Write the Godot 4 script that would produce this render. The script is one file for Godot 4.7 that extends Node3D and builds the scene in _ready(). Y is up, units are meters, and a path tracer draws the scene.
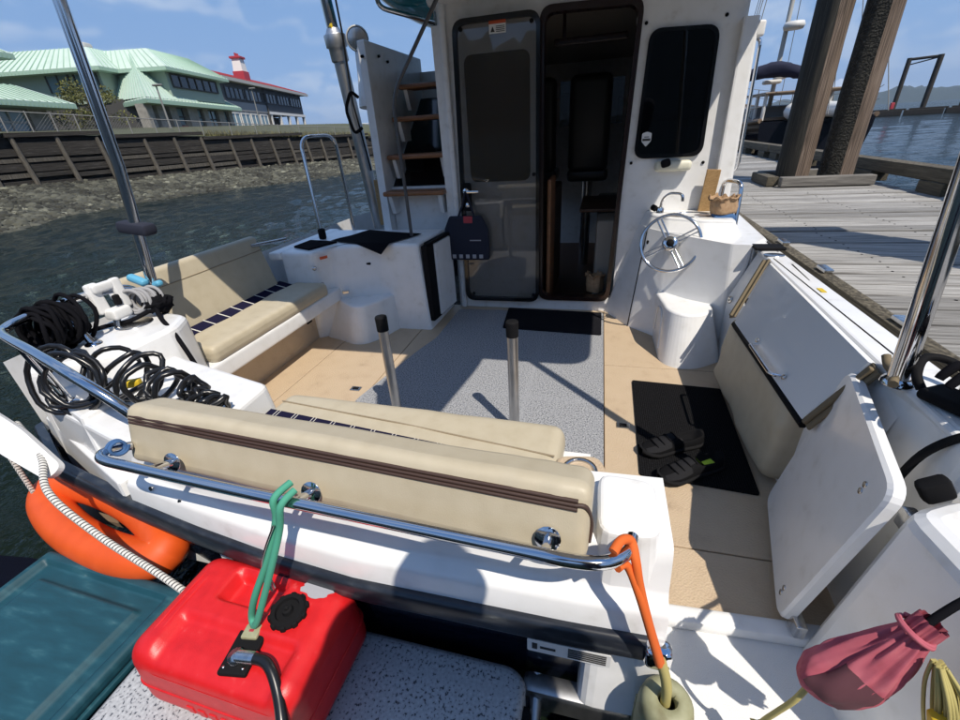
extends Node3D
# A motor boat's cockpit seen from its stern at a harbour dock. x = starboard, z = aft, y = up, cockpit floor at y = 0.

class MB:
	var v := PackedVector3Array()
	var n := PackedVector3Array()
	var uv := PackedVector2Array()
	var ix := PackedInt32Array()
	var xf := Transform3D()
	func tri(a: Vector3, b: Vector3, c: Vector3) -> void:
		var A := xf * a
		var B := xf * b
		var C := xf * c
		var nn := (B - A).cross(C - A).normalized()
		var k := v.size()
		v.append(A); v.append(B); v.append(C)
		for i in 3: n.append(nn)
		uv.append(Vector2(A.x, A.z)); uv.append(Vector2(B.x, B.z)); uv.append(Vector2(C.x, C.z))
		ix.append(k); ix.append(k + 2); ix.append(k + 1)
	func quad(a: Vector3, b: Vector3, c: Vector3, d: Vector3) -> void:
		var A := xf * a
		var B := xf * b
		var C := xf * c
		var D := xf * d
		var nn := (C - A).cross(D - B).normalized()
		var k := v.size()
		v.append(A); v.append(B); v.append(C); v.append(D)
		for i in 4: n.append(nn)
		uv.append(Vector2(0, 0)); uv.append(Vector2(1, 0)); uv.append(Vector2(1, 1)); uv.append(Vector2(0, 1))
		for q in [0, 2, 1, 0, 3, 2]: ix.append(k + q)
	# smooth grid of points: rows of equal length, wrap joins last column to first
	func grid(rows: Array, wrap := false) -> void:
		var R := rows.size()
		var Cc: int = rows[0].size()
		var k := v.size()
		var nn := PackedVector3Array()
		nn.resize(R * Cc)
		for i in R:
			for j in Cc:
				v.append(xf * (rows[i][j] as Vector3))
				uv.append(Vector2(float(j) / Cc, float(i) / R))
		var J := Cc if wrap else Cc - 1
		for i in R - 1:
			for j in J:
				var j2 := (j + 1) % Cc
				var a := i * Cc + j
				var b := i * Cc + j2
				var c := (i + 1) * Cc + j2
				var d := (i + 1) * Cc + j
				var fn := (v[k + c] - v[k + a]).cross(v[k + d] - v[k + b])
				nn[a] += fn; nn[b] += fn; nn[c] += fn; nn[d] += fn
				for q in [a, c, b, a, d, c]: ix.append(k + q)
		for i in R * Cc: n.append(nn[i].normalized() if nn[i].length_squared() > 1e-20 else Vector3.UP)
	func box(c: Vector3, s: Vector3, b := Basis()) -> void:
		var h := s * 0.5
		var p := []
		for i in 8: p.append(c + b * Vector3(h.x if i & 1 else -h.x, h.y if i & 2 else -h.y, h.z if i & 4 else -h.z))
		quad(p[4], p[5], p[7], p[6]); quad(p[1], p[0], p[2], p[3])
		quad(p[5], p[1], p[3], p[7]); quad(p[0], p[4], p[6], p[2])
		quad(p[6], p[7], p[3], p[2]); quad(p[0], p[1], p[5], p[4])
	# box between two corners
	func bx(x0: float, x1: float, y0: float, y1: float, z0: float, z1: float) -> void:
		box(Vector3(x0 + x1, y0 + y1, z0 + z1) * 0.5, Vector3(x1 - x0, y1 - y0, z1 - z0))
	# rounded box, smooth; bend(p) may deform points
	func rbox(c: Vector3, s: Vector3, r: float, b := Basis(), seg := 1, mid := 1, bend = null) -> void:
		var h := s * 0.5
		r = minf(r, minf(h.x, minf(h.y, h.z)) * 0.999)
		var L := []
		for ax in 3:
			var l := []
			for i in seg + 1: l.append(-h[ax] + r * (1.0 - cos(float(i) / seg * PI / 2)) if seg > 1 else -h[ax] + r * i)
			for i in range(1, mid): l.append(lerpf(-h[ax] + r, h[ax] - r, float(i) / mid))
			for i in seg + 1: l.append(h[ax] - r * (1.0 - sin(float(i) / seg * PI / 2)) if seg > 1 else h[ax] - r + r * i)
			L.append(l)
		var inn := h - Vector3(r, r, r)
		for f in [[0, 1, 2, 1.0], [0, 2, 1, -1.0], [1, 2, 0, 1.0], [1, 0, 2, -1.0], [2, 0, 1, 1.0], [2, 1, 0, -1.0]]:
			var au: int = f[1]
			var av: int = f[2]
			var ak: int = f[0]
			var rows := []
			for vv in L[av]:
				var row := PackedVector3Array()
				for uu in L[au]:
					var p := Vector3()
					p[ak] = h[ak] * f[3]
					p[au] = uu
					p[av] = vv
					var q := Vector3(clampf(p.x, -inn.x, inn.x), clampf(p.y, -inn.y, inn.y), clampf(p.z, -inn.z, inn.z))
					var d := p - q
					p = q + d.normalized() * r
					if bend != null: p = bend.call(p)
					row.append(c + b * p)
				rows.append(row)
			_rgrid(rows)
	func _rgrid(rows: Array) -> void:
		grid(rows)
	func tube(pts: Array, r: float, sides := 10, closed := false, r2 := -1.0) -> void:
		var N := pts.size()
		var rows := []
		var up := Vector3.UP
		var prev := Vector3.ZERO
		var side := Vector3.ZERO
		for i in N:
			var t: Vector3
			if closed: t = (pts[(i + 1) % N] - pts[(i - 1 + N) % N]).normalized()
			else: t = (pts[mini(i + 1, N - 1)] - pts[maxi(i - 1, 0)]).normalized()
			if i == 0:
				side = t.cross(up if absf(t.y) < 0.9 else Vector3.RIGHT).normalized()
			else:
				side = (side - t * side.dot(t)).normalized()
			var u := t.cross(side).normalized()
			var rr := r if r2 < 0 else lerpf(r, r2, float(i) / (N - 1))
			var row := PackedVector3Array()
			for j in sides:
				var a := TAU * j / sides
				row.append(pts[i] + (side * cos(a) + u * sin(a)) * rr)
			rows.append(row)
		if closed: rows.append(rows[0])
		grid(rows, true)
		if not closed:
			for e in [0, N - 1]:
				for j in sides:
					var a: Vector3 = rows[e][j]
					var b: Vector3 = rows[e][(j + 1) % sides]
					if e == 0: tri(pts[e], a, b)
					else: tri(pts[e], b, a)
	# profile of (radius, height) turned round local y; sharp splits rows
	func lathe(prof: Array, seg: int, at := Transform3D(), sharp := false) -> void:
		var rows := []
		for p in prof:
			var row := PackedVector3Array()
			for j in seg:
				var a := TAU * j / seg
				row.append(at * Vector3(p.x * cos(a), p.y, -p.x * sin(a)))
			rows.append(row)
		if sharp:
			for i in rows.size() - 1: grid([rows[i], rows[i + 1]], true)
		else: grid(rows, true)
	# vertical prism from a bottom to a top footprint (x, z), with a rounded top edge
	func prism(bot: Array, top: Array, y0: float, y1: float, bev := 0.0, seg := 3, floor_cap := false) -> void:
		var rings := []
		var r0 := []
		for p in bot: r0.append(Vector3(p.x, y0, p.y))
		rings.append(r0)
		var N := top.size()
		if bev > 0.0:
			var area := 0.0
			for i in N: area += (top[i] as Vector2).cross(top[(i + 1) % N])
			var sg := signf(area)
			for s in seg + 1:
				var a := PI / 2 * s / seg
				var ring := []
				for i in N:
					var p0: Vector2 = top[i]
					var e1: Vector2 = (top[i] - top[(i - 1 + N) % N]).normalized()
					var e2: Vector2 = (top[(i + 1) % N] - top[i]).normalized()
					var n1 := Vector2(-e1.y, e1.x) * sg
					var n2 := Vector2(-e2.y, e2.x) * sg
					var m := n1 + n2
					m = m / maxf(0.5, m.dot(n1))
					var q := p0 + m * (bev * (1.0 - cos(a)))
					ring.append(Vector3(q.x, y1 - bev * (1.0 - sin(a)), q.y))
				rings.append(ring)
		else:
			var r1 := []
			for p in top: r1.append(Vector3(p.x, y1, p.y))
			rings.append(r1)
		for k in rings.size() - 1:
			for i in N:
				quad(rings[k][i], rings[k][(i + 1) % N], rings[k + 1][(i + 1) % N], rings[k + 1][i])
		_cap(rings[-1])
		if floor_cap: _cap(rings[0])
	func _cap(ring: Array) -> void:
		var pp := PackedVector2Array()
		for p in ring: pp.append(Vector2(p.x, p.z))
		var t := Geometry2D.triangulate_polygon(pp)
		if t.is_empty():
			var mid := Vector3.ZERO
			for p in ring: mid += p / ring.size()
			for i in ring.size(): tri(mid, ring[i], ring[(i + 1) % ring.size()])
		for i in range(0, t.size(), 3): tri(ring[t[i]], ring[t[i + 1]], ring[t[i + 2]])
	# flat frame between two outlines in local xy, thickness along z
	func frame(o: Array, inn: Array, z0: float, z1: float) -> void:
		var N := o.size()
		for i in N:
			var j := (i + 1) % N
			var f := func(p, z): return Vector3(p.x, p.y, z)
			quad(f.call(o[i], z1), f.call(o[j], z1), f.call(inn[j], z1), f.call(inn[i], z1))
			quad(f.call(o[i], z0), f.call(o[j], z0), f.call(o[j], z1), f.call(o[i], z1))
			quad(f.call(inn[j], z0), f.call(inn[i], z0), f.call(inn[i], z1), f.call(inn[j], z1))
	# plate: outline in local xy, thickness along z
	func plate(o: Array, z0: float, z1: float) -> void:
		var N := o.size()
		for i in N:
			var j := (i + 1) % N
			quad(Vector3(o[i].x, o[i].y, z0), Vector3(o[j].x, o[j].y, z0), Vector3(o[j].x, o[j].y, z1), Vector3(o[i].x, o[i].y, z1))
		var t := Geometry2D.triangulate_polygon(PackedVector2Array(o))
		for i in range(0, t.size(), 3):
			for z in [z0, z1]: tri(Vector3(o[t[i]].x, o[t[i]].y, z), Vector3(o[t[i + 1]].x, o[t[i + 1]].y, z), Vector3(o[t[i + 2]].x, o[t[i + 2]].y, z))
	func blob(c: Vector3, rad: Vector3, shape: Callable, nu := 28, nv := 18, b := Basis()) -> void:
		var rows := []
		for i in nv + 1:
			var row := PackedVector3Array()
			var th := PI * (1.0 - float(i) / nv)
			for j in nu:
				var ph := TAU * j / nu
				var d := Vector3(sin(th) * cos(ph), cos(th), -sin(th) * sin(ph))
				row.append(c + b * (shape.call(d) as Vector3 * rad))
			rows.append(row)
		grid(rows, true)
	func mesh() -> ArrayMesh:
		var a := []
		a.resize(Mesh.ARRAY_MAX)
		a[Mesh.ARRAY_VERTEX] = v
		a[Mesh.ARRAY_NORMAL] = n
		a[Mesh.ARRAY_TEX_UV] = uv
		a[Mesh.ARRAY_INDEX] = ix
		var m := ArrayMesh.new()
		m.add_surface_from_arrays(Mesh.PRIMITIVE_TRIANGLES, a)
		return m

var M := {}
var names := {}
var rng := RandomNumberGenerator.new()
var boat: Node3D

# ---------------------------------------------------------------- helpers
func numbered(s: String) -> String:
	if not names.has(s):
		names[s] = 0
		return s
	names[s] += 1
	return "%s_%03d" % [s, names[s]]
func tag(o: Node, label: String, category: String, group := "", kind := "") -> Node:
	if label: o.set_meta("label", label)
	if category: o.set_meta("category", category)
	if group: o.set_meta("group", group)
	if kind: o.set_meta("kind", kind)
	return o
func thing(called: String, label: String, category: String, at := Vector3.ZERO, group := "") -> Node3D:
	var o := Node3D.new()
	o.name = numbered(called)
	add_child(o)
	o.position = at
	tag(o, label, category, group)
	return o
# a part (world coordinates in the mesh); parent is a thing or a part
func part(called: String, mb: MB, m: Material, parent: Node3D, label := "") -> MeshInstance3D:
	var o := MeshInstance3D.new()
	o.name = called
	o.mesh = mb.mesh()
	o.material_override = m
	parent.add_child(o, true)
	if parent.get_parent() == self and not parent is MeshInstance3D: o.position = -parent.position
	if label: o.set_meta("label", label)
	return o
# a thing that is one mesh
func obj(called: String, mb: MB, m: Material, label: String, category: String, group := "") -> MeshInstance3D:
	var lo := Vector3(1e9, 1e9, 1e9)
	var hi := -lo
	for p in mb.v:
		lo = lo.min(p); hi = hi.max(p)
	var base := Vector3((lo.x + hi.x) / 2, lo.y, (lo.z + hi.z) / 2)
	for i in mb.v.size(): mb.v[i] -= base
	var o := MeshInstance3D.new()
	o.name = numbered(called)
	o.mesh = mb.mesh()
	o.material_override = m
	add_child(o)
	o.position = base
	tag(o, label, category, group)
	return o
func struct(called: String, mb: MB, m: Material) -> MeshInstance3D:
	var o := MeshInstance3D.new()
	o.name = numbered(called)
	o.mesh = mb.mesh()
	o.material_override = m
	add_child(o)
	o.set_meta("kind", "structure")
	return o
func lin(r: float, g: float, b: float) -> Color: return Color(r, g, b).linear_to_srgb()
func mk(key: String, col: Color, rough: float, metal := 0.0) -> StandardMaterial3D:
	var m := StandardMaterial3D.new()
	m.albedo_color = col
	m.roughness = rough
	m.metallic = metal
	M[key] = m
	return m
func noise(seed_: int, freq: float, oct := 3, type := FastNoiseLite.TYPE_SIMPLEX_SMOOTH) -> FastNoiseLite:
	var f := FastNoiseLite.new()
	f.seed = seed_
	f.frequency = freq
	f.noise_type = type
	f.fractal_octaves = oct
	return f
# texture from noise through a ramp [[pos, Color], ...]
func ntex(seed_: int, freq: float, oct: int, ramp: Array, size := 512, sx := 1.0) -> ImageTexture:
	var im := noise(seed_, freq, oct).get_seamless_image(size, size, false, false, 0.15, true)
	im.convert(Image.FORMAT_RGBA8)
	var g := Gradient.new()
	var offs := PackedFloat32Array()
	var cols := PackedColorArray()
	for r in ramp:
		offs.append(r[0]); cols.append(r[1])
	g.offsets = offs
	g.colors = cols
	var lut := PackedByteArray()
	for i in 256:
		var c := g.sample(i / 255.0)
		lut.append(c.r8); lut.append(c.g8); lut.append(c.b8)
	var d := im.get_data()
	for i in range(0, d.size(), 4):
		var k := d[i] * 3
		d[i] = lut[k]; d[i + 1] = lut[k + 1]; d[i + 2] = lut[k + 2]; d[i + 3] = 255
	im = Image.create_from_data(size, size, false, Image.FORMAT_RGBA8, d)
	return ImageTexture.create_from_image(im)
func nrm(seed_: int, freq: float, oct: int, strength: float, size := 512) -> ImageTexture:
	var im := noise(seed_, freq, oct).get_seamless_image(size, size, false, false, 0.15, true)
	im.bump_map_to_normal_map(strength)
	return ImageTexture.create_from_image(im)
func tri_map(m: StandardMaterial3D, scale: Vector3, world := false) -> void:
	m.uv1_triplanar = true
	m.uv1_world_triplanar = world
	m.uv1_scale = scale
func gray(a: float, t := Vector3.ONE) -> Color: return Color(a * t.x, a * t.y, a * t.z)
func V(x: float, y: float, z: float) -> Vector3: return Vector3(x, y, z)
# rounded polygon
func rp(pts: Array, r: float, seg := 4) -> Array:
	var out := []
	var N := pts.size()
	for i in N:
		var p: Vector2 = pts[i]
		var a: Vector2 = (pts[(i - 1 + N) % N] - p)
		var b: Vector2 = (pts[(i + 1) % N] - p)
		var rr := minf(r, minf(a.length(), b.length()) * 0.49)
		var pa := p + a.normalized() * rr
		var pb := p + b.normalized() * rr
		for k in seg + 1:
			var t := float(k) / seg
			out.append(pa.lerp(p, t).lerp(p.lerp(pb, t), t))
	return out
func rrect(x0: float, y0: float, x1: float, y1: float, r: float, seg := 5) -> Array:
	return rp([Vector2(x0, y0), Vector2(x1, y0), Vector2(x1, y1), Vector2(x0, y1)], r, seg)
# smooth curve through points
func curve(pts: Array, sub := 6, closed := false) -> Array:
	var out := []
	var N := pts.size()
	var last := N if closed else N - 1
	for i in last:
		var p0: Vector3 = pts[(i - 1 + N) % N] if closed else pts[maxi(i - 1, 0)]
		var p1: Vector3 = pts[i]
		var p2: Vector3 = pts[(i + 1) % N]
		var p3: Vector3 = pts[(i + 2) % N] if closed else pts[mini(i + 2, N - 1)]
		for k in sub:
			out.append(p1.cubic_interpolate(p2, p0, p3, float(k) / sub))
	if not closed: out.append(pts[-1])
	return out
# straight legs with rounded bends
func bend(pts: Array, r: float, seg := 5) -> Array:
	var out := [pts[0]]
	for i in range(1, pts.size() - 1):
		var p: Vector3 = pts[i]
		var a: Vector3 = pts[i - 1] - p
		var b: Vector3 = pts[i + 1] - p
		var rr := minf(r, minf(a.length(), b.length()) * 0.49)
		var pa := p + a.normalized() * rr
		var pb := p + b.normalized() * rr
		for k in seg + 1:
			var t := float(k) / seg
			out.append(pa.lerp(p, t).lerp(p.lerp(pb, t), t))
	out.append(pts[-1])
	return out
func look_basis(nrm_: Vector3, up := Vector3.UP) -> Basis:   # local z along nrm_
	var z := nrm_.normalized()
	var x := up.cross(z).normalized()
	return Basis(x, z.cross(x), z)
func ytf(at: Vector3, axis: Vector3) -> Transform3D:          # local y along axis
	var y := axis.normalized()
	var x := y.cross(Vector3.FORWARD if absf(y.z) < 0.9 else Vector3.RIGHT).normalized()
	return Transform3D(Basis(x, y, x.cross(y)), at)

func _ready() -> void:
	rng.seed = 7
	# ---------------- camera
	var cam := Camera3D.new()
	cam.name = "camera"
	add_child(cam)
	cam.fov = 79.87
	cam.near = 0.02
	cam.far = 9000
	cam.transform = Transform3D(Basis(V(0.96828, -0.05907, -0.24279), V(-0.06406, 0.88051, -0.46968), V(0.24152, 0.47033, 0.84880)), V(0, 1.35, 0))
	# ---------------- sky, sun, exposure
	var we := WorldEnvironment.new()
	we.name = "environment"
	var env := Environment.new()
	env.background_mode = Environment.BG_SKY
	env.tonemap_mode = Environment.TONE_MAPPER_LINEAR
	env.tonemap_exposure = EXPOSURE
	env.sdfgi_enabled = true
	env.ssao_enabled = true
	env.ssil_enabled = true
	env.fog_enabled = true
	env.fog_density = 0.00022
	env.fog_light_color = Color(0.72, 0.80, 0.90)
	var sk := Sky.new()
	sk.sky_material = make_sky()
	env.sky = sk
	env.background_energy_multiplier = SKY_ENERGY
	we.environment = env
	add_child(we)
	var sun := DirectionalLight3D.new()
	sun.name = "sun"
	add_child(sun)
	var sd := V(0.38, 0.829, 0.408).normalized()
	sun.look_at_from_position(sd * 50, Vector3.ZERO)
	sun.light_energy = 1.6
	sun.light_angular_distance = 0.5
	sun.light_color = Color(1.0, 0.965, 0.91)
	sun.shadow_enabled = true
	materials()
	build_water()
	build_shore()
	build_buildings()
	build_dock()
	build_far()
	build_sailboat()
	build_boat()
	build_cockpit_things()
	build_dinghy()
	build_rest()

const EXPOSURE := 1.04
const SKY_ENERGY := 1.1

func make_sky() -> PanoramaSkyMaterial:
	var W := 1536
	var H := 768
	var im := Image.create(W, H, false, Image.FORMAT_RGBF)
	var n1 := noise(11, 1.7, 5)
	var n2 := noise(23, 0.9, 3)
	for y in H:
		var el := PI / 2 - PI * (y + 0.5) / H
		var t := clampf(sin(maxf(el, 0.0)), 0, 1)
		var base := Color(0.31, 0.50, 0.78).lerp(Color(0.075, 0.195, 0.48), pow(t, 0.45))
		if t < 0.02: base = Color(0.40, 0.57, 0.79).lerp(base, t / 0.02)
		for x in W:
			var c := base
			if el > -0.05:
				var az := TAU * (x + 0.5) / W
				# flat cloud sheet: direction cast onto a plane overhead, curved at the horizon
				var k := 1.0 / (maxf(sin(el), 0.0) + 0.22)
				var px := cos(az) * cos(el) * k
				var pz := sin(az) * cos(el) * k
				var w := n2.get_noise_2d(px * 0.8, pz * 0.8)
				var w2 := n2.get_noise_2d(px * 2.7 + 9.0, pz * 2.7)
				# streaks drawn out along one wind direction
				var cl := n1.get_noise_2d((px * 0.9 + pz * 0.45) * 0.32 + w2 * 0.16, (pz * 0.9 - px * 0.45) * 1.7 + w2 * 0.4)
				var m := smoothstep(-0.05, 0.62, cl * 0.85 + w * 0.7)
				c = c.lerp(Color(0.68, 0.74, 0.82), m * 0.4)
			else:
				c = Color(0.16, 0.2, 0.22)
			im.set_pixel(x, y, c)
	var p := PanoramaSkyMaterial.new()
	p.panorama = ImageTexture.create_from_image(im)
	return p

func materials() -> void:
	var m: StandardMaterial3D
	# gelcoat and paint
	m = mk("gel", Color.WHITE, 0.3)
	m.albedo_texture = ntex(3, 0.02, 6, [[0.0, lin(0.62, 0.61, 0.58)], [0.2, lin(0.73, 0.725, 0.71)], [0.35, lin(0.765, 0.765, 0.755)], [0.6, lin(0.785, 0.785, 0.78)], [1.0, lin(0.80, 0.80, 0.795)]])
	tri_map(m, Vector3.ONE * 0.9)
	m.clearcoat_enabled = true
	m.clearcoat = 0.35
	m.clearcoat_roughness = 0.12
	m = mk("gel_grip", lin(0.74, 0.74, 0.73), 0.55)
	m.normal_enabled = true
	m.normal_texture = nrm(5, 0.16, 1, 6.0, 512)
	m.normal_scale = 0.25
	tri_map(m, Vector3.ONE * 4.0)
	m = mk("gel_shiny", lin(0.78, 0.78, 0.77), 0.08)
	m = mk("navy", lin(0.006, 0.008, 0.018), 0.12)
	m = mk("strip", Color.WHITE, 0.28)
	m.albedo_texture = ntex(9, 0.02, 4, [[0.0, lin(0.010, 0.012, 0.017)], [0.55, lin(0.017, 0.02, 0.027)], [0.85, lin(0.05, 0.055, 0.06)], [1.0, lin(0.15, 0.16, 0.165)]], 256)
	tri_map(m, Vector3(1.5, 6, 3))
	m = mk("tan", Color.WHITE, 0.5)
	m.albedo_texture = ntex(13, 0.012, 6, [[0.0, lin(0.38, 0.29, 0.195)], [0.15, lin(0.46, 0.35, 0.238)], [0.4, lin(0.495, 0.382, 0.26)], [1.0, lin(0.515, 0.40, 0.277)]])
	m.normal_enabled = true
	m.normal_texture = nrm(14, 0.2, 1, 6.0, 512)
	m.normal_scale = 0.12
	tri_map(m, Vector3.ONE * 1.1)
	m = mk("seam", lin(0.16, 0.11, 0.07), 0.8)
	# vinyl
	m = mk("vinyl", Color.WHITE, 0.5)
	m.albedo_texture = ntex(17, 0.008, 4, [[0.0, lin(0.44, 0.38, 0.27)], [0.5, lin(0.475, 0.415, 0.30)], [1.0, lin(0.495, 0.435, 0.32)]])
	m.normal_enabled = true
	m.normal_texture = nrm(18, 0.2, 2, 4.0, 512)
	m.normal_scale = 0.08
	tri_map(m, Vector3.ONE * 2.6)
	m = mk("vinyl_dark", lin(0.27, 0.215, 0.14), 0.5)
	mk("piping", lin(0.055, 0.03, 0.022), 0.6)
	mk("thread", lin(0.62, 0.6, 0.55), 0.8)
	mk("navy_cloth", lin(0.014, 0.013, 0.035), 0.9)
	mk("strap", lin(0.16, 0.125, 0.075), 0.8)
	# metals
	m = mk("steel", lin(0.66, 0.66, 0.67), 0.1, 1.0)
	m = mk("steel_worn", Color.WHITE, 0.25, 1.0)
	m.albedo_texture = ntex(21, 0.03, 4, [[0.0, lin(0.4, 0.39, 0.37)], [0.5, lin(0.58, 0.58, 0.58)], [1.0, lin(0.66, 0.66, 0.66)]], 256)
	tri_map(m, Vector3(6, 1.5, 6))
	m = mk("alu", Color.WHITE, 0.4, 1.0)
	m.albedo_texture = ntex(22, 0.03, 4, [[0.0, lin(0.42, 0.42, 0.42)], [1.0, lin(0.62, 0.62, 0.62)]], 256)
	tri_map(m, Vector3(3, 1, 3))
	mk("grey_tube", lin(0.10, 0.10, 0.105), 0.35, 0.3)
	mk("chrome", lin(0.75, 0.75, 0.76), 0.04, 1.0)
	# rubber, plastic
	mk("rubber", lin(0.012, 0.012, 0.013), 0.55)
	mk("hose_black", lin(0.009, 0.009, 0.010), 0.28)
	mk("black_cloth", lin(0.008, 0.008, 0.010), 0.95)
	mk("black_gloss", lin(0.007, 0.007, 0.008), 0.1)
	mk("frame_brown", lin(0.018, 0.008, 0.007), 0.25)
	m = mk("black_mat", Color.WHITE, 0.95)
	m.albedo_texture = ribs()
	tri_map(m, Vector3.ONE * 3.4)
	m = mk("mat_plain", Color.WHITE, 0.97)
	m.albedo_texture = ntex(25, 0.09, 3, [[0.0, lin(0.006, 0.006, 0.008)], [0.6, lin(0.012, 0.012, 0.015)], [1.0, lin(0.05, 0.05, 0.055)]])
	tri_map(m, Vector3.ONE * 2.4)
	# speckled carpet and speckled seat paint
	m = mk("carpet", Color.WHITE, 0.95)
	m.albedo_texture = ntex(31, 0.085, 2, [[0.0, lin(0.05, 0.055, 0.065)], [0.22, lin(0.10, 0.105, 0.12)], [0.36, lin(0.28, 0.288, 0.305)], [0.66, lin(0.34, 0.348, 0.365)], [0.84, lin(0.45, 0.458, 0.47)], [1.0, lin(0.52, 0.525, 0.53)]])
	m.normal_enabled = true
	m.normal_texture = nrm(32, 0.16, 2, 8.0, 512)
	m.normal_scale = 0.5
	tri_map(m, Vector3.ONE * 2.1)
	m = mk("speckle", Color.WHITE, 0.4)
	m.albedo_texture = ntex(33, 0.06, 3, [[0.0, lin(0.02, 0.022, 0.03)], [0.2, lin(0.05, 0.055, 0.065)], [0.31, lin(0.36, 0.365, 0.375)], [0.7, lin(0.43, 0.44, 0.45)], [1.0, lin(0.55, 0.56, 0.57)]])
	tri_map(m, Vector3.ONE * 2.6)
	# glass
	m = mk("tint", Color(0.27, 0.225, 0.155, 0.36), 0.02)
	m.transparency = BaseMaterial3D.TRANSPARENCY_ALPHA
	m = mk("dark_glass", Color(0.012, 0.013, 0.016, 0.93), 0.02)
	m.transparency = BaseMaterial3D.TRANSPARENCY_ALPHA
	m = mk("tint_window", Color(0.02, 0.022, 0.022, 0.88), 0.02)
	m.transparency = BaseMaterial3D.TRANSPARENCY_ALPHA
	m = mk("clear_glass", Color(0.5, 0.55, 0.55, 0.12), 0.02)
	m.transparency = BaseMaterial3D.TRANSPARENCY_ALPHA
	mk("house_glass", lin(0.17, 0.26, 0.30), 0.05)
	mk("house_glass_dark", lin(0.018, 0.022, 0.028), 0.05)
	# wood
	m = mk("teak", Color.WHITE, 0.4)
	m.albedo_texture = grain(41, [[0.0, lin(0.12, 0.045, 0.016)], [0.5, lin(0.24, 0.10, 0.04)], [1.0, lin(0.33, 0.155, 0.065)]])
	tri_map(m, Vector3(1.0, 6, 6))
	m = mk("ply", Color.WHITE, 0.6)
	m.albedo_texture = grain(42, [[0.0, lin(0.27, 0.16, 0.06)], [1.0, lin(0.40, 0.25, 0.11)]])
	tri_map(m, Vector3(6, 1, 6))
	for i in 5:
		var t: float = [1.05, 0.85, 1.2, 0.7, 0.97][i]
		m = mk("deck%d" % i, Color.WHITE, 0.9)
		m.albedo_texture = grain(50 + i, [[0.0, lin(0.07 * t, 0.065 * t, 0.058 * t)], [0.3, lin(0.16 * t, 0.152 * t, 0.14 * t)], [0.55, lin(0.32 * t, 0.31 * t, 0.29 * t)], [1.0, lin(0.47 * t, 0.46 * t, 0.44 * t)]])
		tri_map(m, Vector3(0.35, 5, 5))
	m = mk("timber", Color.WHITE, 0.95)
	m.albedo_texture = grain(57, [[0.0, lin(0.03, 0.026, 0.018)], [0.5, lin(0.085, 0.072, 0.05)], [1.0, lin(0.17, 0.15, 0.11)]])
	tri_map(m, Vector3(5, 5, 0.4))
	m = mk("timber_x", Color.WHITE, 0.95)
	m.albedo_texture = grain(58, [[0.0, lin(0.05, 0.045, 0.04)], [0.5, lin(0.16, 0.15, 0.135)], [1.0, lin(0.30, 0.28, 0.25)]])
	tri_map(m, Vector3(0.4, 5, 5))
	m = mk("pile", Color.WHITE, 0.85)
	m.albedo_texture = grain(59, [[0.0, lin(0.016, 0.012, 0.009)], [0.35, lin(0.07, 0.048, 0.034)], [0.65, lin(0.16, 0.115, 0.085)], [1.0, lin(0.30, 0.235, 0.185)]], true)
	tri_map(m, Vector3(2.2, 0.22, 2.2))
	m = mk("pile_tar_shade", Color.WHITE, 0.85)  # dark skin, stands in for shade on a pile's far-from-sun side
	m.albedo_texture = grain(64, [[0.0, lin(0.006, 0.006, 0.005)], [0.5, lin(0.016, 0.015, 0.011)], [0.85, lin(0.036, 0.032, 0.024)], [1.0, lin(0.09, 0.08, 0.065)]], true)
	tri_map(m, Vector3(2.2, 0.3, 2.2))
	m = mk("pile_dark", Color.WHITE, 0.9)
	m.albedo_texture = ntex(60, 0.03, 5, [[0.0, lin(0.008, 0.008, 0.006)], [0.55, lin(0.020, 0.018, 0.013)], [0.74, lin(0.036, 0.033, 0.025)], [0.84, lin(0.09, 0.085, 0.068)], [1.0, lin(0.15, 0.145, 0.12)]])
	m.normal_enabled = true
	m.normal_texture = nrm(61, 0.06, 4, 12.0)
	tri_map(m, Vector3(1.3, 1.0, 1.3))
	m = mk("wall_wood", Color.WHITE, 0.95)
	m.albedo_texture = grain(62, [[0.0, lin(0.007, 0.006, 0.005)], [0.5, lin(0.020, 0.017, 0.014)], [0.8, lin(0.05, 0.044, 0.036)], [1.0, lin(0.17, 0.16, 0.15)]])
	tri_map(m, Vector3(2, 2.5, 0.2))
	m = mk("wall_post", Color.WHITE, 0.95)
	m.albedo_texture = grain(63, [[0.0, lin(0.022, 0.02, 0.016)], [0.5, lin(0.07, 0.062, 0.05)], [1.0, lin(0.20, 0.18, 0.15)]], true)
	tri_map(m, Vector3(2, 0.3, 2))
	# plastics
	m = mk("tank_red", Color.WHITE, 0.42)
	m.albedo_texture = ntex(71, 0.012, 5, [[0.0, lin(0.50, 0.008, 0.010)], [0.5, lin(0.58, 0.010, 0.012)], [0.8, lin(0.60, 0.014, 0.016)], [1.0, lin(0.66, 0.07, 0.07)]])
	m.normal_enabled = true
	m.normal_texture = nrm(72, 0.2, 2, 4.0, 512)
	m.normal_scale = 0.1
	tri_map(m, Vector3.ONE * 3)
	m = mk("teal", Color.WHITE, 0.55)
	m.albedo_texture = ntex(73, 0.012, 5, [[0.0, lin(0.006, 0.045, 0.062)], [0.55, lin(0.008, 0.058, 0.082)], [0.74, lin(0.012, 0.07, 0.095)], [0.9, lin(0.03, 0.10, 0.125)], [0.95, lin(0.10, 0.18, 0.2)], [1.0, lin(0.28, 0.35, 0.37)]])
	tri_map(m, Vector3(0.8, 1.4, 3.6))
	m = mk("orange", Color.WHITE, 0.5)
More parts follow.
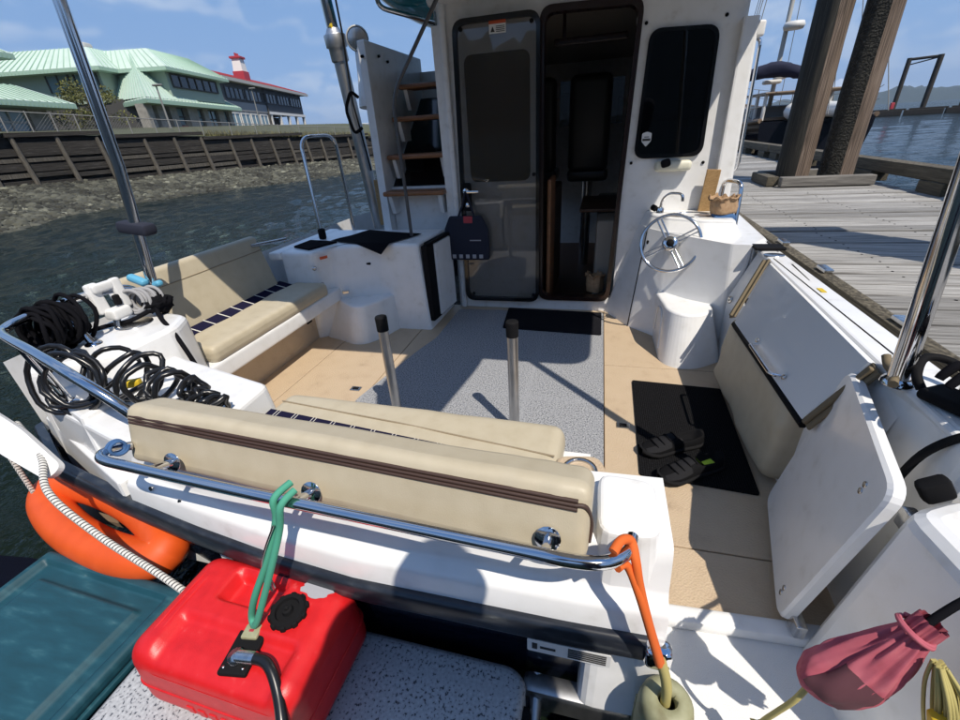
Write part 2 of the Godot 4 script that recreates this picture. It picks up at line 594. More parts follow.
	m.albedo_texture = ntex(74, 0.02, 4, [[0.0, lin(0.60, 0.075, 0.008)], [0.5, lin(0.66, 0.085, 0.009)], [1.0, lin(0.70, 0.10, 0.014)]], 256)
	tri_map(m, Vector3.ONE * 2)
	m = mk("fender", Color.WHITE, 0.6)
	m.albedo_texture = ntex(75, 0.02, 5, [[0.0, lin(0.13, 0.11, 0.045)], [0.4, lin(0.28, 0.275, 0.16)], [1.0, lin(0.38, 0.385, 0.25)]], 256)
	tri_map(m, Vector3.ONE * 3)
	m = mk("bag_red", Color.WHITE, 0.9)
	m.albedo_texture = ntex(76, 0.015, 4, [[0.0, lin(0.26, 0.045, 0.065)], [0.5, lin(0.42, 0.09, 0.125)], [1.0, lin(0.52, 0.15, 0.18)]], 256)
	tri_map(m, Vector3(3, 3, 3))
	mk("bag_mesh", lin(0.10, 0.035, 0.045), 0.95)
	mk("rope_yellow", lin(0.42, 0.36, 0.13), 0.8)
	mk("yellow", lin(0.62, 0.44, 0.02), 0.6)
	mk("rope_green", lin(0.06, 0.30, 0.20), 0.8)
	mk("rope_orange", lin(0.66, 0.12, 0.015), 0.8)
	m = mk("rope_white", Color.WHITE, 0.85)
	m.albedo_texture = twist()
	mk("rope_grey", lin(0.30, 0.30, 0.31), 0.85)
	mk("blue_plastic", lin(0.10, 0.35, 0.52), 0.5)
	mk("blue_rope", lin(0.04, 0.11, 0.26), 0.85)
	mk("white_plastic", lin(0.72, 0.72, 0.71), 0.4)
	mk("cream_plastic", lin(0.70, 0.68, 0.55), 0.4)
	mk("bag_navy", lin(0.012, 0.015, 0.03), 0.9)
	mk("bag_light", lin(0.35, 0.35, 0.38), 0.9)
	m = mk("paper", Color.WHITE, 0.9)
	m.albedo_texture = ntex(77, 0.03, 4, [[0.0, lin(0.28, 0.17, 0.09)], [0.6, lin(0.40, 0.26, 0.15)], [1.0, lin(0.48, 0.33, 0.20)]], 256)
	tri_map(m, Vector3.ONE * 4)
	mk("shoe_black", lin(0.009, 0.009, 0.010), 0.8)
	mk("shoe_grey", lin(0.02, 0.02, 0.022), 0.8)
	mk("shoe_sole", lin(0.014, 0.014, 0.015), 0.8)
	mk("shoe_lime", lin(0.45, 0.62, 0.04), 0.7)
	for k in ["shoe_grey", "shoe_sole", "shoe_black", "rubber", "black_cloth", "black_mat", "mat_plain", "navy_cloth"]: M[k].metallic_specular = 0.12
	mk("sail_blue", lin(0.010, 0.013, 0.035), 0.9)
	mk("hull_black", lin(0.008, 0.009, 0.014), 0.15)
	mk("sail_white", lin(0.62, 0.62, 0.60), 0.5)
	mk("sail_wood", lin(0.16, 0.11, 0.07), 0.5)
	mk("teal_glass", lin(0.03, 0.28, 0.36), 0.12)
	mk("interior", lin(0.34, 0.31, 0.27), 0.7)
	mk("interior_dark", lin(0.11, 0.055, 0.028), 0.5)
	mk("seat_cover", lin(0.05, 0.048, 0.048), 0.3)
	mk("skin", lin(0.45, 0.27, 0.19), 0.6)
	mk("red_ink", lin(0.62, 0.10, 0.03), 0.6)
	mk("ink", lin(0.03, 0.03, 0.03), 0.7)
	# buildings
	m = mk("roof_green", Color.WHITE, 0.45)
	m.albedo_texture = ntex(81, 0.01, 5, [[0.0, lin(0.45, 0.56, 0.48)], [0.5, lin(0.52, 0.63, 0.55)], [1.0, lin(0.56, 0.67, 0.59)]], 256)
	tri_map(m, Vector3.ONE * 0.3)
	mk("rib_green", lin(0.36, 0.52, 0.42), 0.45)
	mk("wall_green", lin(0.30, 0.37, 0.31), 0.8)
	m = mk("stucco", Color.WHITE, 0.9)
	m.albedo_texture = ntex(82, 0.02, 4, [[0.0, lin(0.20, 0.19, 0.17)], [1.0, lin(0.34, 0.325, 0.295)]], 256)
	tri_map(m, Vector3.ONE * 0.4)
	mk("wall_dark", lin(0.06, 0.058, 0.055), 0.9)
	mk("red_paint", lin(0.38, 0.035, 0.05), 0.6)
	mk("roof_red", lin(0.34, 0.05, 0.06), 0.6)
	mk("siding", lin(0.085, 0.09, 0.10), 0.85)
	mk("siding_light", lin(0.30, 0.30, 0.31), 0.85)
	mk("white_paint", lin(0.72, 0.71, 0.68), 0.6)
	mk("trim_grey", lin(0.42, 0.42, 0.40), 0.7)
	mk("pipe_grey", lin(0.22, 0.22, 0.21), 0.6)
	mk("fence_wire", lin(0.14, 0.14, 0.135), 0.6)
	# ground
	m = mk("ground", Color.WHITE, 0.95)
	m.albedo_texture = ntex(91, 0.02, 5, [[0.0, lin(0.035, 0.045, 0.018)], [0.5, lin(0.07, 0.075, 0.035)], [1.0, lin(0.12, 0.115, 0.07)]])
	tri_map(m, Vector3.ONE * 0.2)
	m = mk("rock_bed", Color.WHITE, 0.95)
	m.albedo_texture = ntex(92, 0.03, 5, [[0.0, lin(0.010, 0.011, 0.007)], [0.5, lin(0.03, 0.031, 0.021)], [1.0, lin(0.08, 0.08, 0.06)]])
	tri_map(m, Vector3.ONE * 0.4)
	m = mk("rock", Color.WHITE, 0.95)
	m.vertex_color_use_as_albedo = true
	m = mk("leaf", Color.WHITE, 0.7)
	m.vertex_color_use_as_albedo = true
	mk("bark", lin(0.08, 0.06, 0.045), 0.95)
	m = mk("hill", Color.WHITE, 1.0)
	m.albedo_texture = ntex(93, 0.03, 5, [[0.0, lin(0.018, 0.030, 0.026)], [0.6, lin(0.030, 0.046, 0.042)], [1.0, lin(0.05, 0.07, 0.062)]])
	tri_map(m, Vector3.ONE * 0.012)
	mk("snow", lin(0.6, 0.66, 0.74), 0.9)
	mk("dry_grass", lin(0.16, 0.15, 0.06), 0.95)
	m = mk("water", lin(0.006, 0.011, 0.007), 0.04)
	m.metallic_specular = 0.22
	m.normal_enabled = true
	m.normal_texture = nrm(95, 0.035, 4, 6.0)
	m.normal_scale = 1.2
	tri_map(m, Vector3.ONE * 0.55, true)

# lines along the texture's u, streaked: wood grain (v_dir: along v)
func grain(seed_: int, ramp: Array, v_dir := false) -> ImageTexture:
	var S := 512
	var f := noise(seed_, 1.0, 4)
	var f2 := noise(seed_ + 100, 1.0, 3)
	var g := Gradient.new()
	var offs := PackedFloat32Array()
	var cols := PackedColorArray()
	for r in ramp:
		offs.append(r[0]); cols.append(r[1])
	g.offsets = offs
	g.colors = cols
	var d := PackedByteArray()
	d.resize(S * S * 3)
	for y in S:
		var a := TAU * y / S
		for x in S:
			# periodic in both directions: long waves along the grain, short ones across it
			var b := TAU * x / S
			var w := f2.get_noise_3d(cos(b) * 0.6, sin(b) * 0.6, y * 0.012)
			var t := f.get_noise_3d(cos(b) * 1.1, sin(b) * 1.1 + cos(a) * 14.0, sin(a) * 14.0 + w * 1.5)
			var c := g.sample(clampf(0.5 + t * 0.95 + w * 0.25, 0, 1))
			var k := (x * S + y if v_dir else y * S + x) * 3
			d[k] = c.r8; d[k + 1] = c.g8; d[k + 2] = c.b8
	return ImageTexture.create_from_image(Image.create_from_data(S, S, false, Image.FORMAT_RGB8, d))
func ribs() -> ImageTexture:
	var S := 512
	var im := Image.create(S, S, false, Image.FORMAT_RGB8)
	var f := noise(27, 0.05, 3)
	for y in S:
		for x in S:
			var k := float((x % 16)) / 16.0
			var on := 1.0 if k < 0.6 else 0.35
			if (y / 10 + x / 16) % 2 == 0: on *= 0.75
			var c := (0.012 + 0.02 * maxf(0, f.get_noise_2d(x, y))) * on
			im.set_pixel(x, y, lin(c, c, c * 1.1))
	return ImageTexture.create_from_image(im)
# two-colour braid: dark flecks twisting round a white line, uv runs round and along
func twist() -> ImageTexture:
	var S := 128
	var im := Image.create(S, S, false, Image.FORMAT_RGB8)
	for y in S:
		for x in S:
			var dark := fposmod(float(x) / S * 1.0 + float(y) / S * 2.0, 1.0) < 0.3
			im.set_pixel(x, y, lin(0.03, 0.03, 0.035) if dark else lin(0.62, 0.61, 0.57))
	return ImageTexture.create_from_image(im)

func build_water() -> void:
	# one sheet to the horizon; rings widen with distance so that near ripples are real shapes
	var f1 := noise(101, 0.7, 4)
	var f2 := noise(102, 0.16, 2)
	var mb := MB.new()
	var rows := []
	var r := 0.9
	var NA := 380
	while r < 6000.0:
		var row := PackedVector3Array()
		var cell := maxf(r * 0.0125, r * TAU / NA * 0.6)
		var a1 := 0.062 * clampf(1.2 - cell / 0.55, 0, 1)
		var a2 := 0.09 * clampf(1.2 - cell / 1.6, 0, 1)
		for j in NA:
			var a := PI * 1.25 * (float(j) / (NA - 1) - 0.5)
			var x := sin(a) * r
			var z := -cos(a) * r
			var y := -0.47 + f1.get_noise_2d(x * 1.1 + z * 0.5, z * 2.3 - x * 0.4) * a1 + f2.get_noise_2d(x, z * 1.8) * a2 * 0.5
			row.append(V(x, y, z))
		rows.append(row)
		r *= 1.0125 if r < 400 else 1.1
	mb.grid(rows)
	struct("water", mb, M.water)
	# the rest of the harbour behind the viewer
	mb = MB.new()
	mb.quad(V(-3000, -0.53, -2), V(-3000, -0.53, 3000), V(3000, -0.53, 3000), V(3000, -0.53, -2))
	struct("water", mb, M.water)

# foot of the sea wall, its top and the water's edge, from near to far: [wall x, wall z, top y, foot y, edge x, edge z]
const SHORE := [[-26.6, 6.0, 2.9, 0.7, -17.0, 6.0], [-24.9, -4.0, 2.7, 0.6, -16.2, -2.5], [-23.32, -14.2, 2.39, 0.34, -16.6, -9.2], [-22.75, -17.7, 2.25, 0.13, -18.2, -12.9], [-21.94, -22.7, 2.05, 0.10, -17.2, -16.7], [-20.7, -30.2, 1.75, -0.14, -13.9, -22.9], [-19.4, -37.6, 1.55, -0.3, -10.5, -31.0], [-16.0, -60.0, 1.3, -0.4, -4.0, -58.0]]
func shore_at(t: float) -> Array:
	var i := clampi(int(t), 0, SHORE.size() - 2)
	var k := t - i
	var out := []
	for q in 6: out.append(lerpf(SHORE[i][q], SHORE[i + 1][q], k))
	return out
func build_shore() -> void:
	# ground behind the wall, one sheet back to the hills
	var mb := MB.new()
	var rows := []
	for k in 5:
		var row := PackedVector3Array()
		for i in SHORE.size():
			var s: Array = SHORE[i]
			var x: float = s[0] - [0.1, 8.0, 18.0, 60.0, 900.0][k]
			row.append(V(x, [s[2] - 0.06, lerpf(s[2], 3.1, 0.6), 3.25, 3.3, 3.3][k], s[1]))
		rows.append(row)
	mb.grid(rows)
	struct("ground", mb, M.ground)
	# bed of the rubble slope
	mb = MB.new()
	rows = []
	var nz := noise(111, 0.5, 3)
	for k in 9:
		var row := PackedVector3Array()
		for j in 141:
			var s := shore_at(float(j) / 20.0)
			var t := float(k) / 8
			var x: float = lerpf(s[0] - 0.4, s[4] + 1.2, t)
			var z: float = lerpf(s[1], s[5], t)
			row.append(V(x, lerpf(s[3] + 0.12, -0.75, t) + nz.get_noise_2d(x * 2, z * 2) * 0.12, z))
		rows.append(row)
	mb.grid(rows)
	struct("beach", mb, M.rock_bed)
	# rocks: nobody could count them
	var rk := MB.new()
	var nr := noise(112, 0.9, 2)
	rk.blob(Vector3.ZERO, Vector3.ONE, func(d: Vector3): return d * (1.0 + nr.get_noise_3dv(d * 1.4) * 0.7), 9, 6)
	var mm := MultiMesh.new()
	mm.transform_format = MultiMesh.TRANSFORM_3D
	mm.use_colors = true
	mm.mesh = rk.mesh()
	var N := 20000
	mm.instance_count = N
	for i in N:
		var s := shore_at(rng.randf_range(1.6, 6.3))
		var t := rng.randf()
		var x: float = lerpf(s[0] + 0.1, s[4] + 0.1, t)
		var z: float = lerpf(s[1], s[5], t)
		var sz := rng.randf_range(0.045, 0.11) * (1.0 if rng.randf() < 0.88 else 1.8)
		var b := Basis.from_euler(V(rng.randf() * TAU, rng.randf() * TAU, rng.randf() * TAU)).scaled(V(sz, sz * rng.randf_range(0.5, 0.8), sz))
		mm.set_instance_transform(i, Transform3D(b, V(x, lerpf(s[3] + 0.1, -0.62, t), z)))
		var c := rng.randf_range(0.025, 0.10) * (2.2 if rng.randf() < 0.12 else 1.0)
		# weed and silt darken stones here and there
		if nz.get_noise_2d(x * 0.6, z * 0.6) > 0.12: c *= 0.55
		mm.set_instance_color(i, Color(c, c * 1.0, c * 0.76))
	var mi := MultiMeshInstance3D.new()
	mi.name = "rubble"
	mi.multimesh = mm
	mi.material_override = M.rock
	add_child(mi)
	tag(mi, "grey green rubble stones sloping into the water below the wall", "rubble", "", "stuff")
	# sea wall: sheeting, horizontal planks, posts, cap
	var wall := thing("sea_wall", "dark timber sea wall with upright posts above the rubble beach", "wall", V(-22, 0, -22))
	mb = MB.new()
	for i in SHORE.size() - 1:
		var a: Array = SHORE[i]
		var b: Array = SHORE[i + 1]
		mb.quad(V(a[0] - 0.12, a[3] - 0.6, a[1]), V(b[0] - 0.12, b[3] - 0.6, b[1]), V(b[0] - 0.12, b[2] - 0.1, b[1]), V(a[0] - 0.12, a[2] - 0.1, a[1]))
	part("backing", mb, M.wall_wood, wall)
	var posts := []
	var t := 1.15
	while t < 6.25:
		posts.append(t)
		var s := shore_at(t)
		var s2 := shore_at(t + 0.05)
		var sp := Vector2(s2[0] - s[0], s2[1] - s[1]).length() / 0.05
		t += 1.55 / sp
	for i in posts.size():
		var s := shore_at(posts[i])
		mb = MB.new()
		mb.tube([V(s[0] + 0.42, s[3] - 0.35, s[1] + rng.randf_range(-0.05, 0.05)), V(s[0] + 0.22, (s[2] + s[3]) / 2, s[1]), V(s[0] + 0.10, s[2] - 0.16 + rng.randf_range(-0.06, 0.06), s[1])], 0.105, 7, false, 0.085)
		part("post", mb, M.wall_post, wall)
		if i < posts.size() - 1:
			var e := shore_at(posts[i + 1])
			for k in 6:
				var f := (float(k) + 0.5) / 6.0
				var h: float = [0.13, 0.17, 0.28, 0.15, 0.26, 0.3][k]
				var pa := V(s[0] + 0.03 + 0.10 * (1 - f), lerpf(s[3] + 0.05, s[2] - 0.3, f), s[1])
				var pb := V(e[0] + 0.03 + 0.10 * (1 - f), lerpf(e[3] + 0.05, e[2] - 0.3, f), e[1])
				var d := (pb - pa)
				if rng.randf() < 0.08: continue
				var bs := Basis(V(0.0, 0.0, 1.0).cross(Vector3.UP), Vector3.UP, V(0, 0, 1))
				bs = Basis(Vector3.UP.cross(d.normalized()).normalized(), Vector3.UP, d.normalized()).orthonormalized()
				mb = MB.new()
				mb.box((pa + pb) / 2 + V(0, rng.randf_range(-0.03, 0.03), 0), V(0.1 + rng.randf() * 0.05, h, d.length() * 0.99), bs)
				part("plank", mb, M.wall_post if k in [1, 3] and rng.randf() < 0.55 else M.wall_wood, wall)
	mb = MB.new()
	for i in range(1, 7):
		var a := V(SHORE[i][0], SHORE[i][2], SHORE[i][1])
		var b := V(SHORE[i + 1][0], SHORE[i + 1][2], SHORE[i + 1][1])
		var d := b - a
		mb.box((a + b) / 2 + V(0.02, -0.02, 0), V(0.4, 0.16, d.length() * 0.999), Basis(Vector3.UP.cross(d.normalized()).normalized(), Vector3.UP, d.normalized()).orthonormalized())
	part("cap_beam", mb, M.wall_wood, wall)
	# wire fence on the wall
	var fence := thing("wire_fence", "chain link fence with steel posts along the top of the sea wall", "fence", V(-22, 2.3, -20))
	var wires := MB.new()
	var rail := MB.new()
	var top := []
	t = 1.6
	var last := []
	while t < 5.9:
		var s := shore_at(t)
		var P := V(s[0] - 0.12, s[2] + 0.02, s[1])
		var hh := lerpf(0.78, 0.55, clampf((t - 2) / 4.0, 0, 1))
		mb = MB.new()
		mb.tube([P + V(0, -0.05, 0), P + V(0, hh + 0.05, 0)], 0.028, 6)
		part("post", mb, M.pipe_grey, fence)
		top.append(P + V(0, hh, 0))
		if last:
			var A: Vector3 = last[0]
			var n := int((P - A).length() / 0.11)
			for i in n:
				for dirr in [1, -1]:
					var k0 := float(i) / n
					var k1 := clampf(k0 + dirr * hh / (P - A).length(), 0, 1)
					var y1: float = absf(k1 - k0) * (P - A).length() / hh
					var p0 := A.lerp(P, k0)
					var p1 := A.lerp(P, k1) + V(0, hh * y1, 0)
					wires.tube([p0 + V(0, 0.03, 0), p1], 0.0055, 3)
		last = [P]
		t += 2.2 / 9.0
	rail.tube(top, 0.02, 5)
	part("top_rail", rail, M.pipe_grey, fence)
	var w := part("wire_mesh", wires, M.fence_wire, fence)
	w.set_meta("kind", "stuff")
	# dry grass along the wall further off
	var g := MB.new()
	for i in 2600:
		var s := shore_at(rng.randf_range(4.1, 6.4))
		var p := V(s[0] - rng.randf_range(0.2, 1.4), s[2] - 0.1, s[1])
		var hgt := rng.randf_range(0.15, 0.5)
		var a := rng.randf() * TAU
		var d := V(cos(a), 0, sin(a)) * 0.06
		g.tri(p - d, p + d, p + V(rng.randf_range(-0.15, 0.15), hgt, rng.randf_range(-0.15, 0.15)))
	var gm := struct("grass", g, M.dry_grass)
	tag(gm, "dry grass tufts along the top of the sea wall", "grass", "", "stuff")
	# lamp posts
	lamp_post(V(-28.2, 2.7, -26.9), 2.4, "tall street lamp with flat head by the nearer green roofed corner")
	lamp_post(V(-36.1, 2.9, -46.0), 3.7, "slim street lamp standing before the red roofed building")
	# shrub between the green roofed buildings, tree at the far end
	tree("shrub", "yellow green bushy tree between the two green roofed buildings", V(-36.6, 2.9, -28.6), 3.2, 2.3, Color(0.11, 0.115, 0.025), 2600, 0.11)
	tree("pine_tree", "dark green tree beyond the far end of the sea wall", V(-27.5, 1.6, -76.0), 6.5, 3.0, Color(0.022, 0.045, 0.02), 2200, 0.24)
	tree("pine_tree", "lower dark tree left of the far shore tree", V(-33.0, 1.6, -80.0), 3.0, 2.2, Color(0.03, 0.05, 0.022), 1200, 0.24)
	# far white railing
	var fr := thing("railing", "white railing at the far end of the shore walkway", "railing", V(-27, 1.6, -60))
	mb = MB.new()
	for k in 3: mb.tube([V(-36, 2.2 + k * 0.5, -62), V(-23.5, 2.0 + k * 0.45, -62)], 0.05, 5)
	part("rail", mb, M.white_paint, fr)
	for i in 7:
		mb = MB.new()
		mb.tube([V(-36 + i * 2.08, 1.3, -62), V(-36 + i * 2.08, 3.1, -62)], 0.06, 5)
		part("post", mb, M.white_paint, fr)
func lamp_post(at: Vector3, h: float, label: String) -> void:
	var L := thing("street_lamp", label, "street lamp", at, "street lamps on the shore walkway")
	var mb := MB.new()
	mb.tube([at, at + V(0, h * 0.5, 0), at + V(0, h, 0)], 0.07, 7, false, 0.045)
	part("pole", mb, M.pipe_grey, L)
	mb = MB.new()
	mb.rbox(at + V(0.1, h + 0.06, 0.0), V(0.6, 0.12, 0.3), 0.05)
	part("lamp_head", mb, M.pipe_grey, L)
	mb = MB.new()
	mb.lathe([Vector2(0.14, 0), Vector2(0.14, 0.05), Vector2(0.0, 0.05)], 10, Transform3D(Basis(), at), true)
	part("foot_plate", mb, M.pipe_grey, L)
func tree(called: String, label: String, at: Vector3, h: float, r: float, col: Color, leaves: int, leaf: float) -> void:
	var T := thing(called, label, "tree", at)
	var mb := MB.new()
	mb.tube([at, at + V(0.05, h * 0.5, 0), at + V(0, h * 0.92, 0.1)], 0.1 * r * 0.6, 7, false, 0.03)
	for i in 9:
		var a := rng.randf() * TAU
		var y := h * rng.randf_range(0.25, 0.75)
		mb.tube([at + V(0, y, 0), at + V(cos(a) * r * 0.7, y + h * 0.14, sin(a) * r * 0.7)], 0.05, 5, false, 0.015)
	part("trunk", mb, M.bark, T)
	var clumps := []
	for i in 26:
		var a := rng.randf() * TAU
		var k := rng.randf()
		var y := h * lerpf(0.18, 0.95, k)
		var rr := r * (1.0 - 0.6 * k) * sqrt(rng.randf())
		clumps.append([V(cos(a) * rr, y, sin(a) * rr), rng.randf_range(0.22, 0.42) * r, rng.randf_range(0.6, 1.35)])
	var mm := MultiMesh.new()
	mm.transform_format = MultiMesh.TRANSFORM_3D
	mm.use_colors = true
	var lf := MB.new()
	lf.tri(V(-0.5, 0, 0), V(0, 0.15, 0.5), V(0, 0, -0.5))
	lf.tri(V(0, 0.15, 0.5), V(0.5, 0, 0), V(0, 0, -0.5))
	mm.mesh = lf.mesh()
	mm.instance_count = leaves
	for i in leaves:
		var c: Array = clumps[rng.randi() % clumps.size()]
		var d: Vector3 = V(rng.randfn(), rng.randfn(), rng.randfn()).normalized() * pow(rng.randf(), 0.4) * c[1]
		d.y *= 0.7
		var s := leaf * rng.randf_range(0.7, 1.5)
		mm.set_instance_transform(i, Transform3D(Basis.from_euler(V(rng.randf() * TAU, rng.randf() * TAU, rng.randf() * TAU)).scaled(Vector3.ONE * s), c[0] + d))
		var b: float = c[2] * rng.randf_range(0.75, 1.25)
		mm.set_instance_color(i, Color(col.r * b, col.g * b, col.b * b))
	var mi := MultiMeshInstance3D.new()
	mi.name = "crown"
	mi.multimesh = mm
	mi.material_override = M.leaf
	mi.set_meta("kind", "stuff")
	T.add_child(mi)

# local frame of a harbour front building: x along the facade (away from the viewer), y up, z toward the water
func front(o: Vector3) -> Transform3D:
	var f := V(-0.262, 0, -0.965).normalized()
	return Transform3D(Basis(f, Vector3.UP, f.cross(Vector3.UP)), o)
func lb(called: String, xf: Transform3D, m: Material, parent: Node3D, x0: float, x1: float, y0: float, y1: float, z0: float, z1: float) -> MeshInstance3D:
	var mb := MB.new()
	mb.xf = xf
	mb.bx(x0, x1, y0, y1, z0, z1)
	return part(called, mb, m, parent)
# sloping metal roof between an eave rectangle and a smaller top rectangle, with standing seams
func seam_roof(called: String, xf: Transform3D, parent: Node3D, e: Array, t: Array, y0: float, y1: float, fascia := 0.28) -> void:
	var mb := MB.new()
	mb.xf = xf
	var E := []
	var T := []
	for i in e.size():
		E.append(V(e[i].x, y0, e[i].y))
		T.append(V(t[i].x, y1, t[i].y))
	for i in e.size():
		var j := (i + 1) % e.size()
		mb.quad(E[i], E[j], T[j], T[i])
	mb._cap(T)
	var r := part(called, mb, M.roof_green, parent)
	mb = MB.new()
	mb.xf = xf
	for i in e.size():
		var j := (i + 1) % e.size()
		var n := int((E[j] - E[i]).length() / 0.55)
		for k in range(1, n):
			var f := float(k) / n
			var a: Vector3 = E[i].lerp(E[j], f)
			var b: Vector3 = T[i].lerp(T[j], f)
			var d := (b - a)
			var side: Vector3 = (E[j] - E[i]).normalized()
			var up := side.cross(d).normalized()
			if up.y < 0: up = -up
			mb.quad(a - side * 0.03, a + side * 0.03, b + side * 0.03 + up * 0.05, b - side * 0.03 + up * 0.05)
			mb.quad(a - side * 0.03, a - side * 0.03 + up * 0.05, b - side * 0.03 + up * 0.05, b - side * 0.03)
			mb.quad(a + side * 0.03, a + side * 0.03 + up * 0.05, b + side * 0.03 + up * 0.05, b + side * 0.03)
	var s := part("roof_seam", mb, M.rib_green, r)
	s.set_meta("kind", "stuff")
	# fascia: ribbed band under the eave and the soffit
	mb = MB.new()
	mb.xf = xf
	for i in e.size():
		var j := (i + 1) % e.size()
		var dn := V(0, -fascia, 0)
		mb.quad(E[i] + dn, E[j] + dn, E[j] + V(0, -0.01, 0), E[i] + V(0, -0.01, 0))
		var n := int((E[j] - E[i]).length() / 0.3)
		for k in n:
			var a: Vector3 = E[i].lerp(E[j], (k + 0.25) / n)
			var b: Vector3 = E[i].lerp(E[j], (k + 0.7) / n)
			var out: Vector3 = (E[j] - E[i]).cross(Vector3.UP).normalized() * 0.05
			if out.dot((E[i] + E[j]) / 2 - (T[i] + T[j]) / 2) < 0: out = -out
			mb.quad(a + dn + out, b + dn + out, b + out - V(0, 0.05, 0), a + out - V(0, 0.05, 0))
	var S := []
	for p in E: S.append(p + V(0, -fascia, 0))
	mb._cap(S)
	part("fascia", mb, M.rib_green, r)
func house_window(xf: Transform3D, parent: Node3D, x0: float, x1: float, y0: float, y1: float, z: float, nx: int, ny: int, glass: Material, frame_m: Material) -> void:
	var mb := MB.new()
	mb.xf = xf
	mb.bx(x0, x1, y0, y1, z - 0.08, z + 0.0)
	var w := part("window", mb, glass, parent)
	mb = MB.new()
	mb.xf = xf
	var b := 0.055
	for i in nx + 1:
		var x := lerpf(x0, x1, float(i) / nx)
		mb.bx(x - b, x + b, y0 - b, y1 + b, z - 0.02, z + 0.07)
	for i in ny + 1:
		var y := lerpf(y0, y1, float(i) / ny)
		mb.bx(x0 + b, x1 - b, y - b, y + b, z - 0.02, z + 0.065)
	part("window_frame", mb, frame_m, w)
func build_buildings() -> void:
	var g := 3.2
	# ---- large green roofed building
	var xf := front(V(-38.0, 0, -36.5))
	var B := thing("harbour_building", "large building with stepped pale green metal roofs and a pyramid corner", "building", V(-42, g, -42))
	lb("ground_floor_wall", xf, M.wall_dark, B, -0.9, 12.6, g - 0.6, 5.6, -16, -0.7)
	for k in 6:
		var s: float = [-0.8, 1.0, 4.4, 6.6, 9.6, 11.9][k]
		lb("pier", xf, M.stucco, B, s, s + [0.9, 1.1, 1.2, 1.0, 1.3, 0.9][k], g - 0.3, 5.15, -1.25, -0.35)
	house_window(xf, B, 2.35, 4.2, g + 0.25, 4.9, -0.6, 2, 2, M.house_glass, M.wall_dark)
	house_window(xf, B, 5.7, 6.5, g + 0.25, 4.9, -0.6, 1, 2, M.house_glass, M.wall_dark)
	house_window(xf, B, 7.7, 9.4, g + 0.05, 4.9, -0.6, 2, 2, M.house_glass, M.wall_dark)
	house_window(xf, B, 10.7, 11.7, g + 0.25, 4.9, -0.6, 1, 2, M.house_glass, M.wall_dark)
	lb("red_sill", xf, M.red_paint, B, 2.3, 4.3, g - 0.05, g + 0.22, -0.7, -0.5)
	lb("red_sill", xf, M.red_paint, B, 9.45, 10.6, g - 0.05, g + 0.22, -0.7, -0.5)
	# corner pavilion with the pyramid roof
	var pav := [Vector2(-3.4, 0.7), Vector2(13.4, 0.6), Vector2(13.4, -10), Vector2(1.4, -10.0), Vector2(1.4, -6.4)]
	var pavt := [Vector2(2.0, -2.75), Vector2(12.2, -1.0), Vector2(12.2, -9), Vector2(4.2, -9.0), Vector2(3.6, -5.0)]
	var low := MB.new()
	seam_roof("skirt_roof", xf, B, pav, [Vector2(-0.2, -1.6), Vector2(12.6, -1.3), Vector2(12.6, -9.5), Vector2(2.4, -9.5), Vector2(2.4, -5.6)], 5.3, 6.35, 0.32)
	low.xf = xf
	var ap := V(2.0, 9.3, -2.8)
	var base := [V(-3.1, 5.42, 0.55), V(4.9, 5.42, 0.45), V(6.0, 6.3, -7), V(1.2, 5.6, -6.2)]
	for i in 4: low.tri(base[i], base[(i + 1) % 4], ap)
	var pyr := part("pyramid_roof", low, M.roof_green, B)
	var ribs_ := MB.new()
	ribs_.xf = xf
	for i in 4:
		var nrib := 14
		for k in nrib + 1:
			var a: Vector3 = base[i].lerp(base[(i + 1) % 4], float(k) / nrib)
			var n: Vector3 = (base[(i + 1) % 4] - base[i]).cross(ap - base[i]).normalized()
			if n.y < 0: n = -n
			var kk := absf(float(k) / nrib - 0.5) * 2.0
			var b: Vector3 = a.lerp(ap, 1.0)
			ribs_.tube([a + n * 0.02, b + n * 0.02], 0.03, 4)
	var rs := part("roof_seam", ribs_, M.rib_green, pyr)
	rs.set_meta("kind", "stuff")
	for k in 3:
		var s: float = [-2.4, -0.4, 3.9][k]
		lb("porch_pier", xf, M.stucco, B, s - 0.45, s + 0.45, g - 0.4, 5.0, -0.6 - [0.2, 1.9, 0.3][k], 0.2 - [0.2, 1.9, 0.3][k])
	# upper storeys
	lb("upper_wall", xf, M.wall_green, B, 1.2, 10.6, 5.6, 7.7, -11.0, 0.25)
	house_window(xf, B, 1.75, 9.6, 6.5, 7.5, 0.3, 6, 1, M.house_glass_dark, M.wall_dark)
	seam_roof("upper_roof", xf, B, [Vector2(0.36, 0.95), Vector2(11.4, 0.95), Vector2(11.4, -11.6), Vector2(0.36, -11.6)], [Vector2(2.2, -1.3), Vector2(8.9, -1.3), Vector2(8.9, -10), Vector2(2.2, -10)], 7.9, 9.55)
	lb("upper_wall", xf, M.wall_green, B, -1.0, 6.0, 5.4, 7.7, -13.0, -4.0)
	var xl := xf * Transform3D(Basis(Vector3.UP, PI / 2), Vector3.ZERO)
	for k in 2:
		var gl := MB.new()
		gl.xf = xf
		gl.bx(-1.04, -0.96, 6.35, 7.5, -6.2 - k * 2.4, -4.3 - k * 2.4)
		var w := part("window", gl, M.house_glass, B)
		for q in 3:
			gl = MB.new()
			gl.xf = xf
			gl.bx(-1.1, -0.95, 6.3, 7.55, -6.25 - k * 2.4 + q * 0.95, -6.13 - k * 2.4 + q * 0.95)
			part("mullion", gl, M.wall_dark, w)
